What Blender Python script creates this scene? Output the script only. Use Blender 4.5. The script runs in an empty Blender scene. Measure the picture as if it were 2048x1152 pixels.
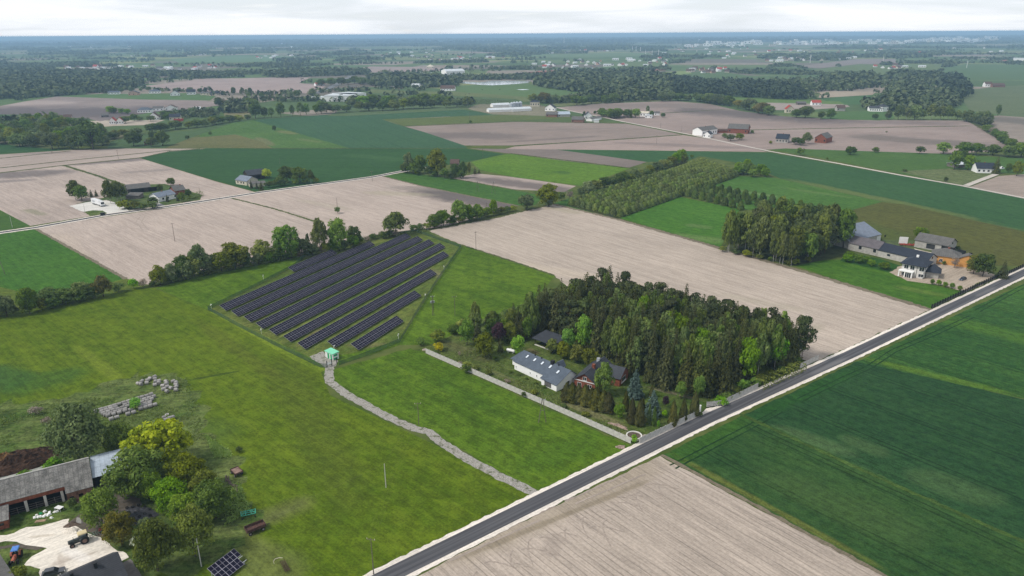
import bpy, math, random
import numpy as np
from mathutils import Vector, Matrix

rnd = random.Random(11)
rng = np.random.default_rng(11)
SC = bpy.context.scene
COL = SC.collection
R = math.radians

# ------------------------------------------------------------------ camera and survey of the ground
FPX, PITCH, ROLL, CH = 1450.0, math.degrees(math.atan((576 - 67.5) / 1450.0)), -0.33, 112.0
_p, _r = R(PITCH), R(ROLL)
FW = Vector((0, math.cos(_p), -math.sin(_p)))
_u0, _r0 = Vector((0, math.sin(_p), math.cos(_p))), Vector((1, 0, 0))
RT = _r0 * math.cos(_r) + _u0 * math.sin(_r)
UP = _u0 * math.cos(_r) - _r0 * math.sin(_r)
CP = Vector((0, 0, CH))


def at(u, v, z=0.0):
    """ground (or height z) position that a survey mark u, v of the photo stands for"""
    d = FW * FPX + RT * (u - 1024) + UP * (576 - v)
    return CP + d * ((z - CH) / d.z)


def at2(q):
    return at(q[0], q[1])


def depth(p):
    return (p - CP).dot(FW)


def tall(p, vt):
    d = p - CP
    a = (576 - vt) / FPX
    return (a * d.dot(FW) - d.dot(UP)) / (UP.z - a * FW.z)


cam = bpy.data.cameras.new('camera')
camo = bpy.data.objects.new('camera', cam)
COL.objects.link(camo)
cam.sensor_width = 36.0
cam.lens = FPX / 2048 * 36.0
cam.clip_start = 1.0
cam.clip_end = 200000.0
mw = Matrix((RT, UP, -FW)).transposed().to_4x4()
mw.translation = CP
camo.matrix_world = mw
SC.camera = camo


# ------------------------------------------------------------------ node helper and materials
class NT:
    def __init__(self, tree):
        self.t = tree
        tree.nodes.clear()

    def n(self, typ, ins=None, **props):
        nd = self.t.nodes.new(typ)
        for k, v in props.items():
            setattr(nd, k, v)
        for k, v in (ins or {}).items():
            self.set(nd.inputs[k], v)
        return nd

    def set(self, sock, v):
        if isinstance(v, bpy.types.NodeSocket):
            self.t.links.new(v, sock)
        elif isinstance(v, (tuple, list)) and sock.type == 'RGBA':
            sock.default_value = (*v[:3], 1)
        else:
            sock.default_value = v

    def math(self, op, a, b=0.0, c=0.0, clamp=False):
        nd = self.n('ShaderNodeMath', {0: a, 1: b, 2: c}, operation=op, use_clamp=clamp)
        return nd.outputs[0]

    def mix(self, f, a, b, mode='MIX'):
        nd = self.n('ShaderNodeMix', data_type='RGBA', blend_type=mode)
        self.set(nd.inputs[0], f)
        self.set(nd.inputs[6], a)
        self.set(nd.inputs[7], b)
        return nd.outputs[2]

    def noise(self, vec, scale, detail=3.0, rough=.55, dist=0.0):
        return self.n('ShaderNodeTexNoise', {'Vector': vec, 'Scale': scale, 'Detail': detail, 'Roughness': rough,
                                             'Distortion': dist}).outputs[0]

    def ramp(self, x, a, b):
        return self.n('ShaderNodeMapRange', {0: x, 1: a, 2: b, 3: 0.0, 4: 1.0}, interpolation_type='SMOOTHSTEP').outputs[0]

    def pos(self):
        return self.n('ShaderNodeNewGeometry').outputs['Position']

    def obj(self):
        return self.n('ShaderNodeTexCoord').outputs['Object']

    def mapping(self, vec, rot=0.0, scale=(1, 1, 1), loc=(0, 0, 0)):
        return self.n('ShaderNodeMapping', {'Vector': vec, 'Location': loc, 'Rotation': (0, 0, rot), 'Scale': scale}).outputs[0]

    def bump(self, h, strength, dist):
        return self.n('ShaderNodeBump', {'Height': h, 'Strength': strength, 'Distance': dist}).outputs[0]

    def out(self, col, rough=.9, spec=.2, normal=None, metal=0.0):
        b = self.n('ShaderNodeBsdfPrincipled', {'Base Color': col, 'Roughness': rough, 'Metallic': metal,
                                                'Specular IOR Level': spec})
        if normal is not None:
            self.set(b.inputs['Normal'], normal)
        o = self.n('ShaderNodeOutputMaterial', {'Surface': b.outputs[0]})
        return b, o


def newmat(name):
    m = bpy.data.materials.new(name)
    m.use_nodes = True
    return m, NT(m.node_tree)


def plain(name, c, rough=.7, spec=.3, var=.25, scale=.8, metal=0.0, c2=None):
    """a worn surface: two noise scales vary the colour"""
    m, t = newmat(name)
    o = t.obj()
    n1, n2 = t.noise(o, scale, 4), t.noise(o, scale * 7, 3)
    f = t.math('ADD', t.math('MULTIPLY', n1, .65), t.math('MULTIPLY', n2, .35))
    d = c2 or tuple(x * (1 - 1.6 * var) for x in c)
    e = tuple(min(1, x * (1 + .5 * var)) for x in c)
    t.out(t.mix(t.ramp(f, .3, .7), d, e), rough, spec, t.bump(n2, .25, .05), metal)
    return m


def patches(t, pos, col, lst):
    """colour patches with a shape of their own: (mark0, mark1, half width m, colour, strength)"""
    wob = t.noise(pos, .02, 3)
    wob2 = t.noise(pos, .12, 2)
    for (q0, q1, hw, c, s) in lst:
        a, b = at2(q0), at2(q1)
        d = b - a
        L = max(d.length * .5, 1.0)
        d.normalize()
        n = Vector((-d.y, d.x, 0))
        v = t.n('ShaderNodeVectorMath', {0: pos, 1: (a + b) * .5}, operation='SUBTRACT').outputs[0]
        x = t.n('ShaderNodeVectorMath', {0: v, 1: d / (L + hw)}, operation='DOT_PRODUCT').outputs['Value']
        y = t.n('ShaderNodeVectorMath', {0: v, 1: n / hw}, operation='DOT_PRODUCT').outputs['Value']
        rr = t.math('SQRT', t.math('ADD', t.math('POWER', t.math('ABSOLUTE', x), 4.0), t.math('POWER', t.math('ABSOLUTE', y), 2.0)))
        rr = t.math('ADD', rr, t.math('MULTIPLY', t.math('SUBTRACT', wob, .5), 1.1))
        rr = t.math('ADD', rr, t.math('MULTIPLY', t.math('SUBTRACT', wob2, .5), .7))
        f = t.math('MULTIPLY', t.ramp(rr, 1.15, .35), s)
        col = t.mix(f, col, c)
    return col


def line_angle(q0, q1):
    d = at2(q1) - at2(q0)
    return math.atan2(d.y, d.x)


def soil(name, c, dirq, dark=.62, blotches=(), streak=.5, rows=0.0, rowamp=.3):
    m, t = newmat(name)
    p = t.pos()
    ang = line_angle(*dirq)
    al = t.mapping(p, -ang, (1, 1, 1))
    al = t.n('ShaderNodeVectorRotate', {'Vector': p, 'Angle': -ang}, rotation_type='Z_AXIS').outputs[0]
    st = t.noise(t.mapping(al, 0, (.022, .55, 1)), 1.0, 4, .65)
    st2 = t.noise(t.mapping(al, 0, (.09, 2.2, 1)), 1.0, 3, .6)
    big = t.noise(p, .012, 4, .6)
    fine = t.noise(p, 1.3, 4, .7)
    f = t.math('ADD', t.math('MULTIPLY', big, .35), t.math('MULTIPLY', st, streak * .55))
    f = t.math('ADD', f, t.math('MULTIPLY', st2, streak * .4))
    f = t.math('ADD', f, t.math('MULTIPLY', fine, .12))
    mid = .235 + streak * .475
    cd = tuple(x * dark for x in c)
    cl = tuple(min(1, x * 1.12) for x in c)
    col = t.mix(t.ramp(f, mid - .16, mid + .14), cd, cl)
    if rows:
        y = t.n('ShaderNodeSeparateXYZ', {0: al}).outputs[1]
        y = t.math('ADD', y, t.math('MULTIPLY', t.noise(al, .05, 2), 1.2))
        w = t.math('ABSOLUTE', t.math('SUBTRACT', t.math('FRACT', t.math('DIVIDE', y, rows)), .5))
        brk = t.ramp(t.noise(t.mapping(al, 0, (.05, .6, 1)), 1.0, 3), .38, .6)
        w2 = t.math('MULTIPLY', t.math('MULTIPLY', t.ramp(w, .13, .03), brk), rowamp)
        col = t.mix(w2, col, tuple(x * .45 for x in c))
    # crop residue and weeds: dark flecks
    fl = t.ramp(t.noise(t.mapping(al, 0, (.25, .8, 1)), 1.0, 5, .75), .62, .74)
    col = t.mix(t.math('MULTIPLY', fl, .45), col, tuple(x * y for x, y in zip(c, (.42, .44, .36))))
    col = patches(t, p, col, blotches)
    f4 = t.noise(t.mapping(al, 0, (.12, 1.4, 1)), 1.0, 5, .8)
    f5 = t.noise(t.mapping(al, 0, (.02, .3, 1)), 1.0, 4, .7)
    mod = t.math('ADD', t.math('MULTIPLY', t.ramp(f4, .34, .62), .26), t.math('MULTIPLY', t.ramp(f5, .35, .65), .15))
    mod = t.math('ADD', mod, t.math('MULTIPLY', t.ramp(fine, .36, .62), .14))
    col = t.mix(1.0, col, t.math('ADD', mod, .74), 'MULTIPLY')
    t.out(col, .95, .1, t.bump(t.math('ADD', st2, fine), .5, .15))
    return m


def grass(name, c, c2, dirq=((0, 0), (1, 0)), amount=.5, blotches=(), tram=0.0, tramd=.55, fine=1.0, bump=.6):
    """meadow or crop: mottled, combed along the working direction, wheel tracks every `tram` metres"""
    m, t = newmat(name)
    p = t.pos()
    ang = line_angle(*dirq)
    al = t.n('ShaderNodeVectorRotate', {'Vector': p, 'Angle': -ang}, rotation_type='Z_AXIS').outputs[0]
    big = t.noise(p, .014, 5, .6)
    med = t.noise(p, .16 * fine, 4, .62)
    sm = t.noise(p, .9 * fine, 4, .7)
    st = t.noise(t.mapping(al, 0, (.012, .22, 1)), 1.0, 3, .6)
    f = t.math('ADD', t.math('MULTIPLY', big, .34), t.math('MULTIPLY', med, .24))
    f = t.math('ADD', f, t.math('MULTIPLY', sm, .22))
    f = t.math('ADD', f, t.math('MULTIPLY', st, .25))
    col = t.mix(t.ramp(f, .5 - .17 / amount * .5, .55 + .17 / amount * .5), c, c2)
    tuft = t.ramp(t.noise(p, .45 * fine, 5, .75), .58, .72)
    col = t.mix(t.math('MULTIPLY', tuft, .4 * amount), col, tuple(x * .5 for x in c))
    if tram:
        y = t.n('ShaderNodeSeparateXYZ', {0: al}).outputs[1]
        y = t.math('ADD', y, t.math('MULTIPLY', t.noise(al, .008, 2), 6.0))
        fr = t.math('FRACT', t.math('DIVIDE', y, tram))
        for off in (.5 - 1.0 / tram, .5 + 1.0 / tram):
            w = t.math('ABSOLUTE', t.math('SUBTRACT', fr, off))
            col = t.mix(t.math('MULTIPLY', t.ramp(w, .45 / tram, .15 / tram), tramd), col, tuple(x * .35 for x in c))
    col = patches(t, p, col, blotches)
    fm = t.noise(p, 1.5 * fine, 5, .85)
    fm2 = t.noise(t.mapping(al, 0, (.10, .9, 1)), 1.0, 4, .75)
    fm3 = t.noise(p, .3 * fine, 3, .7)
    mod = t.math('ADD', t.math('MULTIPLY', t.ramp(fm, .36, .64), .62 * amount), t.math('MULTIPLY', t.ramp(fm2, .34, .66), .34))
    mod = t.math('ADD', mod, t.math('MULTIPLY', t.ramp(fm3, .36, .64), .42 * amount))
    col = t.mix(1.0, col, t.math('ADD', mod, 1.0 - .52 * amount - .17), 'MULTIPLY')
    t.out(col, .95, .08, t.bump(t.math('ADD', t.math('MULTIPLY', sm, .7), med), bump, .35))
    return m


def leafmat(name, c, c2, trans=.26, k=2.1):
    c, c2 = tuple(x * k for x in c), tuple(x * k for x in c2)
    m, t = newmat(name)
    o = t.obj()
    ri = t.n('ShaderNodeObjectInfo').outputs['Random']
    f = t.ramp(t.noise(o, 5.0, 3, .6), .32, .68)
    col = t.mix(f, c, c2)
    hsv = t.n('ShaderNodeHueSaturation', {'Hue': t.math('ADD', .485, t.math('MULTIPLY', ri, .022)),
                                          'Saturation': t.math('ADD', .95, t.math('MULTIPLY', t.math('FRACT', t.math('MULTIPLY', ri, 7.31)), .25)),
                                          'Value': t.math('ADD', .68, t.math('MULTIPLY', t.math('FRACT', t.math('MULTIPLY', ri, 13.7)), .66)),
                                          'Color': col}).outputs[0]
    b = t.n('ShaderNodeBsdfPrincipled', {'Base Color': hsv, 'Roughness': .75, 'Specular IOR Level': .2})
    tr = t.n('ShaderNodeBsdfTranslucent', {'Color': hsv})
    mx = t.n('ShaderNodeMixShader', {0: trans, 1: b.outputs[0], 2: tr.outputs[0]})
    t.n('ShaderNodeOutputMaterial', {'Surface': mx.outputs[0]})
    return m


def forestmat(name, c, c2, c3):
    m, t = newmat(name)
    p = t.pos()
    f = t.ramp(t.noise(p, .035, 3, .6), .35, .65)
    g = t.ramp(t.noise(p, .09, 2, .5), .42, .62)
    col = t.mix(g, t.mix(f, c, c2), c3)
    t.out(col, .9, .1)
    return m


# ------------------------------------------------------------------ objects
def setp(o, label=None, cat=None, group=None, kind=None):
    if label:
        o['label'] = label
    if cat:
        o['category'] = cat
    if group:
        o['group'] = group
    if kind:
        o['kind'] = kind
    return o


def link(name, me, parent=None, loc=None, rz=None):
    o = bpy.data.objects.new(name, me)
    COL.objects.link(o)
    if parent is not None:
        o.parent = parent
    if loc is not None:
        o.location = loc
    if rz is not None:
        o.rotation_euler = (0, 0, rz)
    return o


def T(name, label, cat, loc, rz=0.0, group=None):
    return setp(link(name, None, None, loc, rz), label, cat, group)


def copy_thing(o, loc=None, rz=None, label=None, group=None, parent=None):
    c = o.copy()
    COL.objects.link(c)
    if parent is not None:
        c.parent = parent
    if loc is not None:
        c.location = loc
    if rz is not None:
        c.rotation_euler = (0, 0, rz)
    if label:
        c['label'] = label
    if group:
        c['group'] = group
    for ch in o.children:
        copy_thing(ch, parent=c)
    return c


class MB:
    def __init__(s):
        s.v, s.f, s.m = [], [], []

    def poly(s, pts, mi=0):
        i = len(s.v)
        s.v += [tuple(p) for p in pts]
        s.f.append(tuple(range(i, i + len(pts))))
        s.m.append(mi)
        return s

    def prism(s, pts, z0, z1, mi=0, mt=None):
        """pts: closed outline counter-clockwise"""
        n = len(pts)
        i = len(s.v)
        s.v += [(p[0], p[1], z0) for p in pts] + [(p[0], p[1], z1) for p in pts]
        for k in range(n):
            s.f.append((i + k, i + (k + 1) % n, i + n + (k + 1) % n, i + n + k))
            s.m.append(mi)
        s.f.append(tuple(range(i + n, i + 2 * n)))
        s.m.append(mi if mt is None else mt)
        s.f.append(tuple(range(i + n - 1, i - 1, -1)))
        s.m.append(mi)
        return s

    def box(s, x0, x1, y0, y1, z0, z1, mi=0, mt=None):
        return s.prism([(x0, y0), (x1, y0), (x1, y1), (x0, y1)], z0, z1, mi, mt)

    def hull8(s, b, tp, mi=0):
        """any six-sided solid from 4 lower and 4 upper corners"""
        i = len(s.v)
        s.v += [tuple(p) for p in b] + [tuple(p) for p in tp]
        for q in ((0, 1, 5, 4), (1, 2, 6, 5), (2, 3, 7, 6), (3, 0, 4, 7), (4, 5, 6, 7), (3, 2, 1, 0)):
            s.f.append(tuple(i + k for k in q))
            s.m.append(mi)
        return s

    def slab(s, quad, th, mi=0):
        q = [Vector(p) for p in quad]
        n = (q[1] - q[0]).cross(q[-1] - q[0]).normalized()
        if n.z < 0:
            q.reverse()
            n = -n
        return s.hullN([p - n * th for p in q], q, mi)

    def hullN(s, b, tp, mi=0):
        n = len(b)
        i = len(s.v)
        s.v += [tuple(p) for p in b] + [tuple(p) for p in tp]
        for k in range(n):
            s.f.append((i + k, i + (k + 1) % n, i + n + (k + 1) % n, i + n + k))
            s.m.append(mi)
        s.f.append(tuple(range(i + n, i + 2 * n)))
        s.m.append(mi)
        s.f.append(tuple(range(i + n - 1, i - 1, -1)))
        s.m.append(mi)
        return s

    def tube(s, p, q, r0, r1=None, n=6, mi=0):
        p, q = Vector(p), Vector(q)
        r1 = r0 if r1 is None else r1
        d = (q - p).normalized()
        a = d.cross(Vector((0, 0, 1)))
        if a.length < 1e-4:
            a = Vector((1, 0, 0))
        a.normalize()
        b = d.cross(a)
        ring = [(math.cos(2 * math.pi * k / n), math.sin(2 * math.pi * k / n)) for k in range(n)]
        return s.hullN([p + (a * x + b * y) * r0 for x, y in ring][::-1], [q + (a * x + b * y) * r1 for x, y in ring][::-1], mi)

    def mesh(s, name, mats, smooth=False):
        me = bpy.data.meshes.new(name)
        me.from_pydata(s.v, [], s.f)
        for m in mats:
            me.materials.append(m)
        if len(mats) > 1:
            me.polygons.foreach_set('material_index', s.m)
        if smooth:
            me.polygons.foreach_set('use_smooth', [True] * len(s.f))
        me.update()
        return me

    def build(s, name, mats, parent=None, loc=None, rz=None, smooth=False):
        return link(name, s.mesh(name, mats if isinstance(mats, (list, tuple)) else [mats], smooth), parent, loc, rz)


def quadmesh(name, V, mats, midx=None):
    """numpy: V is n x 4 x 3"""
    n = len(V)
    me = bpy.data.meshes.new(name)
    me.vertices.add(n * 4)
    me.vertices.foreach_set('co', V.reshape(-1).astype(np.float32))
    me.loops.add(n * 4)
    me.loops.foreach_set('vertex_index', np.arange(n * 4, dtype=np.int32))
    me.polygons.add(n)
    me.polygons.foreach_set('loop_start', np.arange(0, n * 4, 4, dtype=np.int32))
    me.polygons.foreach_set('loop_total', np.full(n, 4, dtype=np.int32))
    for m in mats:
        me.materials.append(m)
    if midx is not None:
        me.polygons.foreach_set('material_index', midx.astype(np.int32))
    me.update(calc_edges=True)
    return me


# ------------------------------------------------------------------ light: broken overcast, soft sun from the left
SUN_AZ, SUN_EL = R(252), R(50)      # compass style: from the left, a little ahead of the camera
w = bpy.data.worlds.new('World')
SC.world = w
w.use_nodes = True
t = NT(w.node_tree)
sky = t.n('ShaderNodeTexSky', sky_type='NISHITA', sun_disc=False, sun_elevation=SUN_EL, sun_rotation=SUN_AZ, altitude=150.0)
bg1 = t.n('ShaderNodeBackground', {'Color': sky.outputs[0], 'Strength': .1})
g = t.n('ShaderNodeTexCoord').outputs['Generated']
c1 = t.noise(t.mapping(g, 0, (1.4, 1.4, 16)), 2.2, 6, .55, .3)
c2 = t.noise(t.mapping(g, 0, (3.0, 3.0, 30), (4, 2, 0)), 2.6, 6, .55, .2)
ccol = t.mix(t.ramp(c1, .4, .62), (.68, .73, .80), (.80, .815, .84))
ccol = t.mix(t.math('MULTIPLY', t.ramp(c2, .58, .72), .5), ccol, (.90, .905, .91))
el = t.n('ShaderNodeSeparateXYZ', {0: g}).outputs[2]
bg2 = t.n('ShaderNodeBackground', {'Color': ccol, 'Strength': t.math('SUBTRACT', .94, t.math('MULTIPLY', t.ramp(el, .06, .5), .27))})
mx = t.n('ShaderNodeMixShader', {0: t.math('ADD', .76, t.math('MULTIPLY', t.ramp(c1, .38, .55), .2)), 1: bg1.outputs[0], 2: bg2.outputs[0]})
t.n('ShaderNodeOutputWorld', {'Surface': mx.outputs[0]})

sl = bpy.data.lights.new('sun', 'SUN')
sl.energy = 2.2
sl.angle = R(12)
sl.color = (1.0, .95, .88)
so = link('sun', sl)
sd = Vector((math.sin(SUN_AZ) * math.cos(SUN_EL), math.cos(SUN_AZ) * math.cos(SUN_EL), math.sin(SUN_EL)))
so.rotation_euler = sd.to_track_quat('Z', 'Y').to_euler()
SC.view_settings.view_transform = 'Standard'
SC.view_settings.look = 'None'
SC.view_settings.exposure = .45
SC.view_settings.gamma = 1.0
SC.cycles.max_bounces = 6
SC.cycles.volume_bounces = 0
SC.cycles.use_denoising = True
SC.cycles.denoising_prefilter = 'NONE'

# ------------------------------------------------------------------ the air
hz = MB().box(-47000, 47000, -3000, 47000, -1.0, 115.0)
hm, t = newmat('haze')
pv = t.n('ShaderNodeVolumePrincipled', {'Color': (.47, .74, 1.0), 'Density': 1.2e-4, 'Anisotropy': 0.0})
t.n('ShaderNodeOutputMaterial', {'Volume': pv.outputs[0]})
setp(hz.build('haze', hm), 'pale blue haze over the far plain', 'haze', None, 'stuff')

# ------------------------------------------------------------------ trees: crowns of many small leaf clumps, tapered trunks with limbs
def rdir(n):
    d = rng.normal(size=(n, 3))
    return d / np.linalg.norm(d, axis=1, keepdims=True)


def cards(P, N, size, asp=1.0, hang=0.0):
    """one leaf clump (a small four-cornered face) per point"""
    n = len(P)
    N = N + rng.normal(size=(n, 3)) * .33
    N /= np.linalg.norm(N, axis=1, keepdims=True)
    A = np.cross(N, rdir(n))
    if hang:
        dn = np.array([0, 0, -1.0]) + rng.normal(size=(n, 3)) * (1 - hang)
        B = dn - N * (dn * N).sum(1, keepdims=True)
        B /= np.linalg.norm(B, axis=1, keepdims=True) + 1e-6
        A = np.cross(N, B)
    A /= np.linalg.norm(A, axis=1, keepdims=True) + 1e-6
    B = np.cross(N, A)
    s = (size * rng.uniform(.6, 1.35, n))[:, None] if np.isscalar(size) else (size * rng.uniform(.6, 1.35, n))[:, None]
    k = [rng.uniform(.55, 1.1, (n, 1)) for _ in range(4)]
    return np.stack([P + A * s * k[0], P + B * s * asp * k[1], P - A * s * k[2], P - B * s * asp * k[3]], 1)


def crown_round(nc, n, zb=.16, card=.05, cr=(.12, .22), rz=None, hang=0.0, asp=1.0, top=1.0, sparse=1.0, core=.35):
    """clustered crown inside an ellipsoid of radius .5, zb..1 high"""
    C = rdir(nc)
    C[:, 2] = np.where(C[:, 2] < -.8, -C[:, 2], C[:, 2])
    rad = rng.uniform(core, 1.0, nc) ** .6
    crr = rng.uniform(cr[0], cr[1], nc)
    h = (1 - zb) * .5
    zc = zb + h
    C = C * rad[:, None] * (1 - crr * 1.4)[:, None]
    cent = np.stack([C[:, 0] * .5, C[:, 1] * .5, zc + C[:, 2] * h], 1)
    if rz:
        f = np.array([rz((z - zb) / (1 - zb)) for z in cent[:, 2]])
        cent[:, :2] *= f[:, None]
    wts = crr ** 2
    idx = rng.choice(nc, n, p=wts / wts.sum())
    d = rdir(n)
    d[:, 2] = np.abs(d[:, 2]) * np.where(rng.random(n) < .78, 1, -1)
    r = crr[idx] * rng.uniform(.72, 1.06, n)
    P = cent[idx] + d * r[:, None] * np.array([1, 1, .8 if not hang else 1.2])
    P[:, 2] = np.clip(P[:, 2], zb * .55, top)
    return cards(P, d, card, asp, hang), cent


def crown_spruce(n_t=16, card=.055, zb=.07, R0=.5, droop=.35, per=9, k=5):
    Pl, Nl = [], []
    for i in range(n_t):
        z = zb + (1 - zb) * (i / n_t) ** .92
        rr = R0 * (1 - (z - zb) / (1.02 - zb)) ** .85 + .015
        m = max(4, int(per * (rr / R0) ** .55))
        a0 = rng.uniform(0, 6.28)
        for j in range(m):
            a = a0 + 6.283 * j / m + rng.normal() * .2
            L = rr * rng.uniform(.72, 1.12)
            kk = max(3, int(k * (rr / R0) ** .5) + 1)
            for q in range(kk):
                s = (q + .6) / kk
                Pl.append((math.cos(a) * L * s + rng.normal() * .012, math.sin(a) * L * s + rng.normal() * .012,
                           z - droop * L * s * s * .45 + rng.normal() * .006))
                Nl.append((math.cos(a) * .35, math.sin(a) * .35, .9))
                if s > .4:
                    b = a + rng.choice([-.28, .28]) * (1.1 - s * .5)
                    Pl.append((math.cos(b) * L * s, math.sin(b) * L * s, z - droop * L * s * s * .5))
                    Nl.append((math.cos(b) * .5, math.sin(b) * .5, .7))
    P, N = np.array(Pl), np.array(Nl)
    f = card * (.5 + .9 * (1 - P[:, 2]))
    return cards(P, N, f)


def crown_pine(n=1500):
    nc = 24
    z = rng.uniform(.3, .97, nc)
    rr = .5 * np.sin(np.clip((1.03 - z) / .62, 0, 1) * math.pi * .62)
    a = rng.uniform(0, 6.28, nc)
    k = rng.uniform(.35, .95, nc)
    cent = np.stack([np.cos(a) * rr * k, np.sin(a) * rr * k, z], 1)
    idx = rng.integers(0, nc, n)
    d = rdir(n)
    d[:, 2] = np.abs(d[:, 2]) * np.where(rng.random(n) < .7, 1, -1)
    P = cent[idx] + d * np.array([.19, .19, .06])
    return cards(P, d, .036), cent


def crown_cone(n, pw=.8, card=.05, up=True):
    """dense clipped or columnar crown"""
    z = rng.random(n) ** 1.1
    a = rng.uniform(0, 6.283, n)
    lump = 1 + .13 * np.sin(a * 3 + z * 9) + .1 * np.sin(a * 5 - z * 17)
    rr = .46 * np.clip((1 - z), 0, 1) ** pw * np.clip(z * 5 + .55, 0, 1) * lump * rng.uniform(.85, 1.05, n)
    P = np.stack([np.cos(a) * rr, np.sin(a) * rr, .03 + z * .97], 1)
    N = np.stack([np.cos(a), np.sin(a), np.full(n, .35)], 1)
    return cards(P, N, card, 1.5, .6)


def trunk_mesh(zt, r, limbs, cent, n=6):
    mb = MB()
    pts = [Vector((0, 0, -.01))]
    for i in range(3):
        pts.append(Vector((rng.normal() * .012, rng.normal() * .012, zt * (i + 1) / 3)))
    for i in range(3):
        mb.tube(pts[i], pts[i + 1], r * (1 - i * .26), r * (1 - (i + 1) * .26), n)
    if cent is not None:
        for q in cent[:limbs]:
            b = pts[2] if q[2] > zt * .7 else pts[1]
            mid = b.lerp(Vector(q), .5) + Vector((0, 0, .04))
            mb.tube(b, mid, r * .45, r * .28, 5)
            mb.tube(mid, Vector(q), r * .28, r * .1, 5)
    return mb


BARK = plain('bark', (.105, .085, .068), .9, .1, .4, 3)
BARKW = plain('birch_bark', (.55, .54, .50), .8, .15, .5, 6, c2=(.14, .13, .12))
BARKP = plain('pine_bark', (.16, .095, .06), .9, .1, .4, 3)
LF = {
    'oak': leafmat('leaves_dark_green', (.030, .052, .012), (.066, .094, .022)),
    'lime': leafmat('leaves_bright_green', (.058, .135, .014), (.115, .205, .028)),
    'olive': leafmat('leaves_olive', (.050, .064, .010), (.104, .120, .020)),
    'brown': leafmat('leaves_bronze', (.060, .060, .015), (.112, .100, .026)),
    'gold': leafmat('leaves_yellow_green', (.100, .135, .010), (.195, .225, .018)),
    'willow': leafmat('leaves_grey_green', (.042, .062, .021), (.094, .118, .048)),
    'birch': leafmat('leaves_birch', (.040, .055, .014), (.078, .094, .027)),
    'plum': leafmat('leaves_purple', (.020, .010, .014), (.045, .024, .030)),
    'spruce': leafmat('needles_spruce', (.0180, .0225, .0070), (.0450, .0500, .0150), .15),
    'pine': leafmat('needles_pine', (.022, .031, .011), (.048, .060, .022), .15),
    'blue': leafmat('needles_blue', (.026, .042, .034), (.066, .092, .080), .12),
    'thuja': leafmat('scales_thuja', (.022, .026, .007), (.054, .053, .013), .12),
    'column': leafmat('scales_column', (.030, .055, .012), (.060, .092, .020), .12),
    'thorn': leafmat('twigs_grey_brown', (.090, .072, .056), (.165, .140, .110), .1),
    'plant': leafmat('leaves_plantation', (.050, .074, .020), (.108, .136, .042)),
    'fresh': leafmat('leaves_fresh_birch', (.044, .068, .016), (.092, .120, .034)),
    'yellow': leafmat('blossom_yellow', (.120, .115, .012), (.200, .185, .020)),
    'white': leafmat('blossom_white', (.160, .180, .090), (.600, .600, .520)),
    'farm': leafmat('leaves_midgreen', (.042, .078, .010), (.092, .144, .019)),
}
tall_f = lambda z: 1.12 * (1 - z) ** .33 * min(1, z * 2.5 + .5)
SPEC = {}     # kind -> list of (crown mesh, trunk mesh, one-mesh version)


def species(kind, gen, leaf, bark, nvar, zt, r, limbs):
    out = []
    for i in range(nvar):
        q = gen()
        V, cent = q if isinstance(q, tuple) else (q, None)
        cm = quadmesh(kind + '_crown', V, [leaf])
        tb = trunk_mesh(zt, r, limbs, cent)
        tm = tb.mesh(kind + '_trunk', [bark])
        out.append((cm, tm))
    SPEC[kind] = out


def both(kind, i):
    """crown and trunk as one mesh, for copies too small to show parts"""
    key = (kind, i)
    if key not in BOTH:
        cm, tm = SPEC[kind][i]
        nv = len(cm.vertices)
        co = np.empty(nv * 3, np.float32)
        cm.vertices.foreach_get('co', co)
        V = [tuple(p) for p in co.reshape(-1, 3)] + [tuple(v.co) for v in tm.vertices]
        F = [tuple(range(k, k + 4)) for k in range(0, nv, 4)] + [tuple(x + nv for x in p.vertices) for p in tm.polygons]
        me = bpy.data.meshes.new(kind + '_whole')
        me.from_pydata(V, [], F)
        me.materials.append(cm.materials[0])
        me.materials.append(tm.materials[0])
        me.polygons.foreach_set('material_index', [0] * (nv // 4) + [1] * len(tm.polygons))
        BOTH[key] = me
    return BOTH[key]


BOTH = {}
for kd, lf in (('oak', 'oak'), ('lime', 'lime'), ('olive', 'olive'), ('willow', 'willow'), ('plum', 'plum'), ('brown', 'brown'), ('farm', 'farm')):
    species(kd, lambda: crown_round(52, 2600, .0, .038, (.10, .2), lambda z: min(1.0, .72 + z)), LF[lf], BARK, 2 if kd in ('lime', 'plum') else 3, .5, .028, 8)
species('chestnut', lambda: crown_round(100, 6400, .0, .025, (.08, .15), lambda z: min(1.0, .72 + z)), LF['oak'], BARK, 2, .45, .03, 10)
species('bigleaf', lambda: crown_round(95, 7000, .0, .0235, (.08, .16), lambda z: min(1.0, .72 + z)), LF['farm'], BARK, 3, .45, .03, 10)
species('bigolive', lambda: crown_round(95, 7000, .0, .0235, (.08, .16), lambda z: min(1.0, .72 + z)), LF['olive'], BARK, 3, .45, .03, 10)
species('bigbronze', lambda: crown_round(80, 5600, .0, .0255, (.09, .17), lambda z: min(1.0, .72 + z)), LF['brown'], BARK, 1, .45, .03, 10)
species('bigwillow', lambda: crown_round(90, 5600, .03, .024, (.09, .17)), LF['willow'], BARK, 1, .4, .035, 10)
species('gold', lambda: crown_round(130, 5200, .05, .026, (.05, .11), None, 0, 1.3), LF['gold'], BARK, 1, .4, .03, 10)
species('birch', lambda: crown_round(52, 2200, .12, .032, (.08, .15), tall_f, .55, 1.6), LF['birch'], BARKW, 4, .8, .017, 6)
species('freshbirch', lambda: crown_round(52, 2200, .08, .03, (.07, .14), tall_f, .55, 1.6), LF['fresh'], BARKW, 3, .8, .017, 6)
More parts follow.
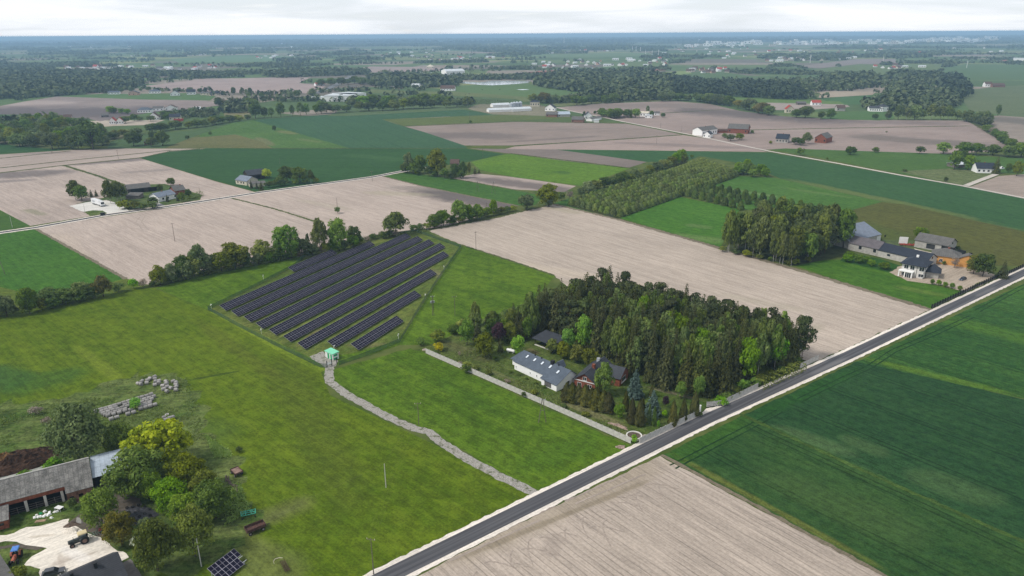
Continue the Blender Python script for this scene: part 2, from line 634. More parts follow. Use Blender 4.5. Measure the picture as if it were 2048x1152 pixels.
species('poplar', lambda: crown_round(40, 1500, .06, .036, (.08, .15), lambda z: 1.05 * (1 - z) ** .3 * min(1, z * 3 + .5)), LF['oak'], BARK, 3, .6, .022, 6)
species('spruce', lambda: crown_spruce(22, .036, .03, .5, .5, 13, 6), LF['spruce'], BARKP, 4, .9, .017, 0)
species('pine', lambda: crown_pine(), LF['pine'], BARKP, 3, .9, .018, 9)
species('blue', lambda: crown_spruce(18, .044, .02, .5, .25, 13, 7), LF['blue'], BARKP, 2, .8, .02, 0)
species('thuja', lambda: crown_cone(2200, .6, .04), LF['thuja'], BARK, 3, .4, .02, 0)
species('column', lambda: crown_cone(900, .45, .04), LF['column'], BARK, 1, .4, .02, 0)
species('bush', lambda: crown_round(24, 700, .0, .06, (.14, .25)), LF['oak'], BARK, 3, .3, .02, 4)
species('limebush', lambda: crown_round(24, 700, .0, .06, (.14, .25)), LF['lime'], BARK, 2, .3, .02, 4)
species('olivebush', lambda: crown_round(24, 700, .0, .06, (.14, .25)), LF['olive'], BARK, 2, .3, .02, 4)
species('willowbush', lambda: crown_round(24, 700, .0, .06, (.14, .25)), LF['willow'], BARK, 2, .3, .02, 4)
species('thorn', lambda: crown_round(26, 520, .0, .045, (.14, .25)), LF['thorn'], BARK, 2, .5, .02, 12)
species('yellow', lambda: crown_round(20, 520, .0, .06, (.14, .25)), LF['yellow'], BARK, 1, .3, .02, 4)
species('white', lambda: crown_round(20, 520, .0, .06, (.14, .25)), LF['white'], BARK, 1, .3, .02, 4)
species('plant', lambda: crown_cone(820, .27, .06), LF['plant'], BARK, 4, .4, .02, 3)
species('young', lambda: crown_cone(820, .3, .06), LF['oak'], BARK, 2, .4, .025, 3)
TREES = []


def tree(kind, p, h, wd, label, cat='tree', group=None, parts=None, name=None):
    var = rnd.randrange(len(SPEC[kind]))
    cm, tm = SPEC[kind][var]
    rz = rnd.uniform(0, 6.28)
    name = name or TNAME.get(kind, 'tree')
    pxh = h * FPX / depth(p)
    if parts is None:
        parts = pxh > 34
    sw = wd * rnd.uniform(.92, 1.08)
    if parts:
        e = T(name, label, cat, p, rz, group)
        e.scale = (sw, sw, h)
        link('crown' if cat == 'tree' else 'foliage', cm, e)
        link('trunk' if cat == 'tree' else 'stem', tm, e)
    else:
        e = setp(link(name, both(kind, var), None, p, rz), label, cat, group)
        e.scale = (sw, sw, h)
    TREES.append((p.x, p.y, sw * .5))
    return e


TNAME = dict(freshbirch='birch_tree', spruce='spruce_tree', pine='pine_tree', birch='birch_tree', blue='blue_spruce', thuja='thuja_tree', column='thuja_column', poplar='poplar_tree',
             bush='bush', limebush='bush', olivebush='bush', willowbush='bush', thorn='thorn_bush', yellow='flowering_bush', white='flowering_bush',
             plant='plantation_tree', young='young_tree', willow='willow_tree', bigwillow='willow_tree', plum='purple_tree',
             oak='leafy_tree', farm='leafy_tree', lime='leafy_tree', olive='leafy_tree', brown='bronze_tree', chestnut='chestnut_tree',
             bigleaf='leafy_tree', bigolive='leafy_tree', bigbronze='bronze_tree', gold='golden_tree')


def tr(kind, u, vb, vt, wpx, label, group=None, cat=None, parts=None):
    p = at(u, vb)
    cat = cat or ('bush' if 'bush' in TNAME.get(kind, '') else 'tree')
    return tree(kind, p, tall(p, vt), wpx * depth(p) / FPX, label, cat, group, parts)


def inside(x, y, poly):
    c = False
    n = len(poly)
    for i in range(n):
        x0, y0 = poly[i]
        x1, y1 = poly[(i + 1) % n]
        if (y0 > y) != (y1 > y) and x < (x1 - x0) * (y - y0) / (y1 - y0) + x0:
            c = not c
    return c


def fill(poly, step, jit=.4, ang=0.0):
    """ground points spread over an outline given as photo marks"""
    q = [(at(*a).x, at(*a).y) for a in poly]
    ca, sa = math.cos(ang), math.sin(ang)
    xs = [x * ca + y * sa for x, y in q]
    ys = [-x * sa + y * ca for x, y in q]
    out = []
    y = min(ys)
    row = 0
    while y <= max(ys):
        x = min(xs) + (row % 2) * step * .5
        while x <= max(xs):
            a, b = x + rnd.uniform(-jit, jit) * step, y + rnd.uniform(-jit, jit) * step
            X, Y = a * ca - b * sa, a * sa + b * ca
            if inside(X, Y, q):
                out.append(Vector((X, Y, 0)))
            x += step
        y += step * .87
        row += 1
    return out


def along(marks, step, jit=0.0):
    """points every `step` metres along a line of photo marks"""
    P = [at(*m) for m in marks]
    out = []
    left = 0.0
    for a, b in zip(P, P[1:]):
        L = (b - a).length
        d = (b - a) / L
        n = Vector((-d.y, d.x, 0))
        s = left
        while s < L:
            out.append(a + d * (s + rnd.uniform(-jit, jit)) + n * rnd.uniform(-jit, jit))
            s += step
        left = s - L
    return out


def forest(name, pts, h, wd, mat, per=18, label=None, cat='forest'):
    """a far wood that reads as one mass: one object"""
    pts = np.array([(p[0], p[1]) for p in pts])
    n = len(pts)
    if not n:
        return
    hh = h * rng.uniform(.65, 1.2, n)
    ww = wd * rng.uniform(.75, 1.25, n)
    d = rdir(n * per)
    d[:, 2] = np.abs(d[:, 2]) * 1.0
    P = np.stack([np.repeat(pts[:, 0], per) + d[:, 0] * np.repeat(ww, per) * .5,
                  np.repeat(pts[:, 1], per) + d[:, 1] * np.repeat(ww, per) * .5,
                  np.repeat(hh, per) * (.32 + .62 * d[:, 2] * rng.uniform(.7, 1.05, n * per))], 1)
    low = rng.random(n * per) < .25
    P[low, 2] *= .45
    size = np.repeat(ww, per) * .27
    me = quadmesh(name, cards(P, d, size), [mat])
    return setp(link(name, me), label, cat, None, 'stuff')


# ------------------------------------------------------------------ sheets of ground
def sheet(name, marks, mat, lvl=1, z=None, label=None):
    P = [at(*m) for m in marks]
    d = sum(depth(p) for p in P) / len(P)
    zz = z if z is not None else lvl * max(.012, d * 6e-5)
    mb = MB().poly([(p.x, p.y, zz) for p in P])
    o = mb.build(name, mat)
    me = o.data
    if me.polygons[0].normal.z < 0:
        me.flip_normals()
    return setp(o, label, None, None, 'structure')


def ribbon(name, pts, wd, mat, z, label=None, rough=0.0, wob=0.0):
    """a strip of constant width along world points; rough gives a ragged edge"""
    P = [Vector(p) for p in pts]
    if rough:
        Q = []
        for a, b in zip(P, P[1:]):
            m = max(1, int((b - a).length / 1.2))
            Q += [a.lerp(b, i / m) for i in range(m)]
        P = Q + [P[-1]]
    mb = MB()
    L, Rr = [], []
    for i, p in enumerate(P):
        d = (P[min(i + 1, len(P) - 1)] - P[max(i - 1, 0)]).normalized()
        n = Vector((-d.y, d.x, 0))
        wl = wd * .5 + (rnd.uniform(-rough, rough) if rough else 0)
        wr = wd * .5 + (rnd.uniform(-rough, rough) if rough else 0)
        L.append(p + n * wl)
        Rr.append(p - n * wr)
    for i in range(len(P) - 1):
        mb.poly([(q.x, q.y, z) for q in (Rr[i], Rr[i + 1], L[i + 1], L[i])])
    return setp(mb.build(name, mat), label, None, None, 'structure')


def ragged(marks, amp, step=2.0, seed=1):
    """an outline with an uneven edge, as world points"""
    rr = random.Random(seed)
    P = [at(*m) for m in marks]
    out = []
    for a, b in zip(P, P[1:] + P[:1]):
        m = max(1, int((b - a).length / step))
        d = (b - a).normalized()
        n = Vector((-d.y, d.x, 0))
        for i in range(m):
            out.append(a.lerp(b, i / m) + n * rr.uniform(-amp, amp))
    return out


def rsheet(name, marks, mat, z, amp=.6, step=2.0, label=None):
    mb = MB().poly([(p.x, p.y, z) for p in ragged(marks, amp, step, len(marks) * 7)])
    o = mb.build(name, mat)
    if o.data.polygons[0].normal.z < 0:
        o.data.flip_normals()
    return setp(o, label, None, None, 'structure')

# ------------------------------------------------------------------ the plain and its fields
m, t = newmat('far_plain')
p = t.pos()
wv = t.n('ShaderNodeVectorMath', {0: p, 1: (1 / 340.0, 1 / 210.0, 0)}, operation='MULTIPLY').outputs[0]
vo = t.n('ShaderNodeTexVoronoi', {'Vector': wv, 'Scale': 1.0, 'Randomness': .9}, voronoi_dimensions='2D')
cr = t.n('ShaderNodeValToRGB', {0: t.n('ShaderNodeSeparateColor', {0: vo.outputs['Color']}).outputs[0]})
cr.color_ramp.interpolation = 'CONSTANT'
els = [(0, (.075, .12, .045)), (.2, (.12, .165, .06)), (.36, (.27, .225, .19)), (.5, (.085, .14, .05)), (.64, (.18, .20, .085)),
       (.74, (.17, .145, .125)), (.84, (.10, .155, .06)), (.93, (.23, .25, .10))]
cr.color_ramp.elements[0].color = (*els[0][1], 1)
cr.color_ramp.elements[1].position, cr.color_ramp.elements[1].color = els[1][0], (*els[1][1], 1)
for x, c in els[2:]:
    e = cr.color_ramp.elements.new(x)
    e.color = (*c, 1)
fine = t.noise(p, .05, 5, .65)
col = t.mix(t.math('MULTIPLY', t.ramp(fine, .4, .65), .5), cr.outputs[0], (.05, .075, .025))
dist = t.n('ShaderNodeVectorMath', {0: p}, operation='LENGTH').outputs['Value']
wood = t.ramp(t.noise(p, .0011, 4, .6), .40, .5)
wood = t.math('MULTIPLY', wood, t.ramp(dist, 6500, 11000))
wcol = t.mix(t.noise(p, .006, 5, .7), (.030, .052, .022), (.070, .10, .042))
col = t.mix(wood, col, wcol)
near = t.mix(t.ramp(t.noise(p, .08, 5, .65), .35, .65), (.055, .085, .018), (.105, .125, .035))
col = t.mix(t.ramp(dist, 900, 1100), near, col)
t.out(col, .95, .05, t.bump(t.noise(p, .6, 4, .7), .5, .3))
gm = MB()
ys = [-800, 400, 1200, 3000, 8000, 20000, 45000]
xs = [-45000, -12000, -4000, -1200, 0, 1200, 4000, 12000, 45000]
for i in range(len(xs) - 1):
    for j in range(len(ys) - 1):
        gm.poly([(xs[i], ys[j], 0), (xs[i + 1], ys[j], 0), (xs[i + 1], ys[j + 1], 0), (xs[i], ys[j + 1], 0)])
setp(gm.build('ground', m), 'flat farmland plain reaching to the horizon', None, None, 'structure')

SAND = (.385, .324, .270)
RD = ((1020, 1032), (1401, 844))            # direction of the main road
XD = ((1325, 908), (1775, 1152))            # direction across it
ROADM = [(560, 1266), (779, 1151), (1020, 1032), (1401, 844), (1700, 709.5), (2048, 545.5), (2330, 411)]
ROAD = [at(*q) for q in ROADM]
fields = []


def field(name, marks, mat, lvl=1, label=None, amp=0.0):
    if amp:
        P = [at(*q) for q in marks]
        d = sum(depth(p) for p in P) / len(P)
        return rsheet(name, marks, mat, lvl * max(.012, d * 6e-5), amp, 2.5, label)
    return sheet(name, marks, mat, lvl, None, label)


# --- near side
GM = dict(
    meadow=grass('meadow_grass', (.052, .092, .003), (.104, .146, .008), ((300, 580), (640, 760)), .75,
                 [((150, 690), (250, 770), 3.0, (.125, .165, .015), .7), ((-20, 745), (25, 760), 9, (.035, .085, .018), .8), ((60, 770), (130, 750), 9, (.040, .092, .014), .7),
                  ((250, 850), (400, 880), 16, (.060, .105, .022), .55), ((380, 760), (480, 742), 1.2, (.030, .055, .010), .8),
                  ((560, 720), (700, 1000), 9, (.060, .080, .010), .45), ((480, 1060), (600, 1010), 5, (.110, .120, .038), .6), ((470, 1090), (560, 1150), 8, (.125, .135, .050), .55),
                  ((420, 1090), (600, 1010), 1.6, (.105, .12, .04), .6), ((390, 640), (560, 760), 4, (.080, .095, .012), .45)]),
    lime=grass('lime_grass', (.044, .090, .005), (.094, .158, .011), ((852, 702), (1270, 888)), .85,
               [((870, 760), (1000, 830), 4, (.04, .09, .008), .4), ((1060, 930), (1180, 880), 6, (.045, .10, .008), .5)]),
    strip=grass('strip_grass', (.075, .125, .008), (.150, .200, .015), ((415, 620), (645, 740)), .8),
    solar=grass('solar_grass', (.058, .098, .014), (.120, .140, .032), ((500, 600), (800, 470)), 1.1,
                [((860, 540), (900, 560), 5, (.19, .165, .10), .5), ((700, 690), (770, 690), 3, (.15, .13, .06), .5), ((600, 690), (640, 660), 2, (.16, .11, .06), .4)]),
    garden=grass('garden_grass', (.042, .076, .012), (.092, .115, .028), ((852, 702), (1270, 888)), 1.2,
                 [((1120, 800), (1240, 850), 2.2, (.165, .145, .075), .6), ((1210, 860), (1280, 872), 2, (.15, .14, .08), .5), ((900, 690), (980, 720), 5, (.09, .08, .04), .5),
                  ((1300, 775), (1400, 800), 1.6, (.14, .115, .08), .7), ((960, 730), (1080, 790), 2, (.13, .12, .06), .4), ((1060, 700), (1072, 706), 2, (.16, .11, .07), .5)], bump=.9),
    weeds=grass('rough_grass', (.042, .078, .012), (.112, .140, .040), ((0, 0), (1, 0)), 1.2, fine=.7, bump=1.0),
    wheat=grass('wheat', (.016, .050, .013), (.038, .084, .020), XD, .8,
                [((1340, 905), (1770, 1140), 1.6, (.110, .125, .025), .75), ((1350, 915), (1480, 840), 6, (.035, .095, .012), .7), ((1560, 960), (1800, 1060), 10, (.050, .090, .025), .5)], tram=21.0, tramd=.5, fine=1.5),
    wheat_dark=grass('wheat_dark', (.011, .041, .013), (.025, .068, .021), XD, .8,
                [((1560, 860), (1680, 900), 5, (.060, .108, .038), .8), ((1640, 920), (1720, 950), 5, (.055, .10, .034), .75), ((1860, 960), (1960, 990), 6, (.05, .096, .032), .65), ((1700, 880), (1750, 900), 4, (.055, .10, .034), .6), ((1500, 840), (1720, 735), 4, (.020, .075, .012), .6)], tram=21.0, tramd=.5, fine=1.5),
    wheat_light=grass('wheat_light', (.020, .066, .014), (.046, .108, .020), XD, .9,
                [((1710, 712), (2070, 800), 3.4, (.080, .145, .014), .7), ((1900, 640), (2100, 690), 9, (.070, .145, .014), .5), ((2000, 570), (2120, 600), 12, (.055, .13, .016), .5)], tram=21.0, tramd=.5, fine=1.5),
)
HARV = soil('tilled_sand', SAND, XD, .74, [(((860, 1130)), (1320, 925), 6, (.27, .225, .165), .6), ((900, 1125), (1300, 960), 1.2, (.2, .165, .115), .7),
                                           ((1100, 1100), (1110, 1080), 3, (.24, .2, .17), .5)], .5, 1.55, .7)
SU = soil('pale_sand', SAND, ((852, 460), (1100, 549)), .78, [((1000, 520), (1400, 600), 7, (.44, .37, .29), .5), ((1560, 690), (1640, 650), 4, (.24, .22, .15), .5), ((1450, 590), (1600, 620), 5, (.29, .26, .19), .35),
                                                             ((1100, 415), (1150, 425), 6, (.28, .25, .17), .5), ((1090, 560), (1200, 570), 3, (.26, .23, .17), .35)], .6)
SL = soil('pale_sand_left', (.385, .318, .272), ((78, 457), (240, 555)), .78, [((850, 382), (1050, 414), 22, (.115, .098, .092), .97), ((780, 374), (900, 380), 9, (.21, .18, .155), .6), ((740, 385), (860, 390), 8, (.30, .27, .19), .5),  # first patch darkens the right corner of the sand colour
                                                                           ((235, 440), (330, 500), 1.0, (.27, .22, .18), .4), ((120, 470), (160, 520), 8, (.40, .33, .26), .4), ((600, 400), (700, 420), 6, (.33, .29, .22), .4)], .6)
SA = soil('pale_sand_far', (.365, .300, .258), ((130, 330), (249, 368)), .76, [((-30, 352), (110, 345), 21, (.135, .115, .108), .85), ((-40, 366), (60, 360), 8, (.17, .145, .135), .7),  # broad darker bands mixed into the sand colour
                                                                           ((150, 326), (270, 319), 18, (.145, .122, .115), .85), ((250, 345), (330, 340), 8, (.20, .17, .155), .6), ((55, 420), (90, 430), 5, (.15, .16, .08), .5)], .7)
SS = soil('pale_strips', (.345, .283, .243), ((0, 335), (343, 300)), .76, [((-20, 308), (150, 305), 10, (.18, .15, .14), .5)], .6)

field('field', [(-60, 640), (0, 630), (100, 607), (250, 580), (305, 575), (420, 622), (640, 740), (660, 790), (850, 880), (1075, 992), (752, 1154), (560, 1260), (-200, 1260)], GM['meadow'], 1,
      'olive green mown meadow crossed by pale mowing bands')
field('field', [(645, 745), (820, 697), (850, 707), (1268, 895), (1240, 911), (1075, 990), (870, 868), (690, 790)], GM['lime'], 1, 'bright green grass field between stony track and concrete wall', .5)
field('field', [(305, 573), (420, 545), (560, 520), (740, 478), (830, 462), (922, 490), (1110, 552), (1060, 610), (1030, 650), (900, 690), (800, 690), (640, 742), (420, 622)], GM['lime'], 1, 'bright green grass around the fenced solar park')
field('field', [(420, 624), (455, 628), (655, 738), (640, 746), (560, 705)], GM['strip'], 2, 'yellow green grass strip outside the solar fence', .4)
field('field', [(416, 618), (500, 577), (590, 530), (612, 508), (745, 472), (830, 460), (920, 492), (800, 681), (700, 708), (622, 716)], GM['solar'], 2, 'patchy olive grass under the solar tables')
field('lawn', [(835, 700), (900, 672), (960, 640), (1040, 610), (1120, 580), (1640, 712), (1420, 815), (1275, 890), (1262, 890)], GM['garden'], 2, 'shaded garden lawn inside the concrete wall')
field('field', [(-60, 810), (120, 800), (270, 748), (370, 748), (400, 790), (410, 860), (470, 900), (480, 1000), (520, 1040), (440, 1120), (360, 1160), (-60, 1190)], GM['weeds'], 2,
      'tall rough weeds and grass around the farmyard', 3.0)
field('field', [(1322, 911), (1492, 827), (2100, 1108), (2300, 1200), (1950, 1250), (1800, 1170)], GM['wheat'], 1, 'mid green wedge of wheat beside the sandy field', .3)
field('field', [(1490, 828), (1716, 722), (2060, 801), (2500, 905), (2300, 1210), (2100, 1106)], GM['wheat_dark'], 1, 'dark blue green wheat in the middle of the right side', .3)
field('field', [(1714, 723), (2050, 566), (2330, 432), (2900, 700), (2500, 907), (2060, 800)], GM['wheat_light'], 1, 'lighter green wheat along the road with a lime edge', .3)
field('field', [(1320, 912), (1800, 1170), (1950, 1250), (700, 1250), (760, 1190), (1020, 1056)], HARV, 1, 'pale sandy field with fine seed rows', .3)
field('field', [(852, 460), (1000, 435), (1106, 407), (1240, 440), (1441, 496), (1600, 541), (1863, 619), (1650, 715), (1628, 724), (1480, 690), (1180, 610), (1106, 549), (922, 489)], SU, 2,
      'wide pale sandy field beyond the dark wood', .5)
# --- left of the solar park
field('field', [(72, 457), (215, 433), (370, 411), (520, 386.5), (745, 356), (765, 352), (840, 371), (1036, 411), (985, 424), (920, 445), (850, 462), (750, 477), (560, 516), (400, 545), (302, 572), (255, 558)], SL, 1,
      'pale sandy field with a dark corner', .5)
field('field', [(-60, 476), (0, 466), (68, 457), (252, 558), (150, 588), (60, 590), (-60, 570)], grass('spring_green', (.030, .092, .010), (.055, .135, .015), ((70, 457), (250, 558)), .7), 1, 'bright green crop corner at the field edge')
field('field', [(-60, 560), (60, 588), (150, 583), (252, 557), (305, 573), (120, 604), (0, 628), (-60, 636)], grass('verge_olive', (.055, .090, .012), (.115, .140, .022), amount=.8), 2, 'olive grass verge before the hedgerow')
field('field', [(-120, 440), (-90, 412), (0, 420), (61, 452), (0, 463), (-60, 472)], grass('corner_green', (.030, .080, .010), (.060, .115, .018), amount=.6), 2, 'small green triangle of crop beside the far road')
field('field', [(-140, 360), (0, 345.7), (127, 331), (249, 370), (300, 392), (366, 406), (212, 427), (60, 452), (0, 420), (-90, 412)], SA, 1, 'streaked sandy field with dark bands')
field('field', [(132, 330), (279, 316), (432, 363), (509, 384), (368, 406), (300, 392), (251, 369)], SA, 1, 'streaked sandy field behind the roadside farm')
field('field', [(-140, 352), (-140, 330), (0, 309), (142, 300), (250, 297), (411, 297.5), (343, 303), (280, 315), (128, 330), (0, 345)], SS, 1, 'narrow sandy strip fields')
DK = grass('green_rye', (.020, .062, .016), (.034, .088, .024), ((510, 297), (1000, 300)), .5, [((700, 310), (800, 320), 12, (.05, .11, .035), .4)], tram=24, tramd=.35)
BG = grass('blue_green_rye', (.030, .078, .034), (.046, .104, .044), ((764, 239), (930, 291)), .5, tram=24, tramd=.35)
MG = grass('mid_green', (.042, .100, .020), (.080, .145, .034), ((510, 243), (698, 296)), .6, [((560, 262), (590, 268), 8, (.14, .15, .06), .7), ((515, 275), (545, 292), 7, (.15, .14, .07), .7), ((600, 278), (640, 285), 6, (.12, .15, .06), .6)])
OLV = grass('olive_crop', (.070, .098, .024), (.105, .130, .036), ((764, 239), (1030, 229)), .5)
field('field', [(281, 316), (345, 302), (411, 297), (700, 297), (929, 297), (1010, 308), (942, 323), (817, 341), (745, 353), (515, 384), (432, 362)], DK, 1, 'dark green rye field along the far road')
field('field', [(505, 240), (700, 226), (904, 216), (987, 229), (764, 239), (807, 253), (848, 264), (929, 291), (935, 297), (699, 296.5)], BG, 1, 'blue green rye field below the tree belt')
field('field', [(395, 262), (470, 244), (507, 240), (699, 296), (411, 297)], MG, 1, 'mid green field with pale dry patches')
field('field', [(215, 297), (222, 283), (280, 270), (395, 260), (440, 248), (470, 244), (381, 276), (330, 296)], grass('grey_green', (.045, .085, .030), (.070, .115, .042), amount=.5), 2, 'grey green field beyond the hedge')
field('field', [(330, 296.5), (381, 276), (470, 269), (522, 283), (545, 296.5)], grass('tan_crop', (.085, .095, .030), (.135, .130, .050), amount=.6), 3, 'tan green stubble patch')
field('field', [(-140, 320), (-140, 290), (0, 288), (90, 297), (142, 300), (0, 308)], DK, 1, 'dark green strip left of the tree row')
# --- middle distance
PL = lambda nm, c, st=(), q=((1020, 257), (1248, 247)): soil(nm, c, q, .74, st, .55)
field('field', [(807, 252.5), (1030, 243), (1248, 246.5), (1300, 256), (1363, 269), (1200, 281), (1030, 291), (929, 291), (848, 264)],
      PL('brown_tilth', (.24, .192, .165), [((830, 270), (1020, 272), 34, (.13, .108, .098), .75), ((1040, 262), (1240, 256), 8, (.17, .14, .125), .5), ((1000, 285), (1200, 272), 8, (.125, .105, .095), .6)]), 1, 'brown ploughed field with dark bands')  # long darker bands mixed into the tilth colour
field('field', [(1030, 293), (1200, 282), (1365, 270), (1460, 284), (1535, 304), (1300, 301), (1111, 299), (1010, 298)],
      PL('pink_tilth', (.30, .235, .205), [((1230, 285), (1520, 297), 13, (.17, .138, .125), .6)]), 1, 'pinkish ploughed field beside the white lane')
field('field', [(940, 297), (1010, 298), (1111, 299), (1200, 311), (1294, 324), (1256, 336), (1130, 322), (1018, 307)], PL('dun_tilth', (.18, .148, .128)), 1, 'dark brown ploughed strip between green fields')
field('field', [(764, 239), (1030, 229), (1100, 226), (1150, 236), (1030, 241.5), (807, 252)], OLV, 2, 'olive green strip before the feed farm')
field('field', [(980, 315), (1018, 307.5), (1130, 322), (1259, 337), (1165, 372), (1030, 355), (960, 340), (942, 324)], grass('vivid_lime', (.060, .130, .010), (.105, .185, .018), ((1020, 310), (1256, 336)), .7, [((1120, 344), (1130, 346), 6, (.04, .09, .015), .7)]), 2, 'vivid lime green field behind the copse')
field('field', [(903, 357), (954, 347), (1030, 354.5), (1152, 372), (1129, 384), (1030, 379)], PL('strip_tilth', (.33, .27, .235), [((960, 358), (1140, 382), 14, (.13, .108, .10), .9)], ((950, 350), (1140, 380))), 1, 'small sandy strip, dark at one end')  # right end mixed to a darker tone
field('field', [(764, 352), (815, 345), (904, 357), (1030, 380), (1090, 391), (1070, 410), (1036, 411), (840, 371)], grass('strip_green', (.032, .090, .014), (.058, .125, .022), ((764, 352), (1036, 411)), .6), 2, 'green crop strip in front of the copse')
field('field', [(1106, 407), (1200, 378), (1380, 325), (1420, 317), (1360, 340), (1140, 408), (1238, 434), (1226, 437)], grass('headland', (.035, .100, .014), (.062, .14, .022), amount=.5), 2, 'green grass lane beside the tree plantation')
field('field', [(1238, 436), (1355, 393), (1480, 419), (1441, 494)], grass('pale_spots', (.038, .112, .010), (.066, .155, .018), ((1238, 436), (1441, 494)), .7, [((1330, 470), (1440, 482), 9, (.13, .19, .06), .6), ((1380, 450), (1410, 455), 5, (.14, .19, .07), .4)]), 3, 'vivid green field in front of the plantation')
field('field', [(1395, 376), (1472, 352), (1540, 355), (1560, 358), (1764, 404), (1650, 434), (1480, 418)], grass('upper_green', (.038, .100, .014), (.068, .145, .025), ((1560, 358), (1764, 404)), .6, [((1440, 375), (1560, 395), 5, (.15, .19, .08), .45), ((1620, 415), (1650, 420), 5, (.16, .18, .08), .5), ((1560, 375), (1700, 395), 4, (.13, .18, .06), .4)]), 3, 'light green field with bleached streaks')
field('field', [(1764, 404), (1807, 409), (2060, 466), (2140, 485), (2140, 545), (2040, 532), (1900, 530), (1760, 500), (1700, 480), (1650, 436)], grass('brown_green', (.060, .066, .014), (.088, .092, .020), ((1764, 404), (2048, 466)), .6, [((1850, 520), (1920, 525), 10, (.055, .105, .022), .6), ((1720, 450), (1800, 480), 16, (.062, .092, .018), .5)]), 3, 'brownish olive field behind the orange house')
field('field', [(1111, 299), (1300, 301.5), (1536, 305), (1600, 316), (1802, 352), (1921, 372), (2060, 398), (2200, 424), (2200, 500), (2060, 467), (1764, 404), (1560, 357), (1500, 330), (1400, 312), (1375, 322), (1294, 324)],
      grass('deep_green', (.024, .072, .022), (.040, .098, .030), ((1560, 358), (2048, 466)), .5, [((1590, 362), (1960, 440), 8, (.12, .145, .040), .7), ((1850, 425), (2060, 465), 6, (.11, .14, .04), .4)], tram=24, tramd=.3), 1, 'long deep green field along the white lane')
field('field', [(1536, 299), (1570, 297), (1760, 303), (1900, 308), (2060, 318), (2070, 350), (1998, 346), (1917, 369), (1800, 347), (1617, 311)], grass('far_pasture', (.040, .092, .016), (.068, .128, .026), amount=.5), 1, 'green pasture beyond the lane')
field('field', [(1797, 343), (1900, 337), (2000, 346), (1930, 369), (1916, 370)], grass('rough_pasture', (.075, .105, .032), (.130, .150, .065), amount=.9), 2, 'rough mown paddock at the lane corner')
field('field', [(1940, 374), (1998, 352), (2060, 348), (2200, 350), (2200, 420), (2050, 396)], PL('corner_tilth', (.30, .245, .205)), 2, 'sandy field at the lane corner')
field('field', [(1111, 215), (1200, 207), (1345, 202), (1420, 208), (1480, 222), (1560, 232), (1700, 240), (1930, 241), (1960, 255), (2030, 300), (1900, 308), (1570, 297), (1530, 300), (1388, 271), (1231, 241)],
      PL('wide_tilth', (.265, .208, .182), [((1180, 212), (1400, 212), 60, (.165, .135, .118), .7), ((1400, 222), (1640, 240), 62, (.115, .096, .090), .92), ((1700, 243), (1900, 247), 26, (.16, .13, .12), .7), ((1740, 275), (1960, 290), 32, (.14, .117, .10), .85), ((1560, 260), (1900, 262), 20, (.31, .25, .215), .4)]), 1, 'wide pinkish ploughed land behind the red barns')
field('field', [(1589, 531), (1640, 521), (1690, 519), (1774, 541), (1800, 556), (1924, 583), (1863, 618), (1700, 569)], grass('house_crop', (.030, .088, .008), (.062, .135, .012), ((1589, 531), (1863, 618)), .7, [((1800, 575), (1880, 590), 4, (.13, .17, .04), .4)]), 3, 'vivid green crop below the white villa')
field('field', [(1695, 505), (1760, 518), (1810, 535), (1776, 545), (1680, 522)], grass('yard_crop', (.016, .060, .008), (.03, .085, .012), amount=.5), 4, 'dark green vegetable plot by the long barn')
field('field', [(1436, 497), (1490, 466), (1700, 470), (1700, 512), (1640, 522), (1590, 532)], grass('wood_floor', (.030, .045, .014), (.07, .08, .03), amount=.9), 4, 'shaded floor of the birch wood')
field('lawn', [(1690, 470), (1760, 480), (1830, 480), (1910, 500), (1990, 545), (1960, 565), (1880, 520), (1760, 500)], grass('yard_grass', (.055, .085, .025), (.13, .13, .06), amount=.9), 4, 'worn farmyard grass')
field('ground', [(1780, 545), (1800, 532), (1870, 528), (1930, 530), (1988, 549), (1992, 556), (1960, 572), (1930, 584), (1880, 570), (1815, 562)], soil('yard_dirt', (.40, .33, .26), RD, .72, (), .4), 5, 'pale bare dirt yard of the villa', .5)
field('ground', [(1828, 497), (1850, 503), (1880, 509), (1868, 512), (1835, 506)], soil('pale_spill', (.52, .46, .38), RD, .8, (), .4), 6, 'patch of pale gravel by the workshop')
field('field', [(1938, 579), (1950, 567), (1972, 561), (1985, 560)], GM['weeds'], 7, 'grass patch at the yard fence', .5)
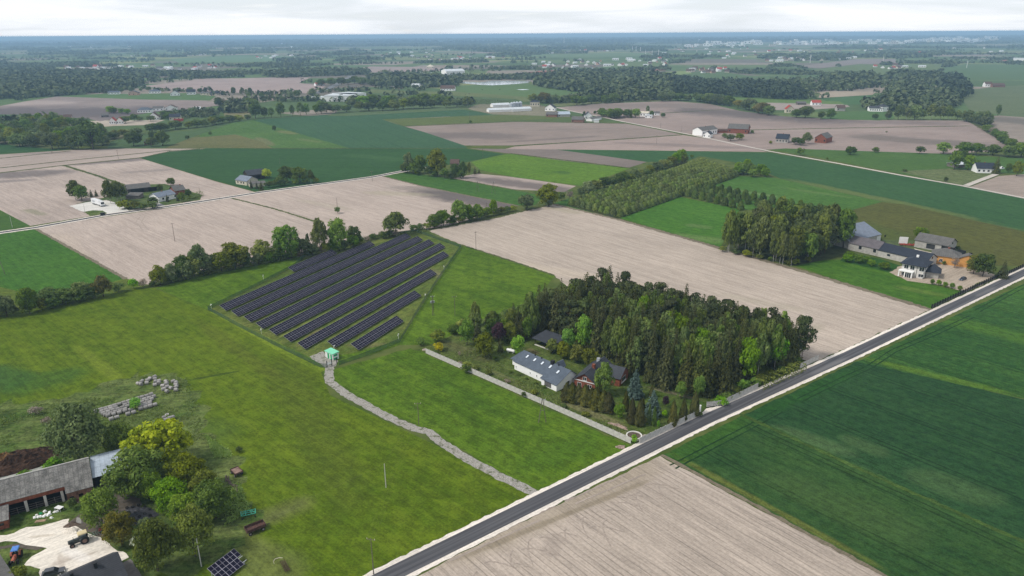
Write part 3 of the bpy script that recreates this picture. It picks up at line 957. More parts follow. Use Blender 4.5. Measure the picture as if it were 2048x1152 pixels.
# far fields given as marks
FAR = [
    ('dark plough on the left', [(-60, 228), (0, 212), (50, 203), (114, 193), (200, 196), (279, 199), (360, 199), (416, 203), (447, 210), (400, 216), (300, 225), (200, 243), (178, 238), (80, 230)], PL('left_tilth', (.225, .182, .165), [((-40, 226), (230, 226), 120, (.095, .080, .080), .9), ((-40, 205), (100, 206), 60, (.36, .30, .27), .6)])),
    ('green strip by the hamlet', [(114, 193), (216, 187), (432, 192), (420, 201), (279, 199)], grass('hamlet_green', (.05, .11, .03), (.09, .15, .05), amount=.4)),
    ('pink plough by the road', [(279, 173), (340, 166), (406, 158), (520, 156), (622, 155), (598, 166), (652, 172), (630, 187), (520, 187), (430, 184)], PL('rose_tilth', (.30, .235, .215))),
    ('green crop left of the rows', [(-60, 246), (-60, 226), (0, 227), (100, 232), (178, 240), (180, 243), (80, 243)], grass('left_far_green', (.035, .09, .03), (.06, .12, .04), amount=.4)),
    ('pale village lane plot', [(105, 250), (150, 243), (215, 241), (330, 240), (300, 250), (230, 252), (150, 258)], soil('lane_plot', (.36, .31, .25), RD, .8, (), .4)),
    ('dry grass by the poplars', [(447, 226), (500, 222), (503, 236), (452, 240)], grass('dry_grass', (.13, .13, .065), (.21, .19, .10), amount=.9)),
    ('pasture with grazing cattle', [(730, 178), (800, 182), (905, 184), (1040, 160), (1060, 162), (1072, 170), (1177, 184), (1160, 192), (1050, 204), (1030, 198), (880, 190), (740, 186)], grass('cattle_pasture', (.085, .115, .035), (.135, .155, .06), amount=.6)),
    ('green field by the reservoir', [(905, 172), (1050, 165), (1072, 172), (1177, 185), (1080, 196), (905, 183)], grass('reservoir_green', (.065, .12, .035), (.10, .155, .05), amount=.5)),
    ('green behind the hedge', [(654, 232), (700, 213), (870, 205), (948, 208), (935, 219), (700, 232)], grass('belt_green', (.06, .10, .04), (.10, .14, .06), amount=.5)),
    ('grass before the feed farm', [(930, 217), (960, 208), (1080, 210), (1130, 226), (1090, 232), (985, 229)], grass('farm_tan', (.13, .125, .075), (.22, .20, .14), amount=.8)),
    ('pale meadow by the wood', [(1100, 214), (1108, 206), (1230, 197), (1345, 195), (1345, 202), (1230, 204)], grass('pale_meadow', (.10, .125, .045), (.16, .17, .075), amount=.6)),
    ('lime meadow behind the row', [(1340, 185), (1430, 192), (1560, 199), (1680, 203), (1690, 209), (1560, 206), (1450, 203)], grass('row_lime', (.075, .135, .03), (.11, .17, .05), amount=.5)),
    ('bare ground by the red roofs', [(1500, 208), (1580, 202), (1690, 207), (1700, 214), (1600, 221), (1530, 220)], PL('red_roof_tilth', (.28, .235, .205))),
    ('tan field by the far wood', [(1608, 186), (1680, 182), (1752, 184), (1745, 190), (1640, 196)], PL('tan_far', (.30, .25, .19))),
    ('green field by the far wood', [(1640, 197), (1745, 190), (1774, 192), (1720, 209), (1690, 210), (1660, 204)], grass('wood_green', (.04, .10, .03), (.065, .13, .045), amount=.4)),
    ('green below the white mansion', [(1680, 224), (1780, 221), (1790, 237), (1760, 241), (1640, 238)], grass('mansion_green', (.05, .11, .03), (.08, .14, .04), amount=.4)),
    ('striped allotment on the right', [(1936, 180), (2010, 172), (2070, 172), (2070, 236), (2000, 229), (1940, 222), (1925, 200)], grass('allotment', (.075, .105, .045), (.12, .145, .07), ((1936, 180), (2060, 172)), .6)),
    ('dark plough on the right', [(1955, 235), (2000, 231), (2070, 236), (2070, 300), (2040, 290)], PL('right_tilth', (.24, .20, .165), [((1980, 238), (2070, 245), 50, (.11, .10, .085), .8)])),
    ('orchard rows on the right', [(1880, 138), (1930, 128), (2070, 130), (2070, 160), (1930, 160), (1900, 152)], grass('orchard', (.06, .11, .04), (.09, .14, .055), ((1880, 140), (2060, 141)), .4)),
    ('yellow green field before the town', [(1610, 142), (1720, 128), (1800, 132), (1890, 128), (1885, 140), (1790, 150), (1700, 158)], grass('town_green', (.085, .125, .045), (.12, .155, .06), amount=.5)),
    ('plough before the town', [(1585, 134), (1650, 126), (1712, 118), (1790, 118), (1795, 128), (1720, 128), (1640, 137)], PL('town_tilth', (.20, .17, .155))),
    ('green before the wood', [(1360, 148), (1420, 140), (1500, 152), (1640, 150), (1650, 158), (1500, 164), (1380, 163)], grass('mid_far_green', (.06, .11, .04), (.095, .14, .055), amount=.5)),
    ('lime strip before the wood', [(1262, 150), (1300, 146), (1370, 142), (1385, 147), (1330, 152), (1270, 154)], grass('far_lime', (.14, .20, .06), (.19, .24, .08), amount=.4)),
    ('pink plough behind the hall', [(690, 140), (740, 133), (830, 134), (900, 136), (885, 142), (790, 144), (720, 146)], PL('hall_tilth', (.27, .215, .195))),
    ('green by the highway', [(735, 150), (770, 146), (830, 152), (800, 160), (745, 160)], grass('highway_green', (.05, .12, .03), (.08, .15, .045), amount=.4)),
    ('pale green far meadow', [(340, 118), (450, 113), (540, 112), (600, 113), (540, 123), (450, 125), (360, 126)], grass('far_mint', (.085, .15, .07), (.12, .19, .09), amount=.4)),
    ('yellow green far strip', [(160, 116), (240, 113), (340, 115), (420, 113), (330, 119), (250, 119)], grass('far_yellow', (.16, .19, .07), (.22, .24, .10), amount=.4)),
    ('far plough near the left wood', [(100, 139), (200, 133), (250, 134), (180, 140), (120, 143)], PL('left_far_tilth', (.24, .21, .19))),
    ('mint meadow before the village', [(1060, 110), (1180, 107), (1300, 105), (1310, 112), (1180, 115), (1070, 115)], grass('village_mint', (.09, .145, .06), (.13, .18, .08), amount=.4)),
]
for i, (lab, q, mat) in enumerate(FAR):
    field('field', q, mat, 2, lab)
# red roofed glasshouse rows read as rust coloured strips
rust = plain('rust_cover', (.30, .11, .08), .8, .1)
for q in ([(1040, 146), (1100, 141), (1150, 141.5), (1120, 145.5)], [(1266, 143), (1300, 138.5), (1336, 138), (1330, 141)], [(1400, 141), (1440, 135.5), (1448, 136), (1430, 140)], [(1990, 123), (2010, 120), (2016, 120.5), (2010, 123)]):
    field('field', q, rust, 4, 'rust red covered crop strip far off')
# reservoir water
m, t = newmat('water')
t.out((.52, .56, .58), .12, .6, t.bump(t.noise(t.pos(), .4, 3), .15, .1))
field('water', [(917, 166), (930, 163.5), (960, 165), (985, 161.5), (1062, 161.8), (1056, 166), (1030, 168.5), (985, 171), (960, 170)], m, 4, 'pale reservoir water mirroring the sky')
field('water', [(1032, 179.5), (1046, 178.5), (1060, 179.3), (1046, 180.4)], m, 4, 'small bright pond in the meadow')

# --- roads
asph = plain('asphalt', (.070, .070, .076), .85, .25, .22, .35)
mm, t = newmat('asphalt_road')
p = t.pos()
a = t.n('ShaderNodeVectorRotate', {'Vector': p, 'Angle': -line_angle(*RD)}, rotation_type='Z_AXIS').outputs[0]
st = t.noise(t.mapping(a, 0, (.02, 1.1, 1)), 1.0, 3)
col = t.mix(t.ramp(st, .35, .65), (.058, .058, .064), (.105, .104, .110))
col = patches(t, p, col, [((1620, 750), (1700, 713), 1.2, (.18, .175, .175), .6), ((1950, 594), (1990, 575), 1.2, (.17, .165, .165), .5)])
t.out(col, .85, .25, t.bump(t.noise(p, 6, 3), .3, .02))
grav = soil('gravel', (.66, .60, .53), RD, .8, [((1560, 765), (1640, 728), 1.6, (.42, .36, .29), .6)], .4)
ribbon('ground', ROAD, 7.3, grav, .085, 'white gravel shoulders of the asphalt road', .22)
ribbon('road', ROAD, 4.75, mm, .125, 'new dark asphalt road crossing the picture')
FR = [at(*q) for q in ((-140, 487), (0, 465.5), (71, 455.5), (213, 430), (368, 408.5), (520, 385), (744, 354.6), (817, 340.6), (860, 333))]
ribbon('ground', FR, 7.4, grav, .115, 'white gravel shoulders of the far road', .3)
ribbon('road', FR, 3.6, asph, .16, 'narrow grey road past the roadside farms')
lane = soil('lane', (.47, .43, .38), ((1231, 240), (1540, 303)), .85, (), .3)
ribbon('road', [at(*q) for q in ((1108, 214), (1150, 224), (1213, 236), (1231, 240.5), (1388, 271), (1540, 303), (1680, 328), (1802, 351), (1921, 371.5), (2048, 396.5), (2200, 426))], 3.8, lane, .24, 'white lane running diagonally through the ploughed land')
ribbon('road', [at(*q) for q in ((1932, 372), (1960, 361), (1992, 349))], 4.6, lane, .28, 'short pale lane turning to the far farmhouse')
ribbon('road', [at(*q) for q in ((630, 187), (660, 176), (690, 160), (705, 150), (720, 145))], 14, plain('highway', (.16, .165, .175), .8, .2, .1, .1), .5, 'grey highway far off', 0)
# stony track
m, t = newmat('stones')
p = t.pos()
vo = t.n('ShaderNodeTexVoronoi', {'Vector': p, 'Scale': 7.0}, voronoi_dimensions='2D')
n1 = t.noise(p, .5, 4, .7)
g1 = t.n('ShaderNodeSeparateColor', {0: vo.outputs['Color']}).outputs[0]
col = t.mix(t.math('MULTIPLY', t.ramp(g1, .3, .8), .9), (.26, .245, .215), (.47, .445, .405))
col = t.mix(t.math('MULTIPLY', t.ramp(n1, .52, .64), .85), col, (.085, .10, .035))
t.out(col, .95, .1, t.bump(vo.outputs['Distance'], .8, .15))
TRK = [at(*q) for q in ((661, 727), (657, 748), (660, 764), (690, 787), (740, 815), (790, 841), (830, 857), (858, 864), (880, 884), (930, 915), (1000, 953), (1072, 987))]
ribbon('path', TRK, 3.1, m, .06, 'stony grey track to the solar kiosk', .28)
rsheet('path', [(618, 713), (646, 703), (660, 712), (676, 722), (672, 732), (650, 735), (632, 724)], m, .075, .4, 1.5, 'stone covered forecourt of the kiosk')
# grass tracks, field boundaries
brown = soil('bank', (.17, .145, .10), RD, .7, (), .4)
gline = grass('baulk', (.045, .07, .018), (.10, .11, .04), amount=1.2)
for q, wd, mt, lab in (
        (((250, 371), (190, 350), (127, 331), (0, 346), (-140, 364)), 3.2, gline, 'grassy baulk between sandy fields'),
        (((127, 331), (280, 316), (345, 302), (400, 298)), 3.0, gline, 'grassy baulk along the strip fields'),
        (((0, 336), (150, 320), (343, 300.5)), 2.6, gline, 'thin dark baulk across the strips'),
        (((0, 317), (142, 302)), 2.4, gline, 'thin baulk left of the tree row'),
        (((462, 396), (550, 418), (640, 446)), 2.0, gline, 'dark baulk across the pale field'),
        (((852, 461), (985, 436), (1106, 407.5)), 4.0, gline, 'grassy ditch bank'),
        (((302, 573), (400, 548), (560, 518), (745, 478), (850, 462)), 6.0, gline, 'weedy strip under the hedgerow'),
        (((70, 457), (160, 507), (252, 558)), 1.8, brown, 'bare field edge'),
        (((1106, 408), (1240, 440), (1441, 496.5), (1600, 541.5), (1863, 619.5)), 3.4, brown, 'brown weedy field boundary'),
        (((922, 490), (1010, 518), (1108, 551)), 1.8, gline, 'edge between sand and grass'),
        (((1323, 910), (1550, 1032), (1800, 1168)), 1.2, brown, 'furrow between wheat and sand'),
        (((807, 253), (1030, 243.5), (1250, 247)), 4, gline, 'dark baulk beyond the brown field'),
        (((1030, 291.5), (1200, 281.5), (1364, 270)), 4, gline, 'dark baulk across the ploughed land'),
        (((1365, 270), (1500, 260), (1700, 256), (1940, 252)), 4, gline, 'dotted baulk through wide plough'),
        (((1180, 228), (1330, 226), (1450, 219)), 4, gline, 'baulk behind the white farm'),
        (((510, 297), (700, 297), (930, 297)), 3, gline, 'dark seam between two crops'),
        (((904, 357), (1030, 380), (1090, 391)), 2.4, gline, 'green seam by the strip field'),
        (((1036, 412), (840, 371.5), (765, 352.5)), 2.0, brown, 'seam between sand and green strip'),
        (((1020, 307), (1256, 336)), 3, gline, 'seam between lime and brown fields'),
        (((1940, 240), (1990, 270), (2048, 308)), 9, gline, 'overgrown ditch on the right')):
    ribbon('ground', [at(*k) for k in q], wd, mt, .20 if at(*q[0]).y > 600 else .09, lab, wd * .22)

# headland wheel tracks in the wheat, parallel to the road
trk = grass('wheel_track', (.008, .032, .009), (.016, .046, .012), amount=.6)
for q in (((1345, 934), (1401, 905), (1492, 858), (1560, 822)), ((1600, 800), (1667, 767), (1739, 734), (1787, 702), (1868, 668), (1944, 633)), ((1955, 622), (2033, 580), (2100, 548))):
    P = [at(*k) for k in q]
    n = (P[-1] - P[0]).normalized()
    n = Vector((-n.y, n.x, 0))
    for o_ in (-1.0, 1.0):
        ribbon('path', [p + n * o_ for p in P], .5, trk, .05, 'dark wheel track in the wheat along the road', .1)

# tyre marks on the sandy headland
mark = soil('tyre_mark', (.305, .255, .216), RD, .88, (), .3)
_c = [((860, 1128), (960, 1082)), ((1000, 1062), (1110, 1012)), ((1130, 1003), (1250, 950)), ((900, 1122), (1080, 1040)), ((1150, 1008), (1290, 948))]
for a_, b_ in _c:
    ribbon('path', [at(*a_), at(*b_)], .55, mark, .05, 'dark tyre track along the sandy headland', .12)
ux_ = (at(*RD[1]) - at(*RD[0])).normalized()
uy_ = Vector((-ux_.y, ux_.x, 0))
for i in range(20):
    s_ = (i + rnd.random()) / 20
    p_ = at(905, 1150).lerp(at(1318, 955), s_) - uy_ * rnd.uniform(0, 5)
    k_ = rnd.choice((-1, 1))
    L_ = rnd.uniform(3, 8)
    pts_ = [p_ + (ux_ * (k_ * L_ * q * .8) - uy_ * (L_ * q * q)) for q in (0, .25, .5, .75, 1)]
    ribbon('path', pts_, rnd.uniform(.2, .36), mark, .055 + i * .0008, 'curved turning mark on the sandy headland', .1)
for q in (((280, 434), (272, 444), (285, 460), (330, 478)), ((290, 433), (283, 444), (296, 459), (336, 475))):
    ribbon('path', [at(*k) for k in q], .7, mark, .045, 'curved wheel track in the pale field', .15)
# parcel boundary in the wheat
ribbon('path', [at(*q) for q in ((1480, 828), (1492, 834), (1760, 957), (2100, 1107))], 1.3, grass('parcel_edge', (.030, .062, .012), (.060, .105, .022), amount=.8), .055, 'narrow grassy parcel edge in the wheat', .3)
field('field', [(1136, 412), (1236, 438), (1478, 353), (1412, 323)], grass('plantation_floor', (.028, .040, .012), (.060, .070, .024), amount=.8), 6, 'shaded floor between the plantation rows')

# ------------------------------------------------------------------ buildings
WHITE = plain('white_plaster', (.86, .855, .84), .85, .2, .03, .5)
CREAM = plain('cream_plaster', (.60, .55, .44), .85, .2, .1, .5)
PINKW = plain('pink_plaster', (.55, .36, .28), .85, .2, .12, .5)
BLOCK = plain('grey_block', (.44, .42, .385), .9, .15, .2, .9)
ORANGE = plain('orange_plaster', (.66, .33, .095), .85, .2, .1, .5)
BRICK = plain('red_brick', (.27, .092, .055), .9, .15, .35, 1.4)
OLDBRICK = plain('old_brick', (.30, .16, .115), .9, .15, .45, 1.2)
DARKWOOD = plain('dark_wood', (.055, .042, .034), .85, .2, .35, 1.5)
GREYWOOD = plain('grey_wood', (.19, .165, .145), .9, .15, .35, 1.5)
GLASS = plain('window_glass', (.022, .026, .032), .12, .6, .2, 1)
FRAME = plain('white_frame', (.75, .75, .74), .6, .3, .05, 1)
CONC = plain('concrete', (.56, .54, .50), .9, .15, .2, .8)
STEEL = plain('galvanised_steel', (.42, .44, .46), .5, .4, .15, 1)
BLACK = plain('black_steel', (.018, .018, .02), .6, .3, .2, 2)
RUBBER = plain('rubber', (.022, .021, .020), .9, .2, .2, 3)
RUST = plain('rusty_paint', (.115, .062, .050), .85, .2, .4, 2)
RED = plain('red_paint', (.45, .045, .035), .6, .3, .2, 2)
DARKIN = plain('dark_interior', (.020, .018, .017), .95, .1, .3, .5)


def roofmat(name, c, step, axis=0, depthv=.35, rough=.6, c2=None, cross=0.0, var=.2):
    """roof cladding with seams, corrugation or sheet rows `step` metres apart"""
    m, t = newmat(name)
    o = t.obj()
    s = t.n('ShaderNodeSeparateXYZ', {0: o})
    f = t.math('FRACT', t.math('DIVIDE', s.outputs[axis], step))
    w = t.math('ABSOLUTE', t.math('SUBTRACT', f, .5))
    n1 = t.noise(o, .45, 5, .7)
    n2 = t.noise(o, 3.0, 3, .7)
    col = t.mix(t.ramp(t.math('ADD', t.math('MULTIPLY', n1, .6), t.math('MULTIPLY', n2, .4)), .32, .68), tuple(x * (1 - 1.8 * var) for x in c), c2 or c)
    col = t.mix(t.math('MULTIPLY', t.ramp(w, .36, .49), depthv), col, tuple(x * .4 for x in c))
    if cross:
        g2 = t.math('ABSOLUTE', t.math('SUBTRACT', t.math('FRACT', t.math('DIVIDE', s.outputs[1 - axis], cross)), .5))
        col = t.mix(t.math('MULTIPLY', t.ramp(g2, .42, .49), depthv), col, tuple(x * .4 for x in c))
    t.out(col, min(.9, rough + .15), .14, t.bump(w, .4, .06))
    return m


SLATE = roofmat('slate_blue_sheet', (.105, .130, .165), .55, 0, .4, .5)
NAVY = roofmat('navy_tiles', (.036, .044, .062), .38, 1, .35, .5)
BLUEROOF = roofmat('blue_grey_sheet', (.215, .250, .310), 1.0, 0, .18, .5)
PURPLE = roofmat('faded_purple_sheet', (.150, .135, .145), .9, 0, .2, .7)
ETERNIT = roofmat('fibre_cement', (.270, .262, .245), 1.05, 0, .75, .9, None, 1.25, .42)
GREYROOF = roofmat('grey_sheet', (.150, .145, .138), 1.0, 0, .3, .8)
ZINC = roofmat('bright_metal_sheet', (.470, .540, .620), 1.1, 0, .3, .45, None, 1.6)
ANTHR = roofmat('anthracite_tiles', (.062, .065, .074), .36, 1, .75, .5)
GRAPH = roofmat('graphite_sheet', (.060, .066, .078), .5, 0, .4, .5)
REDROOF = roofmat('red_tiles', (.42, .075, .055), .4, 1, .3, .7)
BROWNROOF = roofmat('brown_tiles', (.125, .080, .065), .4, 1, .3, .7)
WHITEROOF = roofmat('white_sheet', (.66, .70, .72), 1.2, 0, .12, .5)
MINT = plain('mint_paint', (.20, .62, .40), .5, .3, .06, .5)
GREENP = plain('green_paint', (.02, .33, .13), .5, .3, .08, .5)


def win(par, face, a, z, w_, h, L, D, name='window', fine=True, glass=None, split=1):
    """an opening on a face of a local box house: frame, pane and sill"""
    def put(mb, a0, a1, o0, o1, z0, z1, mi=0):
        if face == 'f':
            mb.box(a0, a1, -o1, -o0, z0, z1, mi)
        elif face == 'r':
            mb.box(L + o0, L + o1, a0, a1, z0, z1, mi)
        elif face == 'l':
            mb.box(-o1, -o0, a0, a1, z0, z1, mi)
        else:
            mb.box(a0, a1, D + o0, D + o1, z0, z1, mi)
    mb = MB()
    put(mb, a, a + w_, 0.0, .05, z, z + h)
    o = mb.build(name, FRAME if fine else (glass or GLASS), par)
    if fine:
        k = MB()
        e = .09
        ww = (w_ - e) / split
        for i in range(split):
            put(k, a + e * .5 + i * ww + e * .5, a + e * .5 + (i + 1) * ww - e * .5, .05, .06, z + e, z + h - e)
        k.build('pane', glass or GLASS, o)
        s = MB()
        put(s, a - .08, a + w_ + .08, 0.0, .14, z - .09, z - .01)
        s.build('sill', FRAME, o)
    return o


def building(name, label, cat, q0, q1, D, hw, hr, wall, roof, ridge='x', over=.45, wins=(), chim=(), group=None, fine=True, doors=(), y0=0.0, th=.16, split=.5):
    a, b = at2(q0), at2(q1)
    L = (b - a).length
    e = T(name, label, cat, a, math.atan2(b.y - a.y, b.x - a.x), group)
    body = MB()
    rf = MB()
    o = over
    if ridge == 'x':
        yr = D * split
        pts = [(0, 0, 0), (0, D, 0), (0, D, hw), (0, yr, hw + hr), (0, 0, hw)]
        body.hullN([(0, *p[1:]) for p in pts][::-1], [(L, *p[1:]) for p in pts][::-1])
        s0, s1 = hr / yr, hr / (D - yr)
        rf.slab([(-o, -o, hw - o * s0 + th), (L + o, -o, hw - o * s0 + th), (L + o, yr, hw + hr + th), (-o, yr, hw + hr + th)], th)
        rf.slab([(L + o, D + o, hw - o * s1 + th), (-o, D + o, hw - o * s1 + th), (-o, yr, hw + hr + th + .003), (L + o, yr, hw + hr + th + .003)], th)
    elif ridge == 'y':
        xr = L * split
        pts = [(0, 0, 0), (L, 0, 0), (L, 0, hw), (xr, 0, hw + hr), (0, 0, hw)]
        body.hullN([(p[0], D, p[2]) for p in pts], [(p[0], 0, p[2]) for p in pts])
        s0, s1 = hr / xr, hr / (L - xr)
        rf.slab([(-o, -o, hw - o * s0 + th), (xr, -o, hw + hr + th), (xr, D + o, hw + hr + th), (-o, D + o, hw - o * s0 + th)], th)
        rf.slab([(L + o, -o, hw - o * s1 + th), (xr, -o, hw + hr + th + .003), (xr, D + o, hw + hr + th + .003), (L + o, D + o, hw - o * s1 + th)], th)
    elif ridge == 'hip':
        body.box(0, L, 0, D, 0, hw)
        m = min(L, D) * .5
        if L >= D:
            A, B = (m, D * .5, hw + hr), (L - m + .01, D * .5, hw + hr)
        else:
            A, B = (L * .5, m, hw + hr), (L * .5, D - m + .01, hw + hr)
        c = [(-o, -o, hw + .02), (L + o, -o, hw + .02), (L + o, D + o, hw + .02), (-o, D + o, hw + .02)]
        if L >= D:
            fs = ([c[0], c[1], B, A], [c[1], c[2], B], [c[2], c[3], A, B], [c[3], c[0], A])
        else:
            fs = ([c[0], c[1], A], [c[1], c[2], B, A], [c[2], c[3], B], [c[3], c[0], A, B])
        for f in fs:
            rf.poly(f)
        rf.poly(c[::-1])
    elif ridge == 'shed':          # single pitch, high at the back
        body.hull8([(0, 0, 0), (L, 0, 0), (L, D, 0), (0, D, 0)], [(0, 0, hw), (L, 0, hw), (L, D, hw + hr), (0, D, hw + hr)])
        s0 = hr / D
        rf.slab([(-o, -o, hw - o * s0 + th), (L + o, -o, hw - o * s0 + th), (L + o, D + o, hw + hr + o * s0 + th), (-o, D + o, hw + hr + o * s0 + th)], th)
    else:
        body.box(0, L, 0, D, 0, hw)
        rf.box(-o, L + o, -o, D + o, hw + .003, hw + .25)
    body.build('wall', wall, e)
    r = rf.build('roof', roof, e)
    for (cx, cy, cw, ch) in chim:
        zb = hw * .95
        zt = hw + hr + ch
        MB().box(cx * L - cw * .5, cx * L + cw * .5, cy * D - cw * .5, cy * D + cw * .5, zb, zt).box(cx * L - cw * .6, cx * L + cw * .6, cy * D - cw * .6, cy * D + cw * .6, zt, zt + .1).build('chimney', BRICK, r)
    for q in wins:
        win(e, *q[:5], L, D, 'window', fine, None, q[5] if len(q) > 5 else 1)
    for q in doors:
        win(e, *q[:5], L, D, 'door', False, q[5] if len(q) > 5 else DARKWOOD)
    return e, L, D


def frow(L, n, z, w_, h, m=1.2, face='f'):
    return [(face, m + (L - 2 * m - w_) * (i / max(1, n - 1)), z, w_, h) for i in range(n)]


# --- the white house with skylights in the walled garden
A, B = at(1029, 738.5), at(1119, 780.5)
Lh = (B - A).length
e = T('house', 'long white house with slate blue metal roof and five skylights', 'house', A, math.atan2(B.y - A.y, B.x - A.x))
Dh, hw, zr = 8.2, 3.3, 5.6
xs = Lh * .68
MB().prism([(0, 0), (xs, 0), (xs, -1.5), (Lh, -1.5), (Lh, Dh), (0, Dh)], 0, 2.35).hullN(
    [(0, 0, 2.352), (0, Dh, 2.352), (0, Dh, 3.1), (0, Dh * .62, zr), (0, 0, hw)][::-1], [(Lh, 0, 2.352), (Lh, Dh, 2.352), (Lh, Dh, 3.1), (Lh, Dh * .62, zr), (Lh, 0, hw)][::-1]).hullN(
    [(xs, -1.5, 2.352), (xs, -.002, 2.352), (xs, -.002, hw - .01), (xs, -1.5, 2.72)][::-1], [(Lh, -1.5, 2.352), (Lh, -.002, 2.352), (Lh, -.002, hw - .01), (Lh, -1.5, 2.72)][::-1]).build('wall', WHITE, e)
sl_ = (zr - hw) / (Dh * .62)
rf = MB()
yz = lambda y: hw + sl_ * y + .14
rf.slab([(-.5, -.45, yz(-.45)), (xs - .3, -.45, yz(-.45)), (xs - .3, Dh * .62, yz(Dh * .62)), (-.5, Dh * .62, yz(Dh * .62))], .14)
rf.slab([(xs - .298, -2.0, yz(-2.0)), (Lh + .5, -2.0, yz(-2.0)), (Lh + .5, Dh * .62, yz(Dh * .62)), (xs - .298, Dh * .62, yz(Dh * .62))], .14)
rf.slab([(Lh + .5, Dh + .5, 3.05), (-.5, Dh + .5, 3.05), (-.5, Dh * .62, yz(Dh * .62) + .003), (Lh + .5, Dh * .62, yz(Dh * .62) + .003)], .14)
r = rf.build('roof', SLATE, e)
SKYG = plain('skylight_glass', (.62, .68, .74), .15, .7, .1, 1)
for x in (.12, .29, .46, .635, .825):
    y = Dh * (.30 if x < .7 else .22)
    k = MB()
    k.slab([(x * Lh, y, yz(y) + .1), (x * Lh + 1.0, y, yz(y) + .1), (x * Lh + 1.0, y + 1.55, yz(y + 1.55) + .1), (x * Lh, y + 1.55, yz(y + 1.55) + .1)], .11)
    s = k.build('skylight', GRAPH, r)
    MB().slab([(x * Lh + .14, y + .16, yz(y + .16) + .12), (x * Lh + .86, y + .16, yz(y + .16) + .12), (x * Lh + .86, y + 1.4, yz(y + 1.4) + .12), (x * Lh + .14, y + 1.4, yz(y + 1.4) + .12)], .03).build('pane', SKYG, s)
for x, hh, ww in ((.25, .7, .14), (.40, .6, .16), (.64, 1.1, .55), (.77, .8, .12)):
    MB().box(x * Lh - ww, x * Lh + ww, Dh * .62 - ww - .3, Dh * .62 + ww - .3, zr - .6, zr + hh).build('vent' if ww < .5 else 'chimney', BLACK, r)
for a, z, w_, h in ((.35 * Lh, 1.2, .7, .5), (.50 * Lh, 1.0, .45, .9), (.03 * Lh, .9, .4, .8)):
    win(e, 'f', a, z, w_, h, Lh, Dh)
mb = MB().box(xs + 1.5, xs + 4.6, -1.58, -1.5, .35, 2.2)
sw_ = mb.build('window', GREYROOF, e)
win(e, 'r', 3.4, .9, 1.4, 1.2, Lh, Dh)
MB().box(-3.4, -.002, 2.2, 6.6, 0, 2.5).build('annexe', WHITE, e)
MB().slab([(-4.0, 1.6, 2.35), (-.52, 1.6, 2.65), (-.52, 7.2, 3.7), (-4.0, 7.2, 3.4)], .14).build('annexe_roof', SLATE, e)
MB().hull8([(.52 * Lh, Dh + .01, 2.6), (.66 * Lh, Dh + .01, 2.6), (.66 * Lh, Dh + 3, 2.6), (.52 * Lh, Dh + 3, 2.6)], [(.58 * Lh, Dh + .01, 4.6), (.60 * Lh, Dh + .01, 4.6), (.60 * Lh, Dh + 3, 4.6), (.58 * Lh, Dh + 3, 4.6)]).build('porch_roof', SLATE, e)
MB().box(.54 * Lh, .64 * Lh, Dh + .01, Dh + 2.6, 0, 2.6).build('porch', WHITE, e)

# --- red brick house
A, B = at(1148, 773), at(1190, 784)
L = (B - A).length
e = T('house', 'red brick house with dark grey roof beside the white house', 'house', A, math.atan2(B.y - A.y, B.x - A.x))
D, hw, hr = 15.0, 3.1, 2.7
pts = [(0, 0), (L, 0), (L, hw), (L / 2, hw + hr), (0, hw)]
MB().hullN([(x, D, z) for x, z in pts], [(x, 0, z) for x, z in pts]).build('wall', BRICK, e)
MB().hullN([(L + .003, y, z) for y, z in ((7.5, 0), (15, 0), (15, 3.1), (11.25, 5.5), (7.5, 3.1))], [(L + 5.4, y, z) for y, z in ((7.5, 0), (15, 0), (15, 3.1), (11.25, 5.5), (7.5, 3.1))]).build('side_wing', BRICK, e)
rf = MB()
s0 = hr / (L / 2)
rf.slab([(-.5, -.5, hw - .5 * s0 + .15), (L / 2, -.5, hw + hr + .15), (L / 2, D + .5, hw + hr + .15), (-.5, D + .5, hw - .5 * s0 + .15)], .15)
rf.slab([(L + .5, -.5, hw - .5 * s0 + .15), (L / 2, -.5, hw + hr + .153), (L / 2, D + .5, hw + hr + .153), (L + .5, D + .5, hw - .5 * s0 + .15)], .15)
s1 = 2.4 / 3.75
rf.slab([(L * .6, 7.0, 3.1 - .5 * s1 + .2), (L + 5.9, 7.0, 3.1 - .5 * s1 + .2), (L + 5.9, 11.25, 5.7), (L * .6, 11.25, 5.7)], .15)
rf.slab([(L * .6, 15.5, 3.1 - .5 * s1 + .2), (L + 5.9, 15.5, 3.1 - .5 * s1 + .2), (L + 5.9, 11.25, 5.703), (L * .6, 11.25, 5.703)], .15)
r = rf.build('roof', GRAPH, e)
MB().box(L / 2 - .1, L / 2 + .9, 5.4, 6.4, 4.6, 6.9).build('chimney', BRICK, r)
MB().box(L / 2 - 1, L / 2, 11.2, 12.1, 4.6, 6.7).build('chimney', STEEL, r)
win(e, 'f', L / 2 - .7, 3.2, 1.4, 1.3, L, D, split=2)
win(e, 'f', 1.2, .8, 1.5, 1.3, L, D, split=2)
win(e, 'f', L - 2.8, .8, 1.5, 1.3, L, D, split=2)
MB().box(0, L, -.12, -.003, 2.75, 3.05).build('cornice', FRAME, e)
e2 = MB().box(L + 5.41, L + 5.46, 9.5, 12.5, .9, 2.5).build('window', FRAME, e)
MB().box(L + 5.46, L + 5.47, 9.65, 11, 1.0, 2.4).box(L + 5.46, L + 5.47, 11.1, 12.4, 1.0, 2.4).build('pane', GLASS, e2)
MB().box(L + 5.403, L + 5.6, 9.0, 13, .55, .85).build('ledge', FRAME, e)

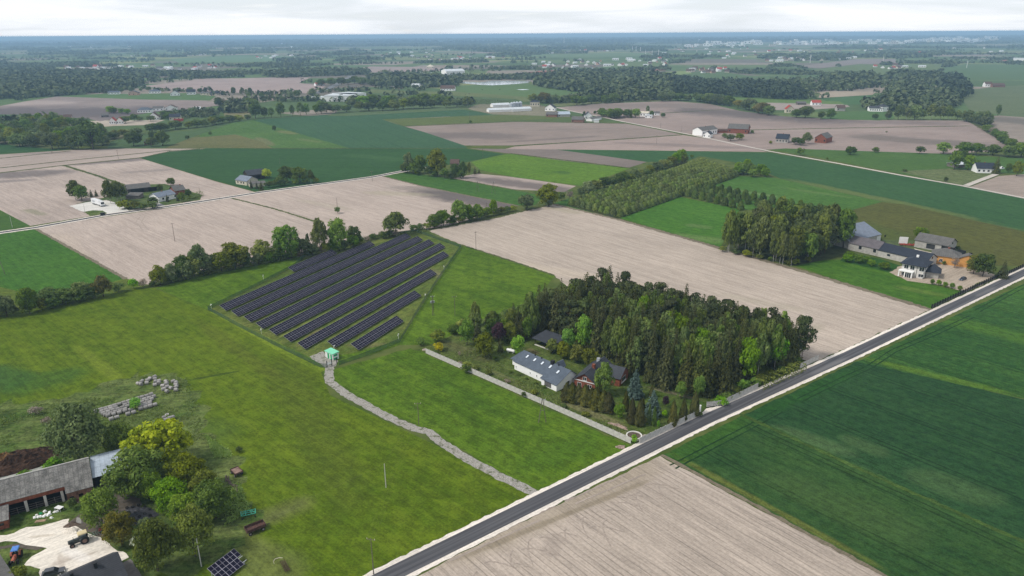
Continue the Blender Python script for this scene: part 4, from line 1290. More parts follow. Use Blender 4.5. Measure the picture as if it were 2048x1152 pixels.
# --- open shed at the wood edge
A, B = at(1069, 688.5), at(1092, 697)
L = (B - A).length
L = max(L, 9.5)
e = T('open_shed', 'dark open shed with flat graphite roof at the edge of the wood', 'shed', A, math.atan2(B.y - A.y, B.x - A.x))
MB().slab([(-.8, -.8, 2.7), (L + .6, -.8, 2.7), (L + .6, 7.4, 3.5), (-.8, 7.4, 3.5)], .16).build('roof', GRAPH, e)
MB().box(0, L, 6.6, 6.75, 0, 3.1).build('back_wall', DARKWOOD, e)
MB().box(L - .15, L, 0, 6.59, 0, 2.5).build('side_wall', DARKWOOD, e)
for x in (.1, L * .5, L - .4):
    MB().box(x, x + .16, .1, .26, 0, 2.6).build('post', DARKWOOD, e)
MB().box(.4, L - .4, -.5, .09, .02, .25).build('step', CONC, e)

# --- white gas tank
p = at(1022, 706)
e = T('gas_tank', 'white gas tank lying under the trees behind the white house', 'gas tank', p, R(150))
TANK = plain('tank_white', (.74, .74, .73), .4, .4, .05, 1)
mb = MB()
prof = [(-1.9, .12), (-1.75, .42), (-1.5, .6), (1.5, .6), (1.75, .42), (1.9, .12)]
for (x0, r0), (x1, r1) in zip(prof, prof[1:]):
    mb.tube((x0, 0, 1.05), (x1, 0, 1.05), r0, r1, 14)
mb.build('vessel', TANK, e, smooth=False)
for x in (-1.0, 1.0):
    MB().box(x - .1, x + .1, -.4, .4, 0, .5).build('foot', STEEL, e)
MB().tube((0, 0, 1.6), (0, 0, 1.9), .2, .2, 10).build('valve_cover', TANK, e)

# --- concrete slab fence, two runs
def slabfence(label, marks, gaps=()):
    P = [at(*q) for q in marks]
    e = T('concrete_fence', label, 'fence', P[0])
    pm = qm = None
    for a, b in zip(P, P[1:]):
        L = (b - a).length
        n = max(1, round(L / 2.05))
        st = L / n
        rz = math.atan2(b.y - a.y, b.x - a.x)
        if pm is None:
            mb = MB()
            for k in range(4):
                mb.box(.09, st - .09, -.03, .03, .02 + k * .49, .02 + k * .49 + .475)
            pm = mb.mesh('slab_panel', [CONC])
            qm = MB().box(-.09, .09, -.09, .09, 0, 2.1).mesh('fence_post', [CONC])
        d = (b - a) / L
        for i in range(n):
            p = a + d * (st * i) - P[0]
            link('panel', pm, e, p, rz)
            link('post', qm, e, p, rz)
    return e


slabfence('grey concrete panel fence along the bright green field', [(852, 706.5), (960, 754), (1060, 798), (1160, 842), (1262, 887.5)])
slabfence('grey concrete panel fence beside the road, from the corner to the gateway', [(1279, 887.5), (1340, 858), (1396, 832)])
slabfence('short concrete panel fence between gateway and clipped hedge', [(1449, 809), (1480, 794), (1516, 776)])
slabfence('white concrete panel fence at the corner of the dark wood', [(1600, 737), (1637, 719.5)])

# gate, drive, planter
drv = soil('drive_gravel', (.64, .58, .52), RD, .85, (), .3)
rsheet('ground', [(1399, 830), (1412, 817), (1440, 814), (1452, 810), (1466, 806), (1420, 832)], drv, .10, .3, 1.5, 'white gravel gateway off the road')
e = T('gate', 'mottled grey sliding gate panel beside the gravel gateway', 'gate', at(1413, 815.5), line_angle((1413, 815.5), (1440, 812)))
mar = plain('mottled_stone', (.52, .50, .47), .7, .3, .45, 2.2)
MB().box(0, 5.2, -.05, .05, .3, 2.0).build('panel', mar, e)
for x in (0, 2.5, 5.0):
    MB().box(x, x + .14, .052, .2, 0, 2.1).build('post', STEEL, e)
MB().box(-.1, 5.4, -.07, .07, .12, .28).build('rail', BLACK, e)
e = MB().box(-.18, .18, -.18, .18, 0, 2.3).box(-.24, .24, -.24, .24, 2.3, 2.4).build('gate_pillar', WHITE, None, at(1400, 824), R(30))
setp(e, 'white gate pillar by the gravel gateway', 'pillar')
p = at(1268, 874)
e = T('planter_ring', 'round white walled planter in the garden corner', 'planter', p)
mb = MB()
ro, ri = 2.35, 2.0
for k in range(32):
    a0, a1 = 2 * math.pi * k / 32, 2 * math.pi * (k + 1) / 32
    mb.hull8([(ri * math.cos(a0), ri * math.sin(a0), 0), (ro * math.cos(a0), ro * math.sin(a0), 0), (ro * math.cos(a1), ro * math.sin(a1), 0), (ri * math.cos(a1), ri * math.sin(a1), 0)],
             [(ri * math.cos(a0), ri * math.sin(a0), .7), (ro * math.cos(a0), ro * math.sin(a0), .7), (ro * math.cos(a1), ro * math.sin(a1), .7), (ri * math.cos(a1), ri * math.sin(a1), .7)])
mb.build('ring_wall', plain('ring_white', (.66, .64, .60), .85, .2, .15, .8), e)
mb = MB().poly([(2.02 * math.cos(k * .3927), 2.02 * math.sin(k * .3927), .45) for k in range(16)])
mb.build('soil', plain('planter_soil', (.13, .10, .075), .95, .1, .4, 2), e)


def heap(name, label, cat, q, rx, ry, h, mat, rz=0.0, n=26, kind=None, lump=.35, seed=3, group=None):
    """low irregular mound"""
    rr = random.Random(seed)
    mb = MB()
    g = {}
    ph = [rr.uniform(0, 6.28) for _ in range(6)]
    for i in range(n + 1):
        for j in range(n + 1):
            x, y = 2 * i / n - 1, 2 * j / n - 1
            a = math.atan2(y, x)
            edge = 1 + .16 * math.sin(3 * a + ph[0]) + .1 * math.sin(5 * a + ph[1])
            d = math.hypot(x, y) / edge
            z = max(0, 1 - d * d) ** .8 * h * (1 + lump * math.sin(x * 5 + ph[2]) * math.cos(y * 6 + ph[3])) * (1 + rr.uniform(-.18, .18))
            g[i, j] = len(mb.v)
            mb.v.append((x * rx + rr.uniform(-.4, .4) * rx / n, y * ry, z - .01 if d < 1 else -.05))
    for i in range(n):
        for j in range(n):
            mb.f.append((g[i, j], g[i + 1, j], g[i + 1, j + 1], g[i, j + 1]))
            mb.m.append(0)
    o = mb.build(name, mat, None, at(*q), rz)
    return setp(o, label, cat, group, kind)


rub = plain('rubble_stone', (.36, .27, .22), .95, .1, .45, 1.6)
heap('rubble', 'long low heap of pinkish rubble inside the garden fence', 'rubble', (1236, 852), 3.6, .9, .45, rub, R(-35), seed=5)
heap('rubble', 'round patch of rubble outside the fence corner by the road', 'rubble', (1241, 894), 1.5, 1.1, .25, rub, 0, seed=6)
heap('rubble', 'pale stones beside the round planter', 'rubble', (1290, 872), 1.5, .7, .3, plain('pale_rubble', (.52, .46, .38), .95, .1, .35, 2), R(20), seed=7)
heap('rubble', 'pale stones at the far end of the concrete fence', 'rubble', (849, 700), 1.0, .7, .5, plain('pale_rubble_b', (.5, .42, .36), .95, .1, .35, 2), 0, seed=8)

# --- the farm on the right: villa, garage, long barn, blue barn, workshop, orange house
A, B = at(1800.6, 550), at(1844, 558.5)
L = (B - A).length
D = 11.0
e = T('villa', 'two storey white villa with dark navy hip roof, still being finished', 'house', A, math.atan2(B.y - A.y, B.x - A.x))
MB().box(0, L, 0, D, 0, 6.2).build('wall', plain('villa_plaster', (.66, .64, .60), .85, .2, .12, .6), e)
o = 1.0
apx = [(L * .5 - 1.2, D * .5, 9.0), (L * .5 + 1.2, D * .5, 9.0)]
c = [(-o, -o, 6.2), (L + o, -o, 6.2), (L + o, D + o, 6.2), (-o, D + o, 6.2)]
r = MB().poly([c[0], c[1], apx[1], apx[0]]).poly([c[1], c[2], apx[1]]).poly([c[2], c[3], apx[0], apx[1]]).poly([c[3], c[0], apx[0]]).poly([(x, y, z - .22) for x, y, z in c[::-1]]).build('roof', NAVY, e)
rr_ = MB()
for i in range(4):
    a, b = c[i], c[(i + 1) % 4]
    rr_.poly([(a[0], a[1], 5.98), (b[0], b[1], 5.98), b, a])
rr_.build('fascia', BLACK, r)
MB().box(L * .5 - .5, L * .5 + .5, D * .5 - .4, D * .5 + .4, 8.2, 9.9).build('chimney', WHITE, r)
for a, w_ in ((L * .10, 2.0), (L * .38, 2.0), (L * .80, 2.2)):
    win(e, 'f', a, 3.7, w_, 2.0, L, D, split=2, glass=GLASS)
win(e, 'f', L * .80, .8, 2.3, 1.6, L, D, split=2)
win(e, 'f', L * .06, .3, 1.6, 2.0, L, D, split=1)
win(e, 'r', 2.0, 3.8, 1.4, 1.5, L, D)
win(e, 'r', 7.0, 3.8, 1.2, 1.5, L, D)
pw = L * .60
MB().box(-.6, pw, -2.6, -.003, 2.75, 3.15).build('porch_roof', WHITE, e)
for x in (-.5, pw * .36, pw - .6):
    MB().box(x, x + .45, -2.5, -2.05, 0, 2.748).build('pillar', WHITE, e)
k = MB().box(pw * .42, pw - .65, -2.35, -2.28, .05, 2.6).build('glazing', FRAME, e)
kk = MB()
for i in range(3):
    ww = (pw * .58 - .65) / 3
    kk.box(pw * .42 + i * ww + .06, pw * .42 + (i + 1) * ww - .06, -2.36, -2.351, .15, 2.5)
kk.build('pane', GLASS, k)
MB().tube((L * .70, -.12, 0), (L * .70, -.12, 6.0), .08, .08, 6).build('downpipe', BLACK, e)
building('garage', 'grey garage with pyramid navy roof attached to the villa', 'garage', (1851, 554.5), (1876, 558), 7.5, 2.9, 3.0, BLOCK, NAVY, 'hip', .9, doors=[('r', 1.2, .05, 4.6, 2.4, DARKIN)])

A, B = at(1695, 499), at(1754, 512.5)
C = at(1852, 537)
W1 = 10.5
e, L, D = building('barn', 'long low barn of grey blocks with faded purple roof', 'barn', (1695, 499), (1754, 512.5), W1, 3.9, 3.0, BLOCK, PURPLE, 'x', .4, wins=[('f', x * 60, 1.7, 1.5, 1.7) for x in (.10, .23, .36, .42, .53, .66)], fine=False)
e, L, D = building('barn', 'long low barn of pale blocks with dark navy roof', 'barn', (1754.4, 512.6), (1852, 536), W1 - .4, 3.6, 2.9, plain('pale_block', (.52, .495, .455), .9, .15, .15, .8), NAVY, 'x', .4, wins=[('f', 5, 1.5, 1.6, 1.1), ('f', 19, 1.5, 1.2, .8), ('f', 27, 1.5, 1.2, .8)], fine=False)
win(e, 'r', 4.2, 3.9, 1.4, 1.2, L, D, fine=False)
building('barn', 'tall farm hall with broad blue grey sheet roof', 'barn', (1697, 498), (1757, 483.5), 22.0, 4.6, 4.6, BLOCK, BLUEROOF, 'x', .8, fine=False, doors=[('f', 25, .05, 3.6, 3.4, FRAME)], wins=[('f', 32, 1.8, 1.6, 1.4)])
e, L, D = building('workshop', 'grey plastered workshop with long fibre cement roof and dark doors', 'workshop', (1828, 494), (1894, 507), 12, 4.2, 2.9, plain('workshop_plaster', (.43, .415, .385), .9, .15, .2, .7), GREYROOF, 'x', .5, fine=False,
                   doors=[('f', 13.5, .05, 6.5, 3.7, BLACK)], wins=[('f', 6, .8, 4.4, 2.6), ('f', 21.5, .4, 4.0, 3.0), ('f', 27, .3, 1.6, 2.6), ('r', 4.5, 4.3, 1.6, 1.0)])
e, L, D = building('house', 'orange plastered farmhouse with weathered grey hip roof', 'house', (1861, 525.5), (1917, 533), 11, 4.2, 3.2, ORANGE, GREYROOF, 'hip', .5, chim=((.55, .5, .9, .3),), wins=[('f', 14, 1.2, 2.2, 1.9, 2), ('f', 3.5, 1.2, 1.6, 1.6, 2)])
pts = [(11.5, 0), (20, 0), (20, 4.2), (15.75, 6.3), (11.5, 4.2)]
MB().hullN([(x, 4, z) for x, z in pts], [(x, -.3, z) for x, z in pts]).build('gable', ORANGE, e)
MB().slab([(11.0, -.7, 4.15), (15.75, -.7, 6.5), (15.75, 5, 6.5), (11.0, 5, 4.15)], .15).slab([(20.5, -.7, 4.15), (15.75, -.7, 6.503), (15.75, 5, 6.503), (20.5, 5, 4.15)], .15).build('gable_roof', GREYROOF, e)
e = T('tall_board', 'tall white metal panel standing behind the barns', 'panel', at(1797, 488.5), R(-12))
MB().box(0, 4.4, -.12, .12, .6, 4.3).build('sheet', WHITE, e)
for x in (.2, 4.0):
    MB().box(x, x + .2, .122, .8, 0, 3.4).build('prop', STEEL, e)
e = T('harrow', 'red folding harrow parked by the white metal panel', 'farm machine', at(1800, 492), R(-14))
mb = MB()
for y in (0, 1.2, 2.4):
    mb.box(0, 7.5, y, y + .18, .7, .9)
for x in (0, 2.4, 4.9, 7.3):
    mb.box(x, x + .18, -.2, 2.8, .9, 1.15)
mb.build('frame', RED, e)
mb = MB()
for i in range(14):
    for y in (.05, 1.25, 2.45):
        mb.box(.2 + i * .53, .26 + i * .53, y, y + .06, 0, .7)
mb.build('tines', BLACK, e)
mb = MB()
for x in (1.2, 6.0):
    mb.tube((x, 1.4, .45), (x + .3, 1.4, .45), .45, .45, 12)
mb.build('wheel', RUBBER, e)
# dark fence along the road
P = [at(*q) for q in ((1863, 616.5), (1930, 585), (1993, 556))]
for P, lab in ((P, 'dark metal fence of the villa along the road'), ([at(2005, 553), at(2052, 532)], 'dark metal fence beyond the driveway')):
    e = T('metal_fence', lab, 'fence', P[0])
    for a, b in zip(P, P[1:]):
        L = (b - a).length
        n = round(L / 2.5)
        d = (b - a) / L
        rz = math.atan2(d.y, d.x)
        for i in range(n):
            p = a + d * (L / n * i) - P[0]
            mb = MB()
            for k in range(5):
                mb.box(.2, L / n, -.02, .02, .45 + k * .24, .45 + k * .24 + .17)
            mb.build('panel', BLACK, e, p, rz)
            MB().box(-.12, .2, -.16, .16, 0, 1.9).build('post', DARKIN, e, p, rz)
            MB().box(.2, L / n, -.1, .1, 0, .4).build('plinth', GREYROOF, e, p, rz)

# --- solar kiosk
cq = at(665.9, 721.6)
a_ = at(651, 714.2)
b_ = at(677.2, 716.8)
ux = (cq - a_)
L = 3.6
D = 3.4
rz = math.atan2(ux.y, ux.x)
e = T('transformer_kiosk', 'white and green transformer kiosk with mint roof at the solar park', 'kiosk', a_, rz)
L = min(max(ux.length, 3.0), 5.0)
D = min(max((b_ - cq).length, 2.6), 4.5)
MB().box(0, L, 0, D, 0, 2.5).build('wall', plain('kiosk_white', (.74, .76, .73), .6, .3, .06, 1), e)
MB().hull8([(-.2, -.2, 2.5), (L + .2, -.2, 2.5), (L + .2, D + .2, 2.5), (-.2, D + .2, 2.5)], [(-.2, -.2, 2.66), (L + .2, -.2, 2.66), (L + .2, D + .2, 2.9), (-.2, D + .2, 2.9)]).build('roof', MINT, e)
for x in (.32 * L, .70 * L):
    win(e, 'f', x, .1, .22 * L, 2.1, L, D, 'door', False, GREENP)
win(e, 'r', .18 * D, 1.45, .6 * D, .75, L, D, 'louvre', False, GREENP)
win(e, 'r', .18 * D, .15, .6 * D, .75, L, D, 'louvre', False, GREENP)
e = T('site_gate', 'white board gate on black posts before the solar kiosk', 'gate', at(654, 735))
pp = [at(654.5, 735) - at(654, 735), at(664, 731.5) - at(654, 735), at(674, 728) - at(654, 735)]
for p in pp:
    MB().box(-.12, .12, -.12, .12, 0, 2.6).build('post', BLACK, e, p)
d = pp[1] - pp[0]
mb = MB().box(.15, d.length - .15, -.03, .03, .9, 1.7).build('sign_board', WHITE, e, pp[0], math.atan2(d.y, d.x))
mb = MB()
for i in range(12):
    x = .2 + i * (d.length - .4) / 11
    mb.box(x, x + .03, .035, .06, .2, 1.9)
mb.build('bars', BLACK, e, pp[0], math.atan2(d.y, d.x))

# ------------------------------------------------------------------ solar park
m, t = newmat('solar_cell')
o = t.obj()
col = t.mix(t.ramp(t.noise(o, .5, 2), .35, .65), (.008, .007, .017), (.014, .012, .026))
t.out(col, .6, .04)
CELL = m
ALU = plain('aluminium_frame', (.31, .30, .35), .5, .4, .1, 1)
ROWS = [  # upper left, lower left, lower right, upper right of each table
    ((575.2, 534.6), (588, 543.5), (671.7, 506.7), (657.7, 499)),
    ((439.4, 611.5), (452, 621), (753, 490.2), (740.3, 481.3)),
    ((462.2, 622.2), (476, 632.4), (826, 474), (813.5, 465)),
    ((487.6, 633.6), (501.6, 643.8), (847.7, 480.3), (832.5, 472.2)),
    ((511.7, 646.3), (525.7, 657), (870.6, 486.7), (855.3, 477.8)),
    ((537.1, 659), (552.4, 670), (894.7, 494.3), (879.5, 484.1)),
    ((565, 671.7), (581.6, 683.7), (896, 510.8), (882, 502.4)),
    ((594.3, 685.7), (610.8, 697.9), (872, 547.6), (860.4, 538.7)),
    ((655.2, 683.2), (670.4, 694.6), (843, 590.5), (828, 580.3)),
    ((701, 689.5), (717.4, 699.7), (807.5, 641.3), (793.6, 631.9))]
ZL, ZH = .8, 2.7
# common direction and table width
dirs = Vector((0, 0, 0))
wid = []
for tl, bl, br, tr_ in ROWS:
    dirs += (at(*br, ZL) - at(*bl, ZL)).normalized()
    wid.append((at(*bl, ZL), at(*br, ZL), at(*tl, ZH), at(*tr_, ZH)))
UX = dirs.normalized()
UY = Vector((-UX.y, UX.x, 0))
ws = [((q[2] - q[0]).dot(UY) + (q[3] - q[1]).dot(UY)) / 2 for q in wid]
TW = sum(ws) / len(ws) * .93
rzs = math.atan2(UX.y, UX.x)
print('solar table plan width', [round(x, 1) for x in ws], 'length', [round((q[1] - q[0]).length) for q in wid])


def table_segment(ncol, cw, W, zl, zh, colgap=.055, hole=(), midw=.11):
    """slab of 2 x ncol portrait modules; each module shows two half cells"""
    L = ncol * cw
    s = math.hypot(W, zh - zl)
    cy, sz = W / s, (zh - zl) / s
    Pt = lambda x, v, off=0.0: (x, v * cy - off * sz, zl + v * sz + off * cy)
    mb = MB()
    if hole:
        for i in range(ncol):
            for j in range(2):
                if (i, j) not in hole:
                    v0, v1 = j * s / 2, (j + 1) * s / 2
                    mb.slab([Pt(i * cw, v0), Pt((i + 1) * cw, v0), Pt((i + 1) * cw, v1), Pt(i * cw, v1)], .06, 0)
    else:
        mb.slab([Pt(0, 0), Pt(L, 0), Pt(L, s), Pt(0, s)], .07, 0)
    for i in range(ncol):
        for j in range(2):
            if (i, j) in hole:
                continue
            for k in range(2):
                v0 = j * s / 2 + k * s / 4
                a = .05 if k == 0 else .028
                b = .028 if k == 0 else .05
                if (j == 0 and k == 1):
                    b = midw * .5
                if (j == 1 and k == 0):
                    a = midw * .5
                g0 = colgap * .5 if i % 2 else colgap
                g1 = colgap if i % 2 else colgap * .5
                mb.poly([Pt(i * cw + g0, v0 + a, .008), Pt((i + 1) * cw - g1, v0 + a, .008), Pt((i + 1) * cw - g1, v0 + s / 4 - b, .008), Pt(i * cw + g0, v0 + s / 4 - b, .008)], 1)
    return mb


SEGM = {}
legf = MB().box(-.06, .06, -.06, .06, 0, ZL + .25).mesh('front_post', [STEEL])
legb = MB().box(-.06, .06, -.06, .06, 0, ZH - .3).mesh('back_post', [STEEL])
for i, q in enumerate(wid):
    a = q[0].copy()
    a.z = 0
    Lr = (q[1] - q[0]).dot(UX)
    ncol = max(6, round(Lr / 1.16))
    e = T('solar_table', ['short solar table nearest the hedgerow, shaded and dark', 'solar table second from the hedgerow, ending halfway', 'longest solar table, third from the hedgerow', 'long solar table, fourth from the hedgerow',
                          'long solar table in the middle of the park, fifth from the hedgerow', 'long solar table in the middle, sixth from the hedgerow', 'long solar table, fourth from the kiosk side',
                          'solar table third from the last, its low end behind the kiosk', 'solar table whose low end stands right above the mint kiosk', 'shortest solar table beside the fence and lime field'][i],
          'solar panels', a, rzs, 'solar tables of the fenced park')
    segs = []
    left = ncol
    while left > 0:
        k = 6 if left >= 9 or left == 6 else min(left, 8)
        segs.append(k)
        left -= k
    x = 0.0
    for k in segs:
        if k not in SEGM:
            SEGM[k] = table_segment(k, 1.16, TW, ZL, ZH).mesh('module_block', [ALU, CELL])
        link('module_block', SEGM[k], e, (x, 0, 0))
        for nm, me, y in (('front_post', legf, .7), ('back_post', legb, TW - .9)):
            link(nm, me, e, (x + k * .58, y, 0))
        x += k * 1.16
# the separate table near the farmyard
a, b, c = at(414, 1137, 2.6), at(468, 1097, 2.6), at(488.5, 1128.5, .7)
ux = (b - a)
ux.z = 0
L2 = ux.length
ux.normalize()
uy = Vector((-ux.y, ux.x, 0))
W2 = abs((b - c).dot(uy))
org = a - uy * W2
org.z = 0
e = T('solar_table', 'free standing solar table by the farmyard with one module missing', 'solar panels', org, math.atan2(ux.y, ux.x))
table_segment(7, L2 / 7, W2, .7, 2.6, .07, ((6, 0),), .12).build('module_block', [ALU, CELL], e)
s_ = (2.6 - .7) / W2
for y in (.5, W2 * .42):
    MB().hull8([(L2 * .8, y, .66 + s_ * y - .1), (L2 + .1, y, .66 + s_ * y - .1), (L2 + .1, y + .14, .66 + s_ * y - .1), (L2 * .8, y + .14, .66 + s_ * y - .1)],
               [(L2 * .8, y, .66 + s_ * y), (L2 + .1, y, .66 + s_ * y), (L2 + .1, y + .14, .66 + s_ * y), (L2 * .8, y + .14, .66 + s_ * y)]).build('rail', STEEL, e)
for x in (.6, L2 / 2, L2 - .6):
    for y, z in ((.5, .8), (W2 - .5, 2.3)):
        MB().box(x - .06, x + .06, y, y + .12, 0, z).build('post', STEEL, e)

# --- mesh fence of the solar park
m, t = newmat('green_mesh')
p = t.obj()
b = t.n('ShaderNodeBsdfPrincipled', {'Base Color': (.030, .085, .060), 'Roughness': .7})
tr_ = t.n('ShaderNodeBsdfTransparent')
mx = t.n('ShaderNodeMixShader', {0: .30, 1: tr_.outputs[0], 2: b.outputs[0]})
t.n('ShaderNodeOutputMaterial', {'Surface': mx.outputs[0]})
MESHF = m
GP = plain('green_post', (.02, .07, .045), .6, .3, .1, 1)
P = [at(*q) for q in ((678, 731), (720, 717), (800, 685), (838, 620), (875, 562), (922, 495), (832, 464), (745, 476), (612, 512), (590, 533), (500, 580), (416, 620), (480, 655), (560, 696), (640, 735), (654, 736))]
e = T('mesh_fence', 'dark green wire mesh fence around the solar park', 'fence', P[0])
for a, b in zip(P, P[1:]):
    L = (b - a).length
    rz = math.atan2(b.y - a.y, b.x - a.x)
    MB().box(0, L, -.012, .012, .05, 1.75).build('wire_panel', MESHF, e, a - P[0], rz)
    mb = MB()
    n = max(2, int(L / 3))
    for i in range(n):
        mb.box(L * i / n - .03, L * i / n + .03, .014, .07, 0, 1.85)
    setp(mb.build('post_row', GP, e, a - P[0], rz), None, None, None, 'stuff')
wm = plain('white_pole', (.72, .72, .70), .5, .3, .08, 1)
for i, (u, v, vt) in enumerate(((423, 618, 609), (527, 559, 552), (612, 513, 504.5), (523, 668, 659), (797, 678.5, 668), (851, 598, 587), (888, 540, 532), (669, 702, 692), (725, 479, 473))):
    p = at(u, v)
    h = max(2.5, tall(p, vt))
    e = T('camera_mast', 'thin white camera mast at the solar park fence', 'mast', p, rnd.uniform(0, 6), 'camera masts around the solar park')
    MB().tube((0, 0, 0), (0, 0, h), .07, .05, 6).build('pole', wm, e)
    MB().box(-.12, .45, -.1, .1, h - .5, h - .25).box(-.45, -.12, -.08, .08, h - .9, h - .68).build('camera', wm, e)

# ------------------------------------------------------------------ poles, pylons and wires
WOODP = plain('pole_wood', (.17, .145, .12), .9, .1, .3, 2)
CONCP = plain('pole_concrete', (.50, .48, .45), .85, .15, .15, 2)
TOP = {}


def pole(u, v, vt, label, kind='wood', arms=1, rz=0.0, group=None, key=None, lean=0.0):
    p = at(u, v)
    h = tall(p, vt)
    r = max(.13, h * .013)
    e = T('power_pole', label, 'power pole', p, rz, group)
    mt = CONCP if kind == 'conc' else WOODP
    if kind == 'a':
        MB().tube((-h * .14, 0, 0), (-.08, 0, h), r, r * .8).build('leg', mt, e)
        MB().tube((h * .14, 0, 0), (.08, 0, h), r, r * .8).build('leg', mt, e)
        MB().box(-h * .07, h * .07, -.06, .06, h * .5, h * .5 + .15).build('brace', mt, e)
    elif kind == 'twin':
        MB().tube((-.35, 0, 0), (-.12, 0, h), r, r * .8).build('post', mt, e)
        MB().tube((.35, 0, 0), (.12, 0, h), r, r * .8).build('post', mt, e)
        MB().box(-.9, .9, .18, .6, h * .62, h * .72).build('switch_box', STEEL, e)
    else:
        MB().tube((0, 0, 0), (lean, 0, h), r, r * .65, 7).build('post', mt, e)
    z = h - .35
    for k in range(arms):
        MB().box(lean - 1.0, lean + 1.0, -.07, .07, z - .9 * k - .12, z - .9 * k).build('crossarm', STEEL if kind != 'wood' else mt, e)
    ins = []
    for k in range(max(1, arms)):
        for x in (-.9, 0, .9):
            if arms or x == 0:
                b = MB().tube((lean + x, 0, z - .9 * k), (lean + x, 0, z - .9 * k + .3), .07, .05, 5)
                b.build('insulator', CONCP, e)
    TOP[key or label] = (p, h, rz)
    return e


pole(772, 975, 927, 'pale concrete pole in the middle of the olive meadow', 'conc', 0, 0, key='P1')
pole(747.5, 1149, 1076, 'tall wooden pole with one crossarm beside the road', 'wood', 1, R(-15), key='P2')
pole(837.5, 850, 805, 'wooden pole with one crossarm beside the stony track', 'wood', 1, R(10), key='P3')
pole(1084.5, 845, 797, 'A shaped wooden double pole in the lime green field', 'a', 1, R(8), key='P4')
pole(403, 1133, 1077, 'white concrete pole by the free standing solar table', 'conc', 0, 0, key='P5')
pole(866.5, 631, 591, 'twin concrete pole with switch box next to the mesh fence', 'twin', 1, R(20), key='P6')
pole(910, 631, 592, 'slim wooden pole in the bright grass before the dark wood', 'wood', 1, R(20), key='P7')
pole(952, 499, 463, 'lone pole at the edge of the wide pale field', 'wood', 1, R(30), key='P8')
pole(350, 483, 446, 'wooden pole standing in the pale field with wheel tracks', 'wood', 1, R(40), key='P9')
pole(675.5, 425, 395, 'wooden pole rising from a round bush in the pale field', 'wood', 0, 0, key='P10')
pole(744.5, 362.5, 342, 'pole beside the narrow grey road at the green corner', 'wood', 1, R(20), key='P11')
pole(25, 455, 432, 'thin pale pole in the small green triangle', 'conc', 0, 0, key='P12')
pole(4, 549, 506, 'A shaped pole at the left edge in bright green crop', 'a', 1, 0, key='P13')
pole(170, 424, 408, 'thin lamp pole on the white truck yard', 'conc', 0, 0, key='P14')
pole(400, 389, 375, 'dark pole beside the clipped hedge of the roadside farm', 'wood', 0, 0, key='P15')
pole(237, 318, 300, 'tall pole on the strip field baulk', 'wood', 1, R(15), key='P16')
pole(104, 307, 292, 'pole with a bush at its foot left of the strips', 'wood', 1, R(15), key='P17')
pole(955, 385, 363, 'left of two A shaped poles in the green strip', 'a', 1, 0, key='P18')
pole(987, 388, 363, 'right of two A shaped poles in the green strip', 'a', 1, 0, key='P19')
pole(966, 316, 298, 'pole at the rye field corner above the lime field', 'wood', 1, 0, key='P20')
pole(939, 246, 225, 'pole with bush at its foot in the olive crop', 'wood', 1, 0, key='P21')
pole(1313, 288, 270, 'pole in the ploughed land below the white lane', 'wood', 1, 0, key='P22')
pole(1363, 265, 253, 'pole beside the white lane', 'wood', 1, 0, key='P23')
pole(1321, 256, 246, 'pole in the pinkish plough right of the white house', 'wood', 1, 0, key='P24')
pole(973, 420, 405, 'short pole in the dark field corner', 'wood', 1, 0, key='P25')
pole(560, 328, 316, 'thin pole in the dark rye field', 'wood', 0, 0, key='P26')


def wire(ka, kb, label, offs=(0,), sag=1.2, r=.006):
    mb = MB()
    (pa, ha, ra), (pb, hb, rb) = TOP[ka], TOP[kb]
    for o in offs:
        a = pa + Vector((math.cos(ra) * o, math.sin(ra) * o, ha))
        b = pb + Vector((math.cos(rb) * o, math.sin(rb) * o, hb))
        n = 10
        pr = a
        for i in range(1, n + 1):
            s = i / n
            q = a.lerp(b, s)
            q.z -= sag * 4 * s * (1 - s)
            mb.tube(pr, q, r, r, 4)
            pr = q
    return setp(mb.build('power_line', WOODP), label, 'power line')


wire('P5', 'P1', 'sagging line from the farmyard pole across the meadow', (-.15, .15))
wire('P1', 'P3', 'sagging line from the meadow pole to the track pole', (-.15, .15))
wire('P2', 'P3', 'three wires from the roadside pole to the track pole', (-.9, 0, .9))
wire('P3', 'P7', 'three wires from the track pole over the lime field', (-.9, 0, .9), 1.6)
wire('P7', 'P8', 'three wires from the slim pole to the pale field', (-.9, 0, .9), 1.6)

for i, (u, v, vt) in enumerate(((1265, 99, 91.5), (1272, 101.5, 92), (1281, 104, 94), (1291, 108, 99.5), (1304, 111.5, 101), (1316.5, 114, 99), (1393, 112, 100.5), (1620, 126, 109), (1765, 129, 113), (1933, 136, 121))):
    p = at(u, v)
    h = tall(p, vt)
    e = T('pylon', 'slender white concrete pylon far out in the fields', 'pylon', p, rnd.uniform(-.5, .5), 'white pylons of the far line')
    w_ = depth(p) / FPX
    MB().tube((0, 0, 0), (0, 0, h), max(.6, w_ * .55), max(.4, w_ * .35), 8).build('mast', wm, e)
    for k, l in ((.97, .16), (.84, .22), (.71, .16)):
        MB().box(-h * l * .5, h * l * .5, -.25, .25, h * k, h * k + .5).build('crossarm', wm, e)
p = at(1128, 90)
e = T('radio_mast', 'tall thin radio mast on the horizon', 'mast', p)
MB().tube((0, 0, 0), (0, 0, 84), 2.2, 1.4, 6).build('mast', wm, e)
MB().tube((0, 0, 84), (0, 0, 92), .7, .4, 6).build('antenna', RED, e)

